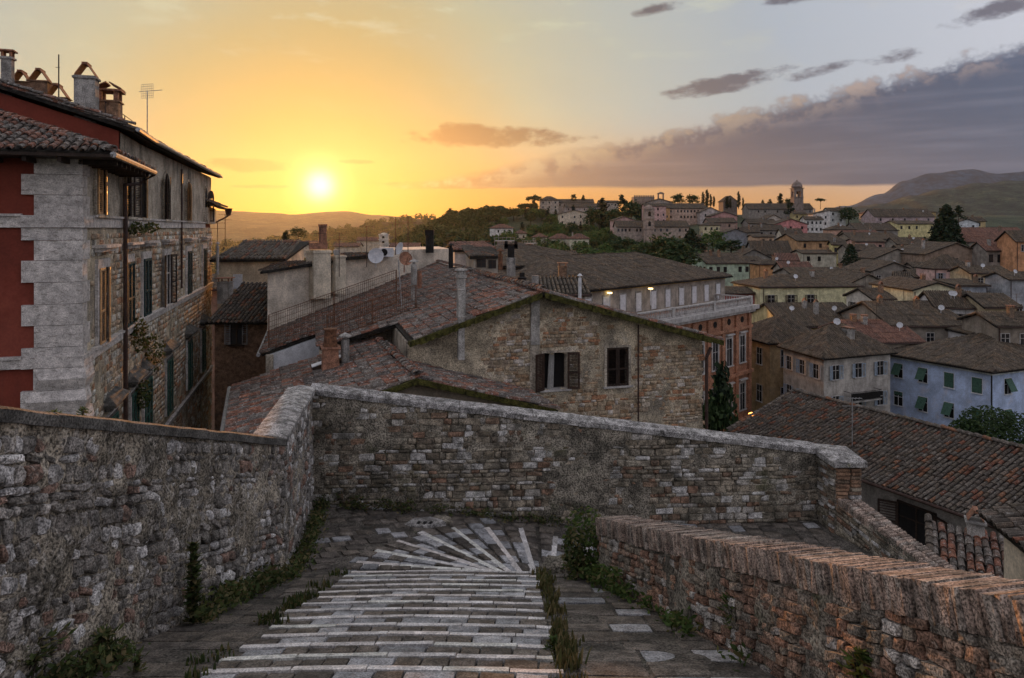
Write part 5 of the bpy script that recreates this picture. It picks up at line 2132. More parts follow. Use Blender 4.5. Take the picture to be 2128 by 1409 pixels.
mb = MB()
q = P(2086, 1110, 16.6)
mb.obox(V3(q.x, q.y, q.z - 4), u2 * 4.0, V3(-u2.y, u2.x, 0) * 2.0, up * (4.0 - .05))
mb.build('house_body', MAT['cream'], CH_)
# ------------------------------------------------------------------ houses of the town
def roofed_block(th, O, a, b, z0, z1, rh, rtype, along, wallm, roofm, over=.45, col=.26, rows=5, seed=1):
    """block on the corner O (xy) with the edges a, b; roof 'gable', 'hip', 'shed' or 'flat', ridge along 'a' or 'b'"""
    O, a, b = V3(O[0], O[1], 0), V3(a[0], a[1], 0), V3(b[0], b[1], 0)
    ua, ub = a.normalized(), b.normalized()
    La, Lb = a.length, b.length
    c = [O, O + a, O + a + b, O + b]
    if a.cross(b).z < 0:
        order = [0, 3, 2, 1]
    else:
        order = [0, 1, 2, 3]
    mb = MB()
    if rtype in ('gable',):
        if along == 'a':
            # gables on the b faces
            pr0 = [O + up * z0, O + b + up * z0, O + b + up * z1, O + b / 2 + up * (z1 + rh), O + up * z1]
            pr1 = [p + a for p in pr0]
        else:
            pr0 = [O + up * z0, O + a + up * z0, O + a + up * z1, O + a / 2 + up * (z1 + rh), O + up * z1]
            pr1 = [p + b for p in pr0]
        n = (pr0[1] - pr0[0]).cross(pr0[2] - pr0[1])
        if n.dot(pr1[0] - pr0[0]) > 0:
            mb.prism(pr0, pr1)
        else:
            mb.prism(pr1, pr0)
    elif rtype == 'shed':
        hh = [z1, z1, z1 + rh, z1 + rh] if along == 'a' else [z1, z1 + rh, z1 + rh, z1]
        mb.prism([c[k] + up * z0 for k in order], [c[k] + up * hh[k] for k in order])
    else:
        mb.prism([c[k] + up * z0 for k in order], [c[k] + up * z1 for k in order])
    mb.build('wall', wallm, th)
    e = over
    zo = z1 + .06
    A0, A1, A2, A3 = O - ua * e - ub * e, O + a + ua * e - ub * e, O + a + b + ua * e + ub * e, O + b - ua * e + ub * e
    fall = lambda run: rh / run
    quads = []
    if rtype == 'gable':
        if along == 'a':
            d = rh / (Lb / 2) * e
            r0, r1 = O + b / 2 - ua * e + up * (zo + rh), O + a + b / 2 + ua * e + up * (zo + rh)
            quads = [(A0 + up * (zo - d), A1 + up * (zo - d), r1, r0), (A2 + up * (zo - d), A3 + up * (zo - d), r0, r1)]
        else:
            d = rh / (La / 2) * e
            r0, r1 = O + a / 2 - ub * e + up * (zo + rh), O + a / 2 + b + ub * e + up * (zo + rh)
            quads = [(A3 + up * (zo - d), A0 + up * (zo - d), r0, r1), (A1 + up * (zo - d), A2 + up * (zo - d), r1, r0)]
    elif rtype == 'hip':
        if along == 'a':
            i = min(La / 2 - .01, Lb / 2)
            r0, r1 = O + b / 2 + ua * i + up * (zo + rh), O + a + b / 2 - ua * i + up * (zo + rh)
        else:
            i = min(Lb / 2 - .01, La / 2)
            r0, r1 = O + a / 2 + ub * i + up * (zo + rh), O + a / 2 + b - ub * i + up * (zo + rh)
        E = [p + up * (zo - .12) for p in (A0, A1, A2, A3)]
        if along == 'a':
            quads = [(E[0], E[1], r1, r0), (E[2], E[3], r0, r1), (E[1], E[2], r1, r1 + (E[2] - E[1]) * .0005), (E[3], E[0], r0, r0 + (E[0] - E[3]) * .0005)]
        else:
            quads = [(E[3], E[0], r0, r1), (E[1], E[2], r1, r0), (E[0], E[1], r0 + (E[1] - E[0]) * .0005, r0), (E[2], E[3], r1, r1 + (E[3] - E[2]) * .0005)]
            quads[2] = (E[0], E[1], r0 + (E[1] - E[0]) * .0005, r0)
    elif rtype == 'shed':
        if along == 'a':
            quads = [(A0 + up * zo, A1 + up * zo, A2 + up * (zo + rh), A3 + up * (zo + rh))]
        else:
            quads = [(A3 + up * zo, A0 + up * zo, A1 + up * (zo + rh), A2 + up * (zo + rh))]
    if rtype == 'flat':
        mb = MB()
        mb.prism([p + up * z1 for p in (A0, A1, A2, A3)][::1 if a.cross(b).z > 0 else -1], [p + up * (z1 + .2) for p in (A0, A1, A2, A3)][::1 if a.cross(b).z > 0 else -1])
        mb.build('roof', roofm, th)
        return None
    return corr_roof('roof', th, quads, roofm, col, rows, .16, seed, .075 if col < .3 else .085)


def face_windows(th, O, U, N, L, ztop, rows, cols, w, h, gap, frame, pane, sh, rng, first=1.3, far=False, skip=.0, opens=((170, 170),)):
    n = cols
    for r in range(rows):
        for c in range(n):
            if rng.random() < skip:
                continue
            u = L * (c + .5) / n + rng.uniform(-.12, .12)
            p = O + U * u + up * (ztop - first - gap * r - h / 2)
            if far:
                mb = MB()
                mb.cbox(p + N * .03, U * w, up * h, N * .08)
                mb.build('window', MAT['glass' if rng.random() < .4 else 'blackout'] if sh is None or rng.random() < .5 else MAT[sh], th)
            else:
                window(th, p + N * .02, U, N, w, h, frame, pane, sh, rng.choice(opens), .08, True, .05, slats=9)


def house(label, x0, x1, eave, top, Y, colr, roof='tile_brown', rt='gable', along='a', D=None, yaw=0.0, wh=8.0, win=(1, 2), sh=None, far=None, group=None, wsize=(.85, 1.3), chim=1, first=.9, skip=.15, name='town_house', frame='marble', seed=None, dishn=0, gap=3.1):
    rng = random.Random(seed if seed is not None else int(x0 * 7 + eave * 13))
    tot = (x1 - x0) / F * Y
    y_ = math.radians(abs(yaw))
    if D is None:
        D = max(6.0, min(14.0, tot * .8))
    W = max(2.0, (tot - D * math.sin(y_)) / math.cos(y_))
    far = far if far is not None else Y > 150
    ya = math.radians(yaw)
    ua, ub = V3(math.cos(ya), math.sin(ya), 0), V3(-math.sin(ya), math.cos(ya), 0)
    z1 = (HOR - eave) / F * Y
    # put the block so that its silhouette spans x0..x1
    if yaw >= 0:
        # left side face shows: the near corner is the right-hand end of the side face
        O = V3((x0 - 1064) / F * Y + D * math.sin(y_), Y, 0)
    else:
        O = V3((x0 - 1064) / F * Y, Y + W * math.sin(y_), 0)
    z0 = z1 - wh
    if rt == 'flat':
        rh = .2
    elif rt == 'shed':
        rh = max(.6, (HOR - top) / F * (Y + D) - z1)
    elif along == 'a' or rt == 'hip':
        rh = max(.7, (HOR - top) / F * (Y + D / 2) - z1)
    else:
        rh = max(.6, (HOR - top) / F * (Y + .2) - z1)
    rh = min(rh, 4.5)
    th = thing(name, label, 'house', (O.x, O.y, z0), group)
    wallm = plaster(colr) if isinstance(colr, tuple) else MAT[colr]
    colw = .26 if Y < 130 else (.34 if Y < 260 else .5)
    roofed_block(th, O, ua * W, ub * D, z0, z1, rh, rt, along, wallm, MAT[roof], .4 if Y < 200 else .5, colw, 5 if Y < 130 else 3, int(x0))
    if win[0]:
        face_windows(th, O, ua, -ub, W, z1, win[0], win[1], wsize[0], wsize[1], gap, frame, 'glass' if rng.random() < .3 else 'blackout', sh, rng, first, far, skip)
        if abs(yaw) > 6:
            if yaw > 0:
                face_windows(th, O + ub * D, -ub, -ua, D, z1, win[0], max(1, win[1] - 1), wsize[0], wsize[1], gap, frame, 'blackout', sh, rng, first, far, skip + .1)
            else:
                face_windows(th, O + ua * W, ub, ua, D, z1, win[0], max(1, win[1] - 1), wsize[0], wsize[1], gap, frame, 'blackout', sh, rng, first, far, skip + .1)
    if Y < 215 and rt != 'flat':
        e = O - ub * .48 + up * (z1 - (rh / (D / 2) * .4 if along == 'a' and rt == 'gable' else .05))
        if not (rt == 'gable' and along == 'b'):
            mb = MB()
            mb.tube([e - ua * .3, e + ua * (W + .3)], .07, 5)
            mb.build('gutter', MAT['pipe'], th)
        mb = MB()
        q = O + ua * (W * (.03 if rng.random() < .5 else .97)) - ub * .1
        mb.tube([q + up * (z1 - .3), q + up * z0], .06, 5)
        mb.build('downpipe', MAT['pipe'], th)
    for k in range(chim):
        q = O + ua * (W * rng.uniform(.15, .85)) + ub * (D * rng.uniform(.25, .5)) + up * (z1 + rh * .6)
        box_chimney(th, q, .55, .5, .9 + rh * .25, rng.choice(('chimney', 'brickred')), rng.choice(('slab', 'tile_tent')), ua)
    if Y < 170 and rng.random() < .7:
        q = O + ua * (W * rng.uniform(.2, .8)) + ub * (D * .45) + up * (z1 + rh * .8)
        antenna(th, q, rng.uniform(1.6, 2.6), rng.choice((0, 1)), 'pipe')
    for k in range(min(dishn, 1 if Y > 130 else 2)):
        q = O + ua * (W * rng.uniform(.1, .9)) + ub * (D * rng.uniform(.05, .3)) + up * (z1 + rh * .55 + .7)
        dish(th, q, .33, (rng.uniform(-.7, .2), -.8, .35))
    return th


# --- palazzo with the terrace
PZ = thing('palazzo', 'long palazzo with rose brick facade, terrace balustrade and attic of white shuttered windows', 'palazzo', (15, 66, -30))
pu, pv = V3(.69, .724, 0).normalized(), V3(-.724, .69, 0).normalized()
W0 = V3(5.9, 65, 0)
EZ, TZ = -5.55, -8.5
aL = 27.9
roofed_block(PZ, W0 - pu * 3, pu * (aL + 3), pv * 15, -30, EZ, 2.6, 'hip', 'a', plaster((.27, .235, .19)), MAT['tile_brown'], .7, .26, 8, 5)
th2 = PZ
roofed_block(PZ, W0 + pu * 1 + pv * 8.5, pu * 15, pv * 14, -30, EZ + 1.9, 1.9, 'hip', 'a', plaster((.2, .17, .13)), MAT['tile_brown'], .7, .26, 6, 6)
mb = MB()
mb.obox(W0 - pu * 3 - pv * .12 + up * (EZ - .35), pu * (aL + 3), pv * .1, up * .3)
mb.build('cornice', plaster((.36, .25, .07)), PZ)
for k in range(10):
    u = .6 + aL * (k + .35) / 10.2
    mb = MB()
    p = W0 + pu * u - pv * .03 + up * (TZ + .25)
    mb.obox(p - pu * .62 - pv * .02, pu * .16, pv * .1, up * 2.0)
    mb.obox(p + pu * .46 - pv * .02, pu * .16, pv * .1, up * 2.0)
    mb.obox(p - pu * .46 - pv * .02 + up * 1.84, pu * .92, pv * .1, up * .16)
    wn = mb.build('window', MAT['chimney'], PZ)
    mb = MB()
    mb.obox(p - pu * .46 - pv * .01, pu * .92, pv * .05, up * 1.84)
    mb.build('shutter', MAT['white_paint'], wn)
# terrace and facade
tf = W0 - pv * 4.2
mb = MB()
q = [tf - pu * 2, tf + pu * 25.6, tf + pu * 25.6 + pv * 14, tf - pu * 2 + pv * 14]
mb.prism([p + up * -32 for p in q], [p + up * TZ for p in q])
rose = surf('rose_brick_facade', [(.36, .175, .105)], .92, (1.5, .3), ((.16, .10, .07), (1.2, 1.2, .3), .5, .74, .6), ((.42, .24, .15), .6, .5, .7, .5), (9, .25), .2)
mb.build('facade', rose, PZ)
for (z, h, o) in ((TZ - .2, .45, .75), (TZ - .55, .35, .45), (TZ - 2.35, .3, .25), (TZ - 7.3, .35, .3), (TZ - 12.4, .35, .3), (TZ - 17.4, .3, .25)):
    mb = MB()
    mb.obox(tf - pu * 2 - pv * o + up * (z - h / 2), pu * (27.6 + o), pv * (o - .01), up * h)
    mb.build('cornice', MAT['marble'] if z > TZ - 1 else rose, PZ)
for k in range(9):
    u = 25.2 - 3.05 * k
    if u < 4:
        break
    mb = MB()
    mb.obox(tf + pu * (u - .3) - pv * .22 + up * -30, pu * .6, pv * .2, up * (TZ - .9 + 30))
    mb.build('pilaster', rose, PZ)
    if k == 0:
        continue
for k in range(7):
    u = 23.6 - 3.05 * k
    for zc, h in ((TZ - 4.7, 2.9), (TZ - 9.9, 2.9), (TZ - 15.0, 2.6)):
        p = tf + pu * u + up * zc
        wn = window(PZ, p - pv * .02, pu, -pv, 1.15, h, 'marble', 'glass', None, (0, 0), .22, True, .08, name='window')
        if zc > TZ - 12:
            mb = MB()
            mb.obox(p - pu * .85 - pv * .35 + up * (h / 2 + .35), pu * 1.7, pv * .34, up * .16)
            mb.build('hood', MAT['marble'], wn)
    mb = MB()
    mb.lathe(tf + pu * u - pv * .02 + up * (TZ - 1.45), [(.34, 0), (.34, .05), (.22, .052), (.22, .02)], 12, axis=-pv)
    mb.build('round_window', MAT['black'], PZ)
# balustrade
BL = MB()
bn = []
nb_ = 90
for k in range(nb_):
    u = -1.8 + 27.0 * (k + .5) / nb_
    BL.lathe(tf + pu * u - pv * .1 + up * TZ, [(.07, .1), (.10, .3), (.05, .62), (.07, .82)], 6)
for k in range(18):
    BL.lathe(tf + pu * 25.4 + pv * (.3 + .3 * k) + up * TZ, [(.07, .1), (.10, .3), (.05, .62), (.07, .82)], 6)
bal = BL.build('balusters', MAT['marble'], PZ, kind='stuff')
mb = MB()
for z, h in ((TZ + .02, .12), (TZ + .82, .14)):
    mb.obox(tf - pu * 2 - pv * .25 + up * z, pu * 27.75, pv * .3, up * h)
mb.build('balustrade_rail', MAT['marble'], PZ)
mb = MB()
for z, h in ((TZ + .02, .12), (TZ + .82, .14)):
    mb.obox(tf + pu * 25.3 + pv * .06 + up * z, pu * .3, pv * 6, up * h)
mb.build('balustrade_rail', MAT['marble'], PZ)
for u in (2.5, 9.0, 17.0, 25.4):
    mb = MB()
    mb.cbox(tf + pu * u - pv * .1 + up * (TZ + .5), pu * .5, pv * .4, up * 1.04)
    mb.build('pedestal', MAT['marble'], PZ)
# lit terrace lamps
lampm = emit('lamp_glow', (1.0, .72, .28), 3.5)
lampo = emit('street_lamp_glow', (1.0, .36, .07), 4)
for k, (px, py, Y, lab) in enumerate(((1267, 610, 68, 'lit wall lamp beside the left attic windows of the palazzo'), (1352, 601, 72, 'lit wall lamp at the middle of the palazzo attic'))):
    q = P(px, py, Y)
    th = thing('wall_lamp', lab, 'lamp', q - up * 1.5)
    mb = MB()
    mb.tube([q - up * 1.6, q + up * .05], .05, 6)
    mb.build('post', MAT['white_paint'], th)
    mb = MB()
    mb.cbox(q + up * .06, V3(.42, 0, 0), V3(0, .3, 0), up * .12)
    mb.build('lantern', lampm, th)
q = P(1562, 862, 74)
th = thing('street_lamp', 'orange lit street lamp in the lane below the rose palazzo', 'lamp', q - up * 3)
mb = MB()
mb.tube([q - up * 3, q - up * .25], .06, 6)
mb.build('post', MAT['pipe'], th)
mb = MB()
mb.lathe(q - up * .25, [(.12, 0), (.34, .18), (.34, .36), (.1, .5)], 8)
mb.build('lantern', lampo, th)
ld = bpy.data.lights.new('lamp_light', 'POINT')
ld.energy = 25
ld.color = (1, .45, .12)
ld.shadow_soft_size = .3
lo_ = bpy.data.objects.new('lamp_light', ld)
link(lo_, th, Matrix.Translation(q - V3(.2, .9, .1)))

# --- houses given by their corner edges
def corner_house(label, L_, C_, R_, wh, colr, roofm, rh, along, nl, nr_, sh, rt='hip', wsize=(.9, 1.4), rows=3, opens=((170, 170),), over=.6, chim=1, gap=3.1, first=.9, name='town_house', frame='marble', pane='blackout'):
    pl, pc, pr = P(*L_), P(*C_), P(*R_)
    z1 = pc.z
    O = V3(pc.x, pc.y, 0)
    a = V3(pr.x - pc.x, pr.y - pc.y, 0)
    b = V3(pl.x - pc.x, pl.y - pc.y, 0)
    th = thing(name, label, 'house', (O.x, O.y, z1 - wh))
    rng = random.Random(int(L_[0]))
    wm = plaster(colr) if isinstance(colr, tuple) else MAT[colr]
    roofed_block(th, O, a, b, z1 - wh, z1, rh, rt, along, wm, MAT[roofm], over, .25, 7, int(L_[0]))
    ua, ub = a.normalized(), b.normalized()
    na, nb = V3(ua.y, -ua.x, 0), V3(-ub.y, ub.x, 0)
    if na.dot(ub) > 0: na = -na
    if nb.dot(ua) > 0: nb = -nb
    # right-hand face runs along a; left-hand face along b
    for r in range(rows):
        for k in range(nr_):
            p = O + ua * (a.length * (k + .5) / nr_) + up * (z1 - first - gap * r - wsize[1] / 2)
            window(th, p + na * .02, ua, na, wsize[0], wsize[1], frame, pane, sh, rng.choice(opens), .07, True, .05, slats=12)
        for k in range(nl):
            p = O + ub * (b.length * (1 - (k + .5) / nl)) + up * (z1 - first - gap * r - wsize[1] / 2)
            window(th, p + nb * .02, -ub, nb, wsize[0], wsize[1], frame, pane, sh, rng.choice(opens), .07, True, .05, slats=12)
    for k in range(chim):
        q = O + a * rng.uniform(.2, .7) + b * rng.uniform(.2, .7) + up * (z1 + rh * .4)
        box_chimney(th, q, .6, .5, 1.3, 'chimney', 'slab', ua)
    return th, O, a, b, z1, ua, ub, na, nb


# pale blue-white block on the right with green roller blinds
wh_ = thing  # keep the helper name short below
bl = corner_house('pale blue-white apartment block with tilted green blinds under a brown hip roof', (1842, 727, 80), (2060, 769, 70), (2300, 748, 77), 16, 'blue_white', 'tile_brown', 2.5, 'b', 0, 0, None, over=.8, chim=0)
th, O, a, b, z1, ua, ub, na, nb = bl
mb = MB()
for (o, d, L_, n) in ((O, ub, b.length, nb), (O, ua, a.length, na)):
    mb.obox(o + up * (z1 - .45) - d * .35, d * (L_ + .7), n * .35, up * .42)
mb.build('eave_cornice', plaster((.44, .49, .56)), th)
rg = random.Random(2)
for face, (o, d, n, L_, cols) in enumerate(((O + b, -ub, nb, b.length, 4), (O, ua, na, a.length, 4))):
    for r in range(4):
        for k in range(cols):
            c = o + d * (L_ * (k + .52) / cols) + up * (z1 - 1.75 - 3.05 * r)
            wn = window(th, c + n * .01, d, n, .98, 1.5, 'white_paint', 'blackout', None, (0, 0), .05, True, .03)
            kind = (face * 3 + r * 2 + k * 3) % 5
            mb = MB()
            lo = c - d * .47 + up * .74
            if kind in (0, 3):       # blind tilted outwards
                mb.obox(lo + n * .06, d * .94, -up * 1.15 + n * .62, n * .03)
            elif kind in (1, 4):     # blind straight down
                mb.obox(lo + n * .06, d * .94, -up * 1.45, n * .03)
            else:
                mb.obox(lo + n * .06, d * .94, -up * .35, n * .03)
            mb.build('blind', MAT['green_blind'], wn)
mb = MB()
q = O + (na + nb) * .1
mb.tube([q + up * (z1 - .5), q + up * (z1 - 16)], .07, 6)
mb.build('downpipe', MAT['black'], th)
# grey-beige block with balconies
gb_ = corner_house('grey-beige apartment block with two balconies and small blue shutters', (1628, 722, 79), (1712, 743, 72), (1850, 737, 75.5), 17, (.33, .30, .26), 'tile_brown', 2.5, 'a', 3, 3, 'blue_shutter', over=.6, chim=2, rows=3)
th, O, a, b, z1, ua, ub, na, nb = gb_
for zz, m, u0 in ((z1 - 4.6, 'black', 2.6), (z1 - 8.2, 'metal', 2.7)):
    p = O + ua * u0 + up * zz
    mb = MB()
    mb.obox(p, ua * 4.2, na * 1.0, up * .12)
    bo = mb.build('balcony', MAT['chimney'], th)
    mb = MB()
    for k in range(29):
        q = p + ua * (.05 + 4.1 * k / 28) + na * .95 + up * .12
        mb.tube([q, q + up * .9], .012, 4)
    mb.tube([p + na * .95 + up * 1.02, p + ua * 4.2 + na * .95 + up * 1.02], .025, 5)
    for s_ in (.03, 4.17):
        mb.tube([p + ua * s_ + up * 1.02, p + ua * s_ + na * .95 + up * 1.02], .025, 5)
    if m == 'black':
        mb.obox(p + ua * .1 + na * .9 + up * .2, ua * 4.0, na * .01, up * .7)
    mb.build('balcony_railing', MAT[m], bo)
dish(th, O + a * .52 + b * .5 + up * (z1 + 2.9), .36, (-.3, -.9, .3))
# ochre house between the palazzo and the beige block
corner_house('dark ochre house with stone bands, wedged between the rose palazzo and the beige block', (1520, 700, 90), (1600, 712, 82), (1720, 706, 84), 20, (.30, .21, .10), 'tile_brown', 2.4, 'a', 2, 2, None, over=.6, chim=0, wsize=(1.0, 1.9), gap=4.3, pane='glass')
# pale yellow house
yh = house('pale yellow house with dark shutters and a long brown roof above the ochre house', 1566, 1800, 596, 573, 110, (.50, .46, .25), 'tile_brown', 'hip', 'a', 10, 6, 8, (1, 5), 'dark_wood', wsize=(.95, 1.55), chim=2, first=1.3, dishn=1)
# --- the rest of the town: label, x0, x1, eave row, ridge row, distance, paint, roof
house('grey stone monastery range running below the domed bell tower', 1556, 1690, 434, 423, 420, (.20,.175,.15), 'tile_brown', 'gable', 'a', wh=9,win=(1,10),D=12,chim=0)
house('white house with a dark balcony, rightmost below the bell tower', 1722, 1757, 438, 432, 360, (.50,.48,.45), 'tile_brown', 'gable', 'a', wh=9,win=(2,2))
house('white gabled house left of the white balcony house', 1690, 1724, 445, 437, 352, (.48,.45,.42), 'tile_brown', 'shed', 'b', wh=9,win=(2,2))
house('low white house with a row of small windows under the white gables', 1674, 1710, 456, 450, 340, (.46,.44,.41), 'tile_brown', 'gable', 'a', wh=7,win=(2,4))
house('bright pink gabled house in the middle of the town', 1609, 1678, 466, 455, 310, (.45,.16,.15), 'tile_brown', 'gable', 'b', wh=6,win=(1,3),D=10)
house('olive yellow house just right below the bell tower', 1650, 1676, 444, 440, 385, (.30,.24,.10), 'tile_brown', 'gable', 'a', wh=6,win=(1,2))
house('cream house with a row of tall windows above the orange-brown block', 1626, 1668, 486, 475, 270, (.48,.43,.33), 'tile_brown', 'gable', 'a', wh=6,win=(1,5),chim=1)
house('large orange-brown block with a cream corner and two skylights', 1645, 1758, 500, 486, 220, (.36,.20,.085), 'tile_brown', 'gable', 'a', wh=7,win=(1,3),yaw=8,sh='dark_wood',chim=1)
house('grey house under a broad dark roof with blue skylights', 1568, 1646, 527, 501, 210, (.19,.17,.15), 'tile_brown', 'gable', 'a', wh=5,win=(1,2),chim=1)
house('yellow house left of the small dark conifer', 1733, 1768, 508, 499, 200, (.52,.42,.15), 'tile_brown', 'gable', 'a', wh=7,win=(1,2),yaw=-14,chim=1)
house('pink house with terrace right of the small dark conifer', 1779, 1838, 502, 497, 205, (.50,.28,.22), 'tile_brown', 'gable', 'a', wh=8,win=(1,3),chim=0)
house('salmon house under the grey hip roof', 1728, 1778, 477, 468, 280, (.45,.25,.17), 'tile_brown', 'hip', 'a', wh=5,win=(1,2),chim=1,dishn=1)
house('grey house with a long plain roof left of the yellow terrace house', 1782, 1866, 478, 464, 300, (.20,.18,.16), 'tile_brown', 'gable', 'a', wh=5,win=(1,3),chim=2)
house('brown stone house with a wide sagging roof', 1772, 1872, 497, 484, 240, (.22,.185,.14), 'tile_brown', 'gable', 'a', wh=5,win=(1,3),chim=2,dishn=1)
house('mauve building with two wings near the skyline right of the bell tower', 1818, 1942, 450, 435, 365, (.33,.24,.24), 'tile_brown', 'gable', 'a', wh=7,win=(1,5),chim=1,dishn=1)
house('red-roofed house behind the mauve building', 1806, 1860, 443, 434, 400, (.33,.25,.18), 'tile_red', 'hip', 'a', wh=5,win=(1,2),chim=0)
house('ochre house on the skyline behind the mauve building', 1895, 1945, 441, 434, 410, (.36,.25,.09), 'tile_brown', 'hip', 'a', wh=5,win=(1,2),chim=0)
house('yellow house with a white terrace left of the tall conifer', 1866, 1944, 465, 459, 300, (.50,.43,.18), 'tile_brown', 'gable', 'a', wh=6,win=(1,5),chim=1)
house('light blue gabled house right of the tall conifer', 1986, 2034, 463, 455, 280, (.42,.45,.47), 'tile_brown', 'gable', 'b', wh=7,win=(1,2),chim=0)
house('ochre end house behind the light blue gable', 2022, 2048, 459, 451, 295, (.38,.28,.12), 'tile_brown', 'gable', 'a', wh=7,win=(1,1),chim=1)
house('grey house under a broad red-brown roof at the right edge', 2007, 2150, 502, 474, 190, (.20,.18,.15), 'tile_red', 'gable', 'a', wh=6,win=(1,4),chim=1)
house('orange house cut by the right edge of the picture', 2112, 2170, 500, 480, 150, (.42,.19,.075), 'tile_brown', 'gable', 'a', wh=9,win=(2,2),chim=0)
house('brown brick gabled house right of centre in the town', 1924, 2048, 528, 505, 160, (.21,.145,.10), 'tile_brown', 'gable', 'b', wh=8,win=(1,3),D=14,chim=1)
house('weathered house with timber loggia beside the tall white chimney', 2051, 2120, 520, 503, 155, (.19,.165,.14), 'tile_red', 'gable', 'a', wh=8,win=(1,4),chim=1,wsize=(.9,1.7))
house('pink house with blue shutters on the right', 1941, 2022, 558, 530, 135, (.47,.29,.25), 'tile_brown', 'hip', 'a', wh=7,win=(1,3),sh='blue_shutter',chim=0)
house('tan house in front of the pink house with blue shutters', 2018, 2098, 567, 553, 125, (.38,.28,.15), 'tile_brown', 'gable', 'a', wh=10,win=(1,2),chim=1,dishn=1)
house('blue-grey house at the right edge below the loggia house', 2098, 2180, 580, 566, 115, (.24,.25,.27), 'tile_brown', 'gable', 'a', wh=10,win=(2,2),chim=1,dishn=1)
house('stone gabled house behind the small conifer', 1816, 1912, 537, 517, 170, (.23,.20,.16), 'tile_brown', 'gable', 'b', wh=6,win=(1,3),D=12,sh='blue_shutter',chim=1,dishn=1)
house('lower stone gabled house with a white shutter', 1811, 1904, 563, 545, 145, (.20,.175,.145), 'tile_brown', 'gable', 'b', wh=6,win=(1,3),D=12,chim=0,dishn=2)
house('small dark tiled house at the foot of the small conifer', 1769, 1815, 552, 540, 165, (.18,.16,.13), 'tile_brown', 'gable', 'a', wh=4,win=(0,0),chim=0)
house('orange house with white framed windows left of the red roofs', 1577, 1630, 549, 539, 160, (.45,.22,.075), 'tile_brown', 'hip', 'a', wh=7,win=(1,2),frame='white_paint',chim=1,dishn=1)
house('house with a bright red roof and a white gable end', 1618, 1668, 541, 527, 175, (.42,.40,.36), 'tile_red', 'gable', 'a', wh=5,win=(1,1),yaw=-10,chim=0)
house('low house under a red-brown roof with a dish, above the long brown roof', 1628, 1690, 561, 545, 150, (.30,.26,.21), 'tile_red', 'gable', 'a', wh=5,win=(1,3),chim=0,dishn=2)
house('mint green house with a cream gable beside the cypresses', 1446, 1568, 547, 527, 170, (.33,.42,.30), 'tile_brown', 'gable', 'a', wh=9,win=(1,6),yaw=14,chim=2)
house('lilac house wedged behind the mint green house', 1540, 1582, 541, 533, 175, (.34,.31,.40), 'tile_brown', 'gable', 'a', wh=7,win=(1,2),chim=0)
house('grey house under the long brown roof above the yellow house', 1652, 1798, 574, 557, 140, (.20,.18,.155), 'tile_brown', 'gable', 'a', wh=6,win=(1,4),chim=1,dishn=2)
house('stone house with a broad gable right of the yellow house', 1746, 1862, 598, 570, 125, (.21,.185,.15), 'tile_brown', 'gable', 'b', wh=7,win=(1,2),D=14,chim=1,dishn=1)
house('white terrace house with a row of dark windows', 1868, 1910, 585, 566, 120, (.50,.48,.47), 'tile_brown', 'gable', 'a', wh=9,win=(2,5),yaw=-24,chim=0)
house('small cream house right of the pale yellow house', 1800, 1860, 621, 600, 100, (.45,.42,.36), 'tile_brown', 'gable', 'a', wh=8,win=(1,3),yaw=10,sh='dark_wood',chim=1)
house('pale yellow gabled house behind the house with air conditioners', 1898, 1994, 602, 587, 105, (.46,.42,.26), 'tile_brown', 'gable', 'b', wh=7,win=(0,0),D=12,chim=1)
house('slate-blue rendered house behind the tan house', 1990, 2052, 594, 582, 118, (.21,.23,.27), 'tile_brown', 'shed', 'a', wh=7,win=(1,1),chim=1)
house('white house with dark door openings and a dish, right of the big roof', 1953, 2050, 638, 607, 88, (.52,.50,.49), 'tile_brown', 'gable', 'a', wh=7,win=(1,3),yaw=-8,sh='dark_wood',wsize=(.9,2.0),chim=1,dishn=2)
house('tan house joined to the white house with dark doors', 2048, 2115, 637, 611, 86, (.34,.27,.15), 'tile_brown', 'gable', 'a', wh=7,win=(1,2),chim=0)
house('brown stone house at the right edge above the blue-white block', 2073, 2180, 676, 650, 76, (.20,.165,.125), 'tile_brown', 'gable', 'a', wh=7,win=(1,3),chim=1,dishn=1)
house('white rendered annex behind the roof of the blue-white block', 2015, 2096, 694, 679, 80, (.52,.53,.56), 'tile_brown', 'shed', 'b', wh=6,win=(1,3),chim=1,dishn=2)
house('house under the large sagging brown roof in the centre right', 1853, 2010, 676, 628, 84, (.22,.19,.15), 'tile_brown', 'gable', 'a', wh=7,win=(1,3),D=13,chim=2,dishn=1)
house('house with a reddish patched roof behind the beige block', 1796, 1916, 710, 667, 80, (.24,.20,.15), 'tile_red', 'gable', 'a', wh=7,win=(0,0),D=11,chim=2,dishn=1)
house('yellow-walled house under the long brown roof behind the beige block', 1632, 1798, 678, 631, 94, (.46,.38,.17), 'tile_brown', 'gable', 'a', wh=8,win=(1,4),D=14,sh='blue_shutter',chim=2,dishn=2)
house('villa block with a square tower top on the wooded hill', 1122, 1161, 416, 408, 480, (.30,.25,.20), 'tile_brown', 'hip', 'a', wh=12,win=(2,3),chim=0)
house('long villa range behind the hill villa', 1158, 1234, 421, 414, 490, (.27,.22,.18), 'tile_brown', 'gable', 'a', wh=9,win=(1,7),chim=0)
house('mauve villa wing below the long villa range', 1176, 1254, 430, 423, 455, (.28,.22,.19), 'tile_brown', 'gable', 'a', wh=10,win=(2,7),chim=0)
house('cream villa with sunlit side above the green trees', 1162, 1226, 445, 437, 400, (.48,.39,.28), 'tile_brown', 'gable', 'b', wh=8,win=(2,5),D=12,chim=0)
house('pale house between dark trees on the hill skyline', 1246, 1286, 421, 417, 470, (.30,.25,.20), 'tile_brown', 'gable', 'a', wh=9,win=(1,3),chim=0)
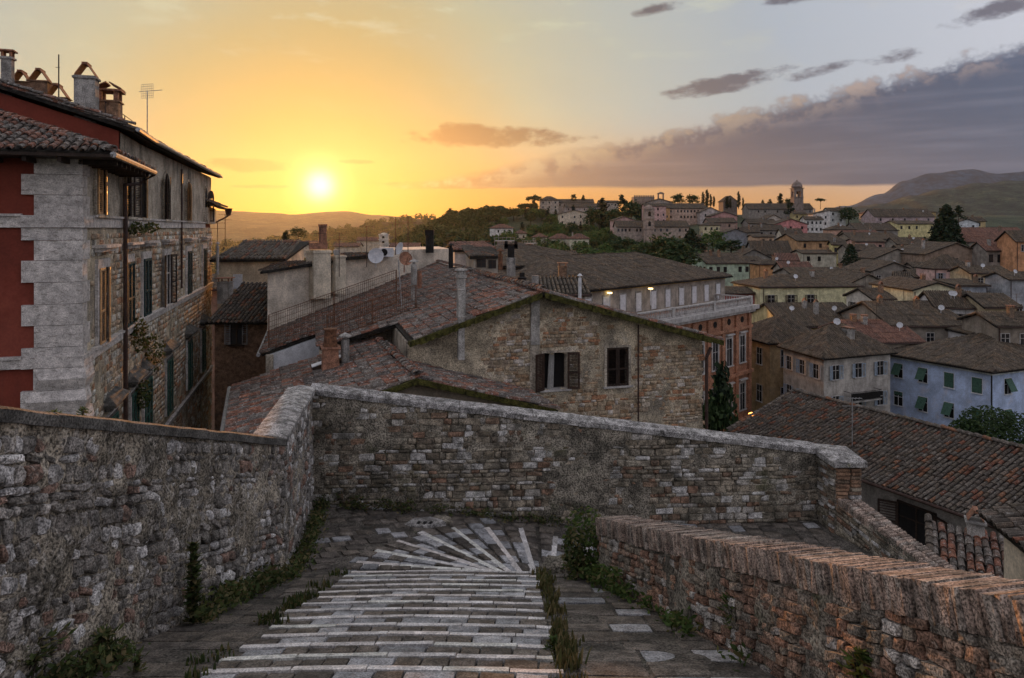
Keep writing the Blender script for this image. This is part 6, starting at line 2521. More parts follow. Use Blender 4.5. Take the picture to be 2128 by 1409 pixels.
house('pink tower-like house right of the brick bell tower', 1340, 1384, 428, 423, 380, (.43,.25,.22), 'tile_brown', 'gable', 'a', wh=14,win=(3,4),chim=0)
house('long salmon hospital range with two tiers of roof', 1384, 1468, 433, 423, 392, (.40,.27,.20), 'tile_brown', 'gable', 'a', wh=11,win=(2,12),chim=0)
house('orange end house left of the salmon range', 1380, 1392, 432, 428, 386, (.46,.25,.09), 'tile_brown', 'gable', 'a', wh=12,win=(3,1),chim=0)
house('pink gabled house at the left end of the church range', 1275, 1320, 458, 450, 335, (.43,.26,.23), 'tile_brown', 'gable', 'b', wh=10,win=(2,3),D=12,chim=0)
house('left church range with a row of arched windows', 1282, 1342, 471, 459, 322, (.28,.22,.18), 'tile_brown', 'gable', 'a', wh=10,win=(1,8),chim=0)
house('right church range under the long dark roof', 1354, 1432, 471, 459, 322, (.30,.23,.18), 'tile_brown', 'gable', 'a', wh=9,win=(2,6),chim=0)
house('white villa with a red hip roof, leftmost on the hillside', 1018, 1066, 474, 466, 350, (.50,.48,.45), 'tile_red', 'hip', 'a', wh=7,win=(2,4),chim=0)
house('small cream house with red roof right of the leftmost villa', 1070, 1094, 485, 478, 340, (.42,.37,.28), 'tile_red', 'hip', 'a', wh=5,win=(1,2),chim=0)
house('white villa half hidden by trees, second of the red-roofed row', 1108, 1137, 493, 485, 300, (.48,.45,.39), 'tile_red', 'hip', 'a', wh=6,win=(2,2),chim=0)
house('cream villa in the middle of the red-roofed row', 1143, 1186, 496, 486, 296, (.46,.42,.32), 'tile_red', 'hip', 'a', wh=6,win=(2,3),chim=0)
house('pale yellow villa at the right end of the red-roofed row', 1185, 1224, 496, 486, 288, (.47,.45,.32), 'tile_red', 'hip', 'a', wh=7,win=(2,2),chim=1)
house('pale house cut into the slope right of the salmon range', 1455, 1498, 441, 431, 385, (.33,.28,.26), 'tile_brown', 'gable', 'b', wh=8,win=(1,2),D=10,chim=0)
house('rose pink house below the monastery range, left of the bright pink one', 1478, 1532, 449, 440, 345, (.36,.18,.16), 'tile_brown', 'gable', 'b', wh=7,win=(1,2),D=10,chim=0)
house('cream house with shutters beside the deciduous tree', 1461, 1496, 468, 462, 320, (.45,.38,.22), 'tile_brown', 'hip', 'a', wh=8,win=(2,3),chim=0)
house('brown house behind the deciduous tree', 1474, 1530, 462, 453, 335, (.27,.18,.14), 'tile_brown', 'gable', 'a', wh=7,win=(1,2),chim=1)
house('slate grey gabled house right of the deciduous tree', 1504, 1552, 484, 476, 270, (.16,.165,.18), 'tile_brown', 'gable', 'b', wh=8,win=(2,2),D=10,sh='blue_shutter',chim=0)
house('stone house beside the slate grey gable', 1542, 1578, 482, 472, 275, (.19,.17,.14), 'tile_brown', 'gable', 'a', wh=7,win=(1,2),chim=1)
house('grey stone house under the monastery, left of the bright pink one', 1556, 1614, 464, 455, 330, (.21,.185,.16), 'tile_brown', 'gable', 'a', wh=7,win=(1,3),chim=2)
house('white gable end house above the bright pink one', 1590, 1626, 456, 446, 335, (.40,.34,.28), 'tile_brown', 'gable', 'b', wh=7,win=(1,1),D=10,chim=0)
house('grey house with clustered chimneys left of the cream windowed house', 1574, 1630, 478, 468, 300, (.19,.17,.15), 'tile_brown', 'gable', 'a', wh=6,win=(1,3),chim=2)
house('low apricot house with a flat parapet left of the cream windowed house', 1566, 1608, 492, 488, 255, (.46,.29,.17), 'tile_brown', 'gable', 'a', wh=5,win=(1,3),chim=0)
house('small orange house beside the dark cypress', 1444, 1470, 494, 488, 250, (.42,.24,.14), 'tile_brown', 'hip', 'a', wh=6,win=(1,1),chim=1)
house('grey roofed house in front of the mint green gable', 1458, 1502, 532, 524, 195, (.22,.22,.24), 'tile_brown', 'gable', 'a', wh=4,win=(0,0),chim=1)
house('stone house under a patched roof below the slate grey gable', 1534, 1600, 535, 518, 195, (.20,.18,.155), 'tile_brown', 'gable', 'b', wh=5,win=(1,2),D=9,chim=1)
house('red walled yard house beside the balustrade', 1500, 1576, 609, 598, 112, (.26,.055,.04), 'tile_brown', 'gable', 'a', wh=6,win=(0,0),chim=0)
house('stone house under a rough roof between the pink and yellow houses', 1764, 1826, 519, 508, 185, (.21,.185,.15), 'tile_brown', 'gable', 'a', wh=5,win=(1,2),chim=1,dishn=1)
house('cream terrace house above the red roofs', 1668, 1738, 526, 521, 200, (.42,.38,.28), 'tile_brown', 'gable', 'a', wh=5,win=(1,3),chim=1)
house('grey house with stacked roofs right of the wide sagging roof', 1866, 1936, 507, 494, 215, (.20,.18,.15), 'tile_brown', 'gable', 'a', wh=6,win=(1,3),chim=1,dishn=1)
house('dark stone house below the tall conifer', 1876, 1952, 524, 510, 185, (.18,.16,.13), 'tile_brown', 'gable', 'a', wh=6,win=(1,2),chim=1,dishn=1)
house('low brown house right of the salmon house', 1764, 1830, 490, 479, 262, (.22,.19,.15), 'tile_red', 'gable', 'a', wh=5,win=(1,2),chim=1)
house('narrow stone house beside the brown brick gable', 1902, 1944, 575, 560, 140, (.19,.17,.14), 'tile_brown', 'gable', 'a', wh=8,win=(2,2),chim=0)
house('stone house with small dark windows, under the brick gable', 1905, 1960, 560, 546, 150, (.20,.165,.13), 'tile_brown', 'gable', 'a', wh=8,win=(2,2),chim=1)
# --- towers
def tower(label, px, top, base, Y, w, col, kind):
    q = P(px, base, Y)
    zt = (HOR - top) / F * Y
    th = thing('bell_tower', label, 'tower', (q.x, q.y, q.z - 6))
    H = zt - q.z
    m = plaster(col)
    if kind == 'dome':
        h1 = H * .36
        mb = MB()
        mb.cbox(q + up * (h1 / 2 - 3), V3(w, 0, 0), V3(0, w, 0), up * (h1 + 6))
        mb.cbox(q + up * (h1 + .15), V3(w * 1.1, 0, 0), V3(0, w * 1.1, 0), up * .3)
        mb.build('shaft', m, th)
        hb = H * .30
        mb = MB()
        for sx in (-1, 1):
            for sy in (-1, 1):
                mb.cbox(q + V3(sx * w * .36, sy * w * .36, h1 + .3 + hb / 2), V3(w * .26, 0, 0), V3(0, w * .26, 0), up * hb)
        for (dx_, dy_, ax, ay) in ((0, -.43, .5, .1), (0, .43, .5, .1), (-.43, 0, .1, .5), (.43, 0, .1, .5)):
            mb.cbox(q + V3(dx_ * w, dy_ * w, h1 + .3 + hb * .84), V3(ax * w, 0, 0), V3(0, ay * w, 0), up * hb * .32)
        mb.cbox(q + up * (h1 + .3 + hb + .2), V3(w * 1.16, 0, 0), V3(0, w * 1.16, 0), up * .4)
        mb.build('belfry', m, th)
        mb = MB()
        mb.lathe(q + up * (h1 + .3 + hb * .35), [(w * .03, hb * .42), (w * .06, hb * .4), (w * .09, hb * .2), (w * .15, 0)], 10)
        mb.build('bell', MAT['black'], th)
        z = h1 + .7 + hb
        rh_ = H - z
        mb = MB()
        mb.lathe(q + up * z, [(w * .54, 0), (w * .54, rh_ * .12), (w * .60, rh_ * .14), (w * .60, rh_ * .2), (w * .54, rh_ * .22), (w * .52, rh_ * .42), (w * .42, rh_ * .62), (w * .25, rh_ * .76), (w * .1, rh_ * .82), (w * .09, rh_ * .9), (w * .12, rh_ * .92), (.02, rh_ * .97)], 16)
        mb.tube([q + up * (z + rh_ * .95), q + up * (z + rh_ * 1.15)], .08, 4)
        mb.build('dome', m, th, smooth=True)
    else:
        mb = MB()
        mb.cbox(q + up * (H * .45 - 3), V3(w, 0, 0), V3(0, w, 0), up * (H * .9 + 6))
        for z in (.34, .62, .9):
            mb.cbox(q + up * (H * z), V3(w * 1.15, 0, 0), V3(0, w * 1.15, 0), up * .35)
        mb.lathe(q + up * (H * .9), [(w * .42, 0), (w * .42, H * .04), (w * .3, H * .09), (.05, H * .12)], 10)
        mb.build('shaft', m, th)
        for z in (.48, .76):
            mb = MB()
            pts = [V3(-w * .14, 0, -H * .07), V3(w * .14, 0, -H * .07), V3(w * .14, 0, H * .04), V3(0, 0, H * .075), V3(-w * .14, 0, H * .04)]
            mb.prism([q + p + V3(0, -w * .5 - .01, H * z) for p in pts], [q + p + V3(0, -w * .5 - .06, H * z) for p in pts])
            mb.build('belfry_opening', MAT['blackout'], th)
    return th


tower('dark domed bell tower with open belfry on the skyline', 1656, 374, 431, 418, 5.4, (.17, .13, .11), 'dome')
tower('slender brick bell tower of the church between the dark trees', 1348, 427, 500, 318, 4.2, (.26, .19, .15), 'brick')
tower('pale square bell tower with paired windows far left of the mesh fence', 798, 484, 520, 260, 3.0, (.48, .42, .34), 'brick')
# crenellated castle and the bell arch beside it
q = P(1317, 425, 475)
CS = thing('castle', 'low crenellated castle on the skyline', 'castle', q - up * 8)
w = 43 / F * 475
mb = MB()
mb.obox(q - up * 8, V3(w, 0, 0), V3(0, 9, 0), up * (8 + 5.2))
mb.build('wall', plaster((.19, .14, .11)), CS)
for k in range(9):
    mb = MB()
    mb.obox(q + V3(w * (k + .2) / 9, 0, 5.2), V3(w / 9 * .6, 0, 0), V3(0, .8, 0), up * .95)
    mb.build('merlon', plaster((.19, .14, .11)), CS)
BA = house('grey gabled church with an open bell arch right of the castle', 1345, 1397, 420, 413, 470, (.24, .20, .17), 'tile_brown', 'gable', 'b', D=12, wh=9, win=(0, 0), chim=0)
q = P(1373, 414, 471)
mb = MB()
for s_ in (-1, 1):
    mb.cbox(q + V3(s_ * 1.6, 0, 1.6), V3(.8, 0, 0), V3(0, 1.2, 0), up * 3.4)
mb.cbox(q + up * 3.6, V3(4.4, 0, 0), V3(0, 1.5, 0), up * .5)
mb.prism([q + V3(-2.3, -.8, 3.85), q + V3(2.3, -.8, 3.85), q + V3(2.3, .8, 3.85), q + V3(-2.3, .8, 3.85)], [q + V3(-.1, -.7, 4.8), q + V3(.1, -.7, 4.8), q + V3(.1, .7, 4.8), q + V3(-.1, .7, 4.8)])
mb.build('bell_arch', plaster((.17, .13, .11)), BA)
house('small gabled chapel with a cross among the cypresses', 1503, 1532, 418, 407, 440, (.17, .14, .12), 'tile_brown', 'gable', 'b', D=10, wh=9, win=(0, 0), chim=0)
# scaffolded towers behind the roofs
for (x0, x1, y0, y1, Y, lab) in ((1028, 1069, 493, 545, 120, 'building wrapped in white scaffolding behind the black chimney, larger of two'), (1085, 1114, 500, 540, 125, 'narrow building wrapped in scaffolding, right of the larger scaffolded one')):
    a, b = P(x0, y1, Y), P(x1, y0, Y)
    W = b.x - a.x
    H = b.z - a.z
    th = thing('scaffolded_building', lab, 'building', a)
    mb = MB()
    mb.obox(a + V3(W * .12, .5, -6), V3(W * .76, 0, 0), V3(0, 5, 0), up * (H * .82 + 6))
    mb.build('wall', plaster((.28, .23, .18)), th)
    mb = MB()
    for k in range(6):
        for yy in (0, .45):
            p = a + V3(W * k / 5, yy, -6)
            mb.tube([p, p + up * (H + 6)], .035, 4)
    for k in range(7):
        z = H * (k + .5) / 6.6
        for yy in (0, .45):
            mb.tube([a + V3(0, yy, z), a + V3(W, yy, z)], .03, 4)
    mb.build('scaffold_poles', MAT['metal'], th, kind='stuff')
    for k in range(4):
        mb = MB()
        mb.obox(a + V3(0, -.02, H * (k + .6) / 4.2), V3(W, 0, 0), V3(0, .5, 0), up * .07)
        mb.build('scaffold_deck', MAT['white_paint'], th)

# ------------------------------------------------------------------ houses between the left house and the middle one
h1 = thing('town_house', 'narrow house with tiled roof, cream upper wall and brick base in the dark alley', 'house', P(500, 880, 40))
z_e = P(500, 541, 44).z
o = P(452, 541, 44)
roofed_block(h1, (o.x, o.y), (125 / F * 44, .6), (-.6, 7), -16, z_e, 0.95, 'shed', 'a', plaster((.50, .40, .26)), MAT['tile'], .35, .24, 7, 91)
o = P(446, 668, 38.5)
mb = MB()
mb.obox(V3(o.x, o.y, -17), V3(110 / F * 38.5, .2, 0), V3(0, 5, 0), up * (17 + o.z + .0))
mb.build('brick_wall_base', MAT['brickred'], h1)
tile_roof(h1, V3(o.x - .3, o.y - .45, o.z), V3(1, 0, 0), V3(0, .95, .31).normalized(), 3.6, 5.4, None, 'tile', .24, .34, 140, tw=.22, seed=92)
window(h1, P(492, 690, 38.45), (1, 0, 0), (0, -1, 0), .62, 1.3, 'dark_wood', 'glass', 'grey_wood', (170, 170), .06, True, .04)
window(h1, P(494, 584, 43.95), (1, .08, 0), (0, -1, 0), .46, .75, 'white_paint', 'white_paint', None, (0, 0), .04, True, .03)
box_chimney(h1, P(468, 612, 41.5), .7, .6, .75, 'chimney', 'slab')
pipe_chimney(h1, P(452, 560, 42.5), .09, 1.4, 'metal', True)
for px, py, hh in ((452, 510, 1.4), (468, 512, 2.0)):
    antenna(h1, P(px, py, 45), hh, 1, 'pipe')
h2 = thing('town_house', 'cream gabled house wall rising behind the mesh fence, with bulky chimneys', 'house', P(700, 650, 37))
o0, o1 = P(565, 665, 36.5), P(935, 560, 44.5)
ax = V3(o1.x - o0.x, o1.y - o0.y, 0)
La = ax.length
au = ax.normalized()
bu = V3(-.22, .975, 0)
ztop = [(-.2, P(572, 566, 36.6).z), (.24, P(642, 545, 38).z), (.34, P(668, 540, 39).z), (.55, P(740, 535, 40.5).z), (.62, P(760, 520, 41).z), (1.0, P(935, 517, 44.5).z)]
mb = MB()
pts = [o0 - au * .2 - up * (o0.z + 14) + up * 0]
base = [V3(o0.x, o0.y, -14) + au * (La * f) for f in (-.02, 1.0)]
topp = [V3(o0.x, o0.y, z) + au * (La * max(-.02, f)) for f, z in ztop]
mb.prism(([base[0], base[1]] + list(reversed(topp))), [p + bu * 6 for p in ([base[0], base[1]] + list(reversed(topp)))])
mb.build('wall', plaster((.47, .40, .31), .5), h2)
for (fa, fb, za, zb) in ((-.05, .3, ztop[0][1], ztop[2][1] - .1), (.34, .62, ztop[2][1], ztop[3][1] + .05)):
    e0, e1 = V3(o0.x, o0.y, za + .1) + au * (La * fa) - bu * .4, V3(o0.x, o0.y, zb + .1) + au * (La * fb) - bu * .4
    corr_roof('roof', h2, [(e0, e1, e1 + bu * 6, e0 + bu * 6)], MAT['tile'], .24, 12)
for (px, yb, yt, Y, w, m) in ((662, 600, 519, 38.2, 1.0, 'cream'), (700, 590, 530, 38.8, .6, 'cream')):
    q = P(px, yb, Y)
    hh = (yb - yt) / F * Y
    ch = box_chimney(h2, q, w, .8, hh, m, None, au)
    mb = MB()
    if px == 662:
        mb.cbox(q + up * (hh + .22), au * 1.05, bu * .85, up * .36)
        mb.cbox(q + au * .25 + up * (hh + .8), au * .45, bu * .5, up * .9)
        mb.cbox(q + au * .25 + up * (hh + 1.3), au * .55, bu * .6, up * .1)
        mb.build('chimney_pots', MAT['terracotta'], ch)
    else:
        mb.cbox(q + up * (hh + .15), au * .4, bu * .4, up * .3)
        mb.build('chimney_pots', MAT['chimney'], ch)
for px, py, Y, hh in ((665, 515, 38, 1.1), (705, 575, 38, 2.3), (762, 555, 39, 2.2)):
    antenna(h2, P(px, py, Y), hh, 1, 'pipe')
dish(h2, P(781, 532, 39.5), .42, (.2, -.9, .2), 'dish')
mb = MB()
q = P(803, 524, 40)
mb.cbox(q, V3(.75, 0, 0), V3(0, .35, 0), up * .5)
ac = mb.build('air_conditioner', MAT['white_paint'], h2)
mb = MB()
mb.lathe(q + V3(-.1, -.185, 0), [(.2, 0), (.2, .02), (.05, .03)], 14, axis=(0, -1, 0))
mb.build('fan_grille', MAT['black'], ac)
# low white gables and roofs behind the middle house
h3 = thing('town_house', 'long low white wall with red ridge tiles behind the black chimneys', 'house', P(980, 560, 52))
o = P(945, 520, 52)
roofed_block(h3, (o.x, o.y), (80 / F * 52, 1.0), (-1.0, 6), -14, o.z, .45, 'gable', 'a', plaster((.45, .42, .38)), MAT['tile_red'], .2, .26, 3, 5)
h4 = thing('town_house', 'small dormer house with glazed front among the roofs left of the palazzo', 'house', P(1010, 560, 46))
o = P(984, 535, 46)
roofed_block(h4, (o.x, o.y), (50 / F * 46, .8), (-.8, 5), -14, o.z, .5, 'shed', 'a', plaster((.33, .29, .24)), MAT['tile'], .3, .24, 6, 7)
window(h4, P(1000, 548, 45.95) + V3(0, .1, 0), (1, .15, 0), (.15, -1, 0), .5, .5, 'dark_wood', 'glass', None, (0, 0), .05, False, .03)
window(h4, P(1023, 550, 46.2) + V3(0, .1, 0), (1, .15, 0), (.15, -1, 0), .4, .5, 'dark_wood', 'glass', None, (0, 0), .05, False, .03)
house('low brown roofed house left of the palazzo roof', 1070, 1200, 545, 523, 78, (.30, .26, .21), 'tile_brown', 'gable', 'a', D=12, wh=8, win=(0, 0), chim=1)
house('stone house with a tan roof in front of the palazzo', 1128, 1215, 610, 578, 45, (.30, .25, .2), 'tile_brown', 'gable', 'a', D=9, wh=8, win=(0, 0), chim=1, far=False)

house('added dark house blocking the low sun at the alley end behind the tall stone house', 372, 505, 600, 586, 56, (.22, .18, .14), 'tile_brown', 'gable', 'a', D=8, wh=14, win=(1, 1), chim=0, far=False)  # added to keep the low sun off the lower side facade
# ------------------------------------------------------------------ trees
def crown_mesh(kind, seed, mat, n=1100):
    """unit crown: base at z = 0, height 1"""
    rng = random.Random(seed)
    C = []
    if kind == 'round':
        for _ in range(46):
            a, b = rng.uniform(0, 2 * math.pi), rng.uniform(-.8, 1)
            r = rng.uniform(.55, 1.0)
            q = math.sqrt(max(0, 1 - b * b))
            C.append((.36 * r * q * math.cos(a), .36 * r * q * math.sin(a), .58 + .36 * r * b, rng.uniform(.10, .17)))
    elif kind == 'umbrella':
        for _ in range(40):
            a, r = rng.uniform(0, 2 * math.pi), math.sqrt(rng.random()) * .5
            C.append((r * math.cos(a), r * math.sin(a), .80 + .15 * (1 - (r / .5) ** 2) * rng.uniform(.3, 1), rng.uniform(.08, .13)))
    elif kind == 'cypress':
        for k in range(44):
            z = .04 + .94 * k / 44
            w = .085 * min(1, (1 - z) * 3.0 + .1) * min(1, z * 6 + .3)
            a = rng.uniform(0, 6.3)
            C.append((w * .6 * math.cos(a), w * .6 * math.sin(a), z, w * .75 + .012))
    elif kind == 'conifer':
        for k in range(90):
            z = .08 + .9 * (k / 90)
            w = .34 * (1 - z) ** .8 + .015
            a = k * 2.4 + rng.uniform(-.3, .3)
            for f in (.35, .75, 1.0):
                C.append((w * f * math.cos(a), w * f * math.sin(a), z - .06 * f + .02, .045 + .03 * (1 - z)))
    elif kind == 'cedar':
        for k in range(26):
            z = .22 + .75 * rng.random()
            w = .36 * (1.05 - z) + .08
            a = rng.uniform(0, 6.3)
            for f in (.4, .7, 1):
                C.append((w * f * math.cos(a), w * f * math.sin(a), z, .075))
    V = []
    per = max(3, n // len(C))
    for (x, y, z, r) in C:
        for _ in range(per):
            q = Vector((rng.gauss(0, .5), rng.gauss(0, .5), rng.gauss(0, .38))) * r
            c = Vector((x, y, z)) + q
            a = Vector((rng.gauss(0, 1), rng.gauss(0, 1), rng.gauss(0, .6))).normalized()
            b = a.cross(Vector((rng.gauss(0, 1), rng.gauss(0, 1), rng.gauss(0, 1)))).normalized()
            s_ = {'round': .042, 'umbrella': .042, 'cypress': .03, 'conifer': .034, 'cedar': .036}[kind] * rng.uniform(.7, 1.4)
            V += [c - a * s_, c + b * s_ * .6, c + a * s_, c - b * s_ * .6]
    return mesh_np('crown', np.array([tuple(v) for v in V]), np.arange(len(V)), np.full(len(V) // 4, 4), mat)


def trunk_mesh(kind):
    mb = MB()
    if kind in ('round', 'umbrella', 'cedar'):
        top = .78 if kind == 'umbrella' else .5
        mb.tube([(0, 0, -.1), (.01, 0, top * .5), (0, .01, top)], .028, 7, r2=.014)
        for k in range(5):
            a = k * 1.3
            mb.tube([(0, 0, top * .8), (.12 * math.cos(a), .12 * math.sin(a), top + .03), (.24 * math.cos(a), .24 * math.sin(a), top + .10)], .012, 5, r2=.004)
    else:
        mb.tube([(0, 0, -.1), (0, 0, .9)], .022, 6, r2=.004)
    me = bpy.data.meshes.new('trunk')
    me.from_pydata(mb.v, [], mb.f)
    me.materials.append(MAT['bark'])
    me.update()
    return me


CR, TR = {}, {}
for kind, m in (('round', 'fol_light'), ('umbrella', 'fol_mid'), ('cypress', 'fol_dark'), ('conifer', 'fol_dark'), ('cedar', 'fol_dark')):
    CR[kind] = [crown_mesh(kind, s, MAT[m]) for s in (1, 2, 3)]
    TR[kind] = trunk_mesh(kind)
CR['oak'] = [crown_mesh('round', s, MAT['fol_mid']) for s in (4, 5, 6)]
TR['oak'] = TR['round']
CR['bigfir'] = [crown_mesh('conifer', 9, MAT['fol_dark'], 5000)]
TR['bigfir'] = TR['conifer']


def tree(kind, px, top, Y, hgt, label, group=None, wide=1.0, name=None):
    """hgt in metres; top = row of its tip"""
    q = P(px, top, Y)
    rng = random.Random(int(px * 3 + top))
    nm = name or {'round': 'broadleaf_tree', 'oak': 'evergreen_tree', 'umbrella': 'umbrella_pine', 'cypress': 'cypress_tree', 'conifer': 'conifer_tree', 'cedar': 'cedar_tree', 'bigfir': 'conifer_tree'}[kind]
    th = thing(nm, label, 'tree', q - up * hgt, group, rng.uniform(0, 6.3))
    for n_, me in (('crown', rng.choice(CR[kind])), ('trunk', TR[kind])):
        o = bpy.data.objects.new(n_, me)
        COL.objects.link(o)
        o.parent = th
        o.scale = (hgt * wide, hgt * wide, hgt)
    return th


g1 = 'cypresses on the skyline'
for px, top, h, lab in ((1461, 398, 9, 'slim cypress, leftmost of the four left of the chapel'), (1469, 393, 11, 'tallest slim cypress of the four left of the chapel'), (1477, 403, 7.5, 'third cypress of the four left of the chapel'),
                        (1483.5, 407, 6.5, 'shortest cypress, rightmost of the four left of the chapel'), (1535, 397, 10, 'tall cypress just right of the chapel'), (1544, 410, 6, 'short cypress right of the chapel'),
                        (1518, 411, 6, 'small cypress in front of the chapel gable'), (1511, 407, 7.5, 'dense dark cypress at the left of the chapel gable'), (1622, 401, 9, 'stout cypress left of the domed bell tower')):
    tree('cypress', px, top, 436, h, lab, g1, 1.7 if 'stout' in lab or 'dense' in lab else 1.0)
for px, top, Y, h, kind, w, lab in ((1408, 402, 455, 9, 'oak', 1.2, 'round dark tree on the skyline, left of the two left of the cypresses'), (1440, 404, 452, 8, 'oak', 1.5, 'broad dark tree on the skyline beside the four cypresses'),
                              (1111, 406, 480, 12, 'umbrella', .9, 'umbrella pine standing alone left of the hill villa'), (1705, 412, 430, 6, 'umbrella', 1.0, 'small round pine on the skyline right of the bell tower'),
                              (1192, 404, 495, 8, 'cedar', 1.1, 'flat-topped cedar behind the long villa range'), (1212, 405, 495, 7, 'conifer', 1.0, 'small conifer behind the long villa range'),
                              (1252, 410, 400, 17, 'cypress', 1.5, 'tall dark cypress among the hill houses'), (1294, 406, 410, 14, 'cedar', 1.0, 'dark cedar left of the castle'), (1312, 416, 400, 13, 'oak', 1.0, 'dark tree below the castle, right of the cedar'),
                              (1332, 422, 395, 12, 'oak', 1.0, 'dark tree below the castle wall beside the pink tower house'), (1233, 430, 390, 13, 'oak', 1.0, 'dark tree right of the sunlit cream villa'), (1272, 432, 380, 12, 'oak', 1.1, 'dark tree above the pink church gable'),
                              (1600, 414, 432, 5, 'cedar', 1.0, 'scrubby pine on the skyline left of the stout cypress'), (1640, 412, 430, 6, 'oak', 1.2, 'dark shrubby tree at the foot of the bell tower'), (1642, 420, 400, 9, 'cedar', 1.0, 'dark tree in front of the monastery range'),
                              (1585, 415, 434, 4, 'conifer', 1.2, 'tiny conifer alone on the skyline of the monastery'), (1764, 428, 355, 9, 'oak', 1.2, 'dark tree right of the white balcony house'),
                              (1482, 477, 235, 8.5, 'round', 1.3, 'leafy deciduous tree between the cream house and the slate grey gable'), (1452, 495, 190, 8, 'cypress', 2.3, 'dark stout cypress beside the mint green house'),
                              (1378, 486, 170, 9, 'oak', 1.2, 'dense dark tree behind the palazzo roof, left of three'), (1412, 492, 160, 10, 'oak', 1.1, 'dense dark tree behind the palazzo roof, middle of three'), (1436, 474, 185, 10, 'conifer', 1.2, 'dark conifer behind the palazzo roof, right of three'),
                              (1345, 500, 180, 7, 'oak', 1.5, 'dark low tree in front of the church range'), (1520, 497, 225, 5, 'oak', 2.2, 'wide dark hedge tree below the slate grey gable'),
                              (1768, 506, 166, 6.5, 'conifer', 1.25, 'small dark conifer in the middle of the town'), (1992, 428, 235, 6, 'cedar', 1.0, 'feathery cedar right of the tall conifer'),
                              (1500, 752, 46, 9, 'conifer', .55, 'dark evergreen against the rose palazzo beside the stone house'), (1492, 800, 45.5, 8, 'oak', .4, 'dark leafy tree at the corner of the stone house'),
                              (595, 478, 260, 7, 'cypress', 1.6, 'dark cypress in the hazy valley left of the fir'), (591, 482, 255, 6, 'conifer', 1.1, 'dark fir in the hazy valley right of the tiled narrow house'),
                              (620, 472, 300, 6, 'oak', 1.5, 'rounded tree in the hazy valley behind the chimney')):
    tree(kind, px, top, Y, h, lab, None, w)
tree('bigfir', 1966, 425, 190, 12.5, 'tall dark conifer standing above the roofs on the right', None, 1.05)
# bright trees on the near hillside and dark ones on the ridge: things one can tell apart by eye are few, so each carries its neighbour
rg = random.Random(31)
REFS = [(1042, 482, 'the leftmost white villa'), (1082, 488, 'the small cream house'), (1122, 500, 'the half hidden villa'), (1164, 502, 'the middle red-roofed villa'), (1204, 505, 'the pale yellow villa'),
        (1194, 455, 'the sunlit cream villa'), (1300, 470, 'the pink church gable'), (1320, 492, 'the left church range'), (1250, 470, 'the tall cypress'), (1140, 425, 'the hill villa'), (1110, 415, 'the umbrella pine'), (1260, 500, 'the church meadow'), (1348, 480, 'the brick bell tower')]
taken = set()


def where(px, py):
    d, r = min((math.hypot(px - a, (py - b) * 1.6), (a, b, n_)) for a, b, n_ in REFS)
    dx_, dy_ = px - r[0], py - r[1]
    side = ('below' if dy_ > 0 else 'above') if abs(dy_) * 2.2 > abs(dx_) else ('right of' if dx_ > 0 else 'left of')
    dist = 'just' if d < 16 else ('a little' if d < 30 else 'well')
    return f'{dist} {side} {r[2]}'


def pick(kind, px, py, Y, h, look, group, wide):
    lab = f'{look} {where(px, py)}'
    if lab in taken:
        return False
    taken.add(lab)
    tree(kind, px, py, Y, h, lab, group, wide)
    return True


for k in range(260):
    Y = rg.uniform(225, 455)
    px = rg.uniform(1040, 1345)
    x = (px - 1064) / F * Y
    h = rg.uniform(5.0, 8.5)
    py = HOR - F * (T(x, Y) + h * .6) / Y
    if any(a_ - 4 < px < b_ + 4 and Y < yy + 4 and py < ya_ for a_, b_, yy, ya_ in ((1275, 1432, 322, 488), (1162, 1226, 400, 462), (1018, 1066, 350, 482), (1143, 1224, 290, 508), (1108, 1137, 300, 503))):
        continue
    kind, look, wd_ = rg.choice((('round', 'leafy green tree', 1.1), ('round', 'broad green tree', 1.5), ('oak', 'dark round tree', 1.1), ('oak', 'wide dark tree', 1.5), ('round', 'bright green tree', 1.2), ('cypress', 'slim dark cypress', 1.4)))
    pick(kind, px, HOR - F * (T(x, Y) + h) / Y, Y, h, look, 'trees on the hillside below the villas', wd_)
for k in range(60):
    px = rg.uniform(925, 1125)
    Y = rg.uniform(455, 540)
    x = (px - 1064) / F * Y
    h = rg.uniform(6, 10)
    py = HOR - F * (T(x, Y) + h) / Y
    kind, look = rg.choice((('oak', 'dark ridge tree'), ('umbrella', 'flat-topped ridge pine'), ('cedar', 'ragged ridge cedar')))
    pick(kind, px, py, Y, h, look, 'dark trees on the wooded ridge', rg.uniform(.9, 1.4))


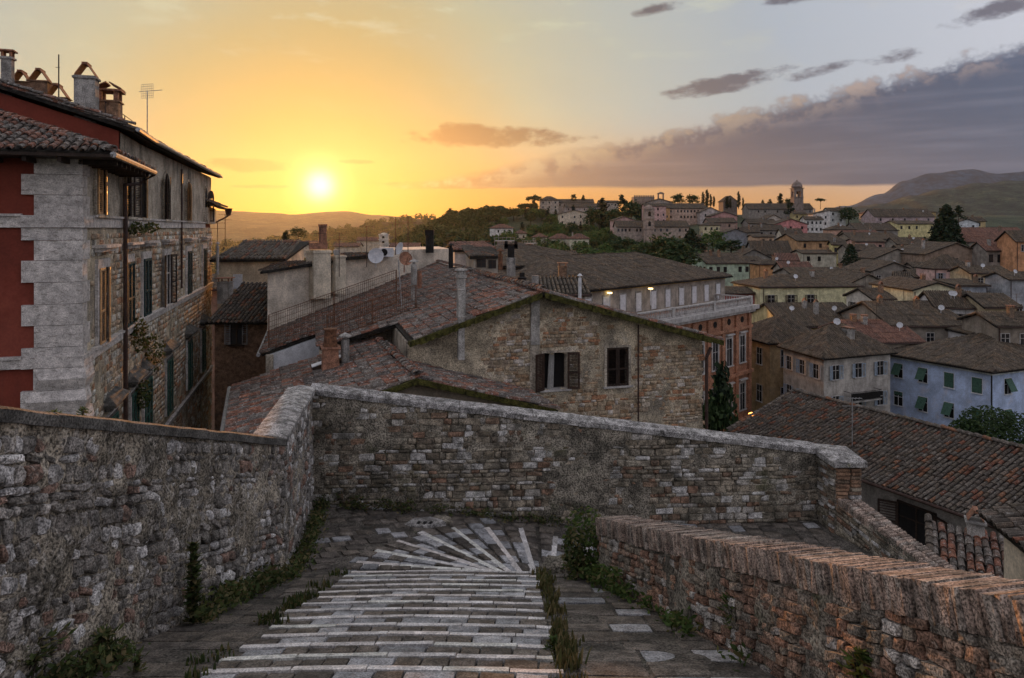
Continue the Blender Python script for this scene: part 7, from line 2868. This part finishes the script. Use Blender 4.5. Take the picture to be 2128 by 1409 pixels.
# woods that read as one mass
def wood(name, label, pts, mat, seed, leafs=130):
    rng = random.Random(seed)
    src = []
    for s_ in range(3):
        rr = random.Random(s_ + seed)
        V = []
        for _ in range(leafs):
            while True:
                q = Vector((rr.uniform(-1, 1), rr.uniform(-1, 1), rr.uniform(-.5, 1)))
                if .35 < q.length < 1: break
            c = Vector((q.x * .5, q.y * .5, .5 + q.z * .45))
            a = Vector((rr.gauss(0, 1), rr.gauss(0, 1), rr.gauss(0, .6))).normalized()
            b = a.cross(Vector((rr.gauss(0, 1), rr.gauss(0, 1), rr.gauss(0, 1)))).normalized()
            s2 = .13 * rr.uniform(.7, 1.4)
            V += [c - a * s2, c + b * s2 * .7, c + a * s2, c - b * s2 * .7]
        src.append(np.array([tuple(v) for v in V]))
    out = []
    for (x, y, z, h) in pts:
        a = rng.uniform(0, 6.3)
        w = rng.uniform(.8, 1.3)
        M = np.array([[math.cos(a) * w, -math.sin(a) * w, 0], [math.sin(a) * w, math.cos(a) * w, 0], [0, 0, 1]]) * h
        out.append(rng.choice(src) @ M.T + np.array([x, y, z]))
    V = np.concatenate(out)
    me = mesh_np(name, V, np.arange(len(V)), np.full(len(V) // 4, 4), mat)
    o = bpy.data.objects.new(name, me)
    link(o)
    tag(o, label, 'woodland', None, 'stuff')


pts = []
for _ in range(1500):
    Y = rg.uniform(300, 620)
    px = rg.uniform(700, 1330)
    if px > 1040 and Y < 470:
        continue
    if px > 1115:
        continue
    x = (px - 1064) / F * Y
    h = rg.uniform(3.5, 7)
    pts.append((x, Y, T(x, Y) - 1, h))
wood('hillside_woods', 'dark woods covering the hill left of the villas', pts, MAT['fol_mid'], 3)
pts = []
for _ in range(900):
    Y = rg.uniform(85, 260)
    px = rg.uniform(1060, 1450)
    x = (px - 1064) / F * Y
    py = HOR - F * (T(x, Y) + 5) / Y
    pts.append((x, Y, T(x, Y) - 1, rg.uniform(3, 6)))
wood('valley_shrubs', 'dark green shrubbery in the hollow behind the palazzo', pts, MAT['fol_mid'], 5)
pts = []
for _ in range(900):
    Y = 1500 + rg.uniform(-420, 12)
    px = rg.uniform(430, 1040)
    prof = [(300, 512), (480, 508), (600, 498), (680, 484), (740, 472), (800, 461), (870, 456), (960, 458), (1100, 470)]
    for (a, ya), (b, yb) in zip(prof, prof[1:]):
        if px <= b:
            f = (px - a) / (b - a)
            py = ya + (yb - ya) * f * f * (3 - 2 * f)
            break
    q_ = (Y - 700) / 800
    zt_ = P(px, py, 1500).z
    z = -105 + (zt_ + 105) * q_ ** 1.25 if q_ < 1 else zt_
    top_ = P(px, py, 1500)
    pts.append((top_.x * (Y / 1500 * .55 + .45), Y, z - 2, rg.uniform(9, 16)))
wood('valley_woods', 'hazy woods on the slope below the setting sun', pts, MAT['fol_mid'], 7, 60)

# hazy valley houses below the sun
for k, (px, py, Y, w, lab) in enumerate(((640, 508, 330, 9, 'low house with pale roof in the hazy valley, left of the brick chimney'), (720, 512, 300, 10, 'low house in the hazy valley right of the brick chimney'), (765, 500, 380, 12, 'long pale house in the hazy valley left of the square bell tower'), (840, 512, 300, 12, 'low tan roofed house behind the two dishes'), (900, 522, 200, 14, 'long tan roof behind the black flue'))):
    house(lab, px - w / Y * F / 2, px + w / Y * F / 2, py, py - 7, Y, (.36, .30, .22), 'tile_red', 'gable', 'a', wh=6, win=(1, 3), chim=0, D=8)

# shrubs at the right behind the long roof
for k, (px, py, Y, r, lab) in enumerate(((2010, 905, 47, 1.1, 'dark green shrub at the left end of the hedge below the blue-white block'), (2050, 888, 47, 1.5, 'tallest dark green shrub below the blue-white block'), (2105, 905, 45, 1.6, 'dark green shrub at the right edge below the blue-white block'))):
    q = P(px, py, Y)
    th = thing('shrub', lab, 'shrub', q - up * 3)
    leaves(2600, q, (r * 1.25, r, r * .95), .2, rg, MAT['fol_mid'], th, 'crown')
    mb = MB()
    for j in range(5):
        mb.tube([q - up * 3, q + V3(rg.uniform(-.6, .6) * r, rg.uniform(-.5, .5), .2)], .05, 5, r2=.015)
    mb.build('trunk', MAT['bark'], th)

# ------------------------------------------------------------------ plants between the stones
def blades(pts, mat, name, label, cat, hr=(.05, .16), n=9, wid=.012, lean=.5, parent=None, seed=1):
    rng = random.Random(seed)
    V = []
    for (x, y, z) in pts:
        for _ in range(n):
            b = Vector((x + rng.gauss(0, .04), y + rng.gauss(0, .04), z - .02))
            h = rng.uniform(*hr)
            a = rng.uniform(0, 6.3)
            d = Vector((math.cos(a), math.sin(a), 0))
            s_ = Vector((-d.y, d.x, 0)) * wid * rng.uniform(.6, 1.4)
            tip = b + d * h * lean * rng.random() + up * h
            mid = b.lerp(tip, .5) + up * h * .12
            V += [b - s_, b + s_, mid + s_ * .8, mid - s_ * .8, mid - s_ * .8, mid + s_ * .8, tip + s_ * .1, tip - s_ * .1]
    me = mesh_np(name, np.array([tuple(v) for v in V]), np.arange(len(V)), np.full(len(V) // 4, 4), mat)
    o = bpy.data.objects.new(name, me)
    link(o, parent)
    if parent is None:
        tag(o, label, cat, None, 'stuff')
    return o


rg = random.Random(17)
pts = []
y = 3.0
while y < 10.4:
    for _ in range(3):
        n_ = nz(0, y, 0, 1.3)
        if nz(1, y, 0, 2.4) + n_ > -.05 and rg.random() < .38:
            pts.append((XL - .14 + rg.gauss(0, .06), y, g(XL, y)))
    y += .05
blades(pts, MAT['weed'], 'grass', 'grass growing along the left ends of the steps', 'grass', (.03, .10), 10)
pts = []
y = 3.0
while y < 10.5:
    for _ in range(3):
        if nz(3, y, 0, 2.6) > -.1 and rg.random() < .38:
            pts.append((XR + .10 + rg.gauss(0, .045), y, g(XR, y)))
    y += .05
blades(pts, MAT['dry'], 'grass', 'dry grass and weeds growing along the right ends of the steps', 'grass', (.04, .14), 10)
# leafy weeds at the foot of the walls
def weedmass(name, label, pts, seed, size=.036, mat='weed'):
    rng = random.Random(seed)
    V = []
    for (x, y, z, r, h, n) in pts:
        for _ in range(n):
            k = rng.random()
            q = Vector((x + rng.gauss(0, r), y + rng.gauss(0, r), z + h * k))
            a = Vector((rng.gauss(0, 1), rng.gauss(0, 1), rng.gauss(.4, .6))).normalized()
            b = a.cross(Vector((rng.gauss(0, 1), rng.gauss(0, 1), rng.gauss(0, 1)))).normalized()
            s_ = size * rng.uniform(.5, 1.4)
            V += [q - a * s_, q + b * s_ * .45, q + a * s_, q - b * s_ * .45]
    me = mesh_np(name, np.array([tuple(v) for v in V]), np.arange(len(V)), np.full(len(V) // 4, 4), MAT[mat])
    o = bpy.data.objects.new(name, me)
    link(o)
    tag(o, label, 'weeds', None, 'stuff')


pts = []
y = 3.4
while y < 10.3:
    x = -3.66 + .0374 * (y - .5) + .12
    n_ = nz(0, y, 5, .9) + .35 * sstep(6.8, 5.2, y)
    if n_ > .0:
        pts.append((x + rg.uniform(0, .12), y, g(x, y), .07, .06 + .26 * max(0, n_), 48))
    y += .07
weedmass('weeds', 'green weeds crowding the foot of the left rubble wall', pts, 3)
pts = []
y = 10.5
while y < 13.8:
    x = -3.29 - .157 * (y - 10.4) + .14
    pts.append((x + rg.uniform(0, .1), y, g(x, y), .08, .12 + .3 * abs(nz(2, y, 0, 1)), 40))
    y += .08
for k in range(46):
    u = rg.uniform(.1, 4.8)
    pts.append((B0[0] + u, 13.78 + .06 * u, g(B0[0] + u, 13.8), .07, .08 + .22 * rg.random() * (1 if u < 2.2 else .5), 26))
weedmass('weeds', 'dark weeds along the short wall and the back wall', pts, 4, .034)
pts = []
y = 3.2
while y < 10.8:
    x = wallx(y) - .1
    n_ = nz(7, y, 2, .8)
    if n_ > .06:
        pts.append((x - rg.uniform(0, .1), y, g(x - .1, y), .06, .08 + .4 * n_, 34))
    y += .08
weedmass('weeds', 'leafy weeds along the foot of the brick wall', pts, 5, .036, 'bush')
# single plants
def stalk_plant(name, label, px, ybase, Y, h, r, mat, n, size=.05, tilt=0.0):
    q = P(px, ybase, Y)
    th = thing(name, label, 'plant', q)
    rng = random.Random(int(px))
    mb = MB()
    for k in range(3 if r > .12 else 1):
        mb.tube([q + V3(rng.gauss(0, r * .2), rng.gauss(0, r * .2), -.05), q + V3(rng.gauss(0, r * .4), rng.gauss(0, r * .4), h * .95)], .010, 5, r2=.003)
    mb.build('stem', MAT['bark'], th)
    V = []
    for k in range(n):
        f = rng.random()
        a = rng.uniform(0, 6.3)
        rr = r * ((1 - f * .75) if r < .09 else (.55 + .45 * math.sin(f * 5 + px))) * rng.uniform(.1, 1.1)
        c = q + V3(rr * math.cos(a), rr * math.sin(a), h * f)
        d = V3(math.cos(a), math.sin(a), rng.uniform(-.2, 1.1)).normalized()
        s_ = V3(-math.sin(a), math.cos(a), rng.uniform(-.4, .4))
        L_ = size * rng.uniform(.7, 1.4)
        V += [c - d * L_, c + s_ * L_ * .35, c + d * L_, c - s_ * L_ * .35]
    me = mesh_np('foliage', np.array([tuple(v) for v in V]), np.arange(len(V)), np.full(len(V) // 4, 4), MAT[mat])
    o = bpy.data.objects.new('foliage', me)
    link(o, th)
    return th


stalk_plant('tall_weed', 'tall slender leafy weed standing against the left rubble wall', 402, 1287, 7.3, .78, .085, 'weed', 300, .06)
stalk_plant('wall_plant', 'small bright weed hanging at the coping of the left wall', 112, 885, 5.75, .12, .10, 'bush', 70, .03)
stalk_plant('wall_plant', 'tiny weed under the coping at the far left', 40, 885, 5.35, .10, .09, 'weed', 60, .03)
stalk_plant('wall_plant', 'yellow-green weed on the coping in front of the white quoins', 172, 862, 6.1, .06, .07, 'bush', 50, .025)
stalk_plant('leafy_weed', 'bushy green weed at the foot of the brick wall, right of the pale slabs', 1525, 1330, 6.35, .40, .13, 'bush', 320, .032)
stalk_plant('leafy_weed', 'green weed in the lower left corner', 60, 1400, 5.2, .24, .26, 'weed', 520, .035)
stalk_plant('leafy_weed', 'spreading green weed right of the corner weed by the left wall', 215, 1370, 5.9, .22, .24, 'weed', 480, .033)
stalk_plant('leafy_weed', 'yellow-flowered weed at the bottom edge below the brick wall', 1790, 1409, 4.6, .18, .14, 'bush', 160, .035)
stalk_plant('leafy_weed', 'yellow-green weed beside the lowest step edges', 1150, 1352, 6.3, .12, .08, 'bush', 120, .03)
stalk_plant('leafy_weed', 'small dark weed at the foot of the left ramp', 285, 1396, 5.7, .15, .10, 'weed', 140, .028)
BUSH = thing('bush', 'bright green bush at the far end of the brick wall', 'bush', P(1218, 1195, 10.2))
q = P(1218, 1140, 10.15)
leaves(900, q + up * .1, (.32, .3, .52), .075, rg, MAT['bush'], BUSH, 'foliage')
leaves(500, q + V3(-.2, -.15, -.05), (.16, .2, .5), .07, rg, MAT['weed'], BUSH, 'foliage')
mb = MB()
for k in range(7):
    mb.tube([q + V3(rg.uniform(-.2, .2), rg.uniform(-.1, .1), -.6), q + V3(rg.uniform(-.3, .3), rg.uniform(-.2, .2), rg.uniform(.1, .5))], .012, 5, r2=.004)
mb.build('stem', MAT['bark'], BUSH)
# mossy boulder at the pivot of the winding steps, stone lump by the drain
def boulder(name, label, px, py, Y, r, mat, seed):
    q = P(px, py, Y)
    rng = random.Random(seed)
    V, Fc = [], []
    nu, nv = 16, 9
    for j in range(nv + 1):
        for i in range(nu):
            a, b = 2 * math.pi * i / nu, math.pi * j / nv
            d = Vector((math.cos(a) * math.sin(b), math.sin(a) * math.sin(b), math.cos(b)))
            k = 1 + .28 * nz(d.x + seed, d.y, d.z, 1.8) + .12 * nz(d.x, d.y + seed, d.z, 5)
            V.append(q + Vector((d.x * r[0], d.y * r[1], d.z * r[2])) * k)
    for j in range(nv):
        for i in range(nu):
            Fc.append((j * nu + i, j * nu + (i + 1) % nu, (j + 1) * nu + (i + 1) % nu, (j + 1) * nu + i))
    mb = MB()
    mb.v, mb.f, mb.m = [tuple(v) for v in V], Fc, [0] * len(Fc)
    o = mb.build(name, mat, None, smooth=True)
    tag(o, label, 'rock')


boulder('boulder', 'dark mossy boulder at the pivot of the winding steps', 1160, 1182, 10.6, (.26, .2, .17), MAT['mortar_dark'], 3)
boulder('stone_lump', 'dark broken stone lying against the back wall beside the drain', 918, 1082, 13.6, (.2, .14, .1), MAT['mortar_dark'], 9)
# a swift over the left roofs
q = P(253, 197, 60)
mb = MB()
mb.tube([q + V3(-.22, 0, -.12), q, q + V3(.16, 0, .10)], .05, 6, r2=.02)
mb.poly([q + V3(-.05, 0, .02), q + V3(.04, 0, -.04), q + V3(.3, .3, .28)])
mb.poly([q + V3(-.05, 0, .02), q + V3(.04, 0, -.04), q + V3(-.32, -.2, -.36)])
sw = mb.build('bird', MAT['black'])
tag(sw, 'small dark bird flying above the roofs on the left', 'bird')
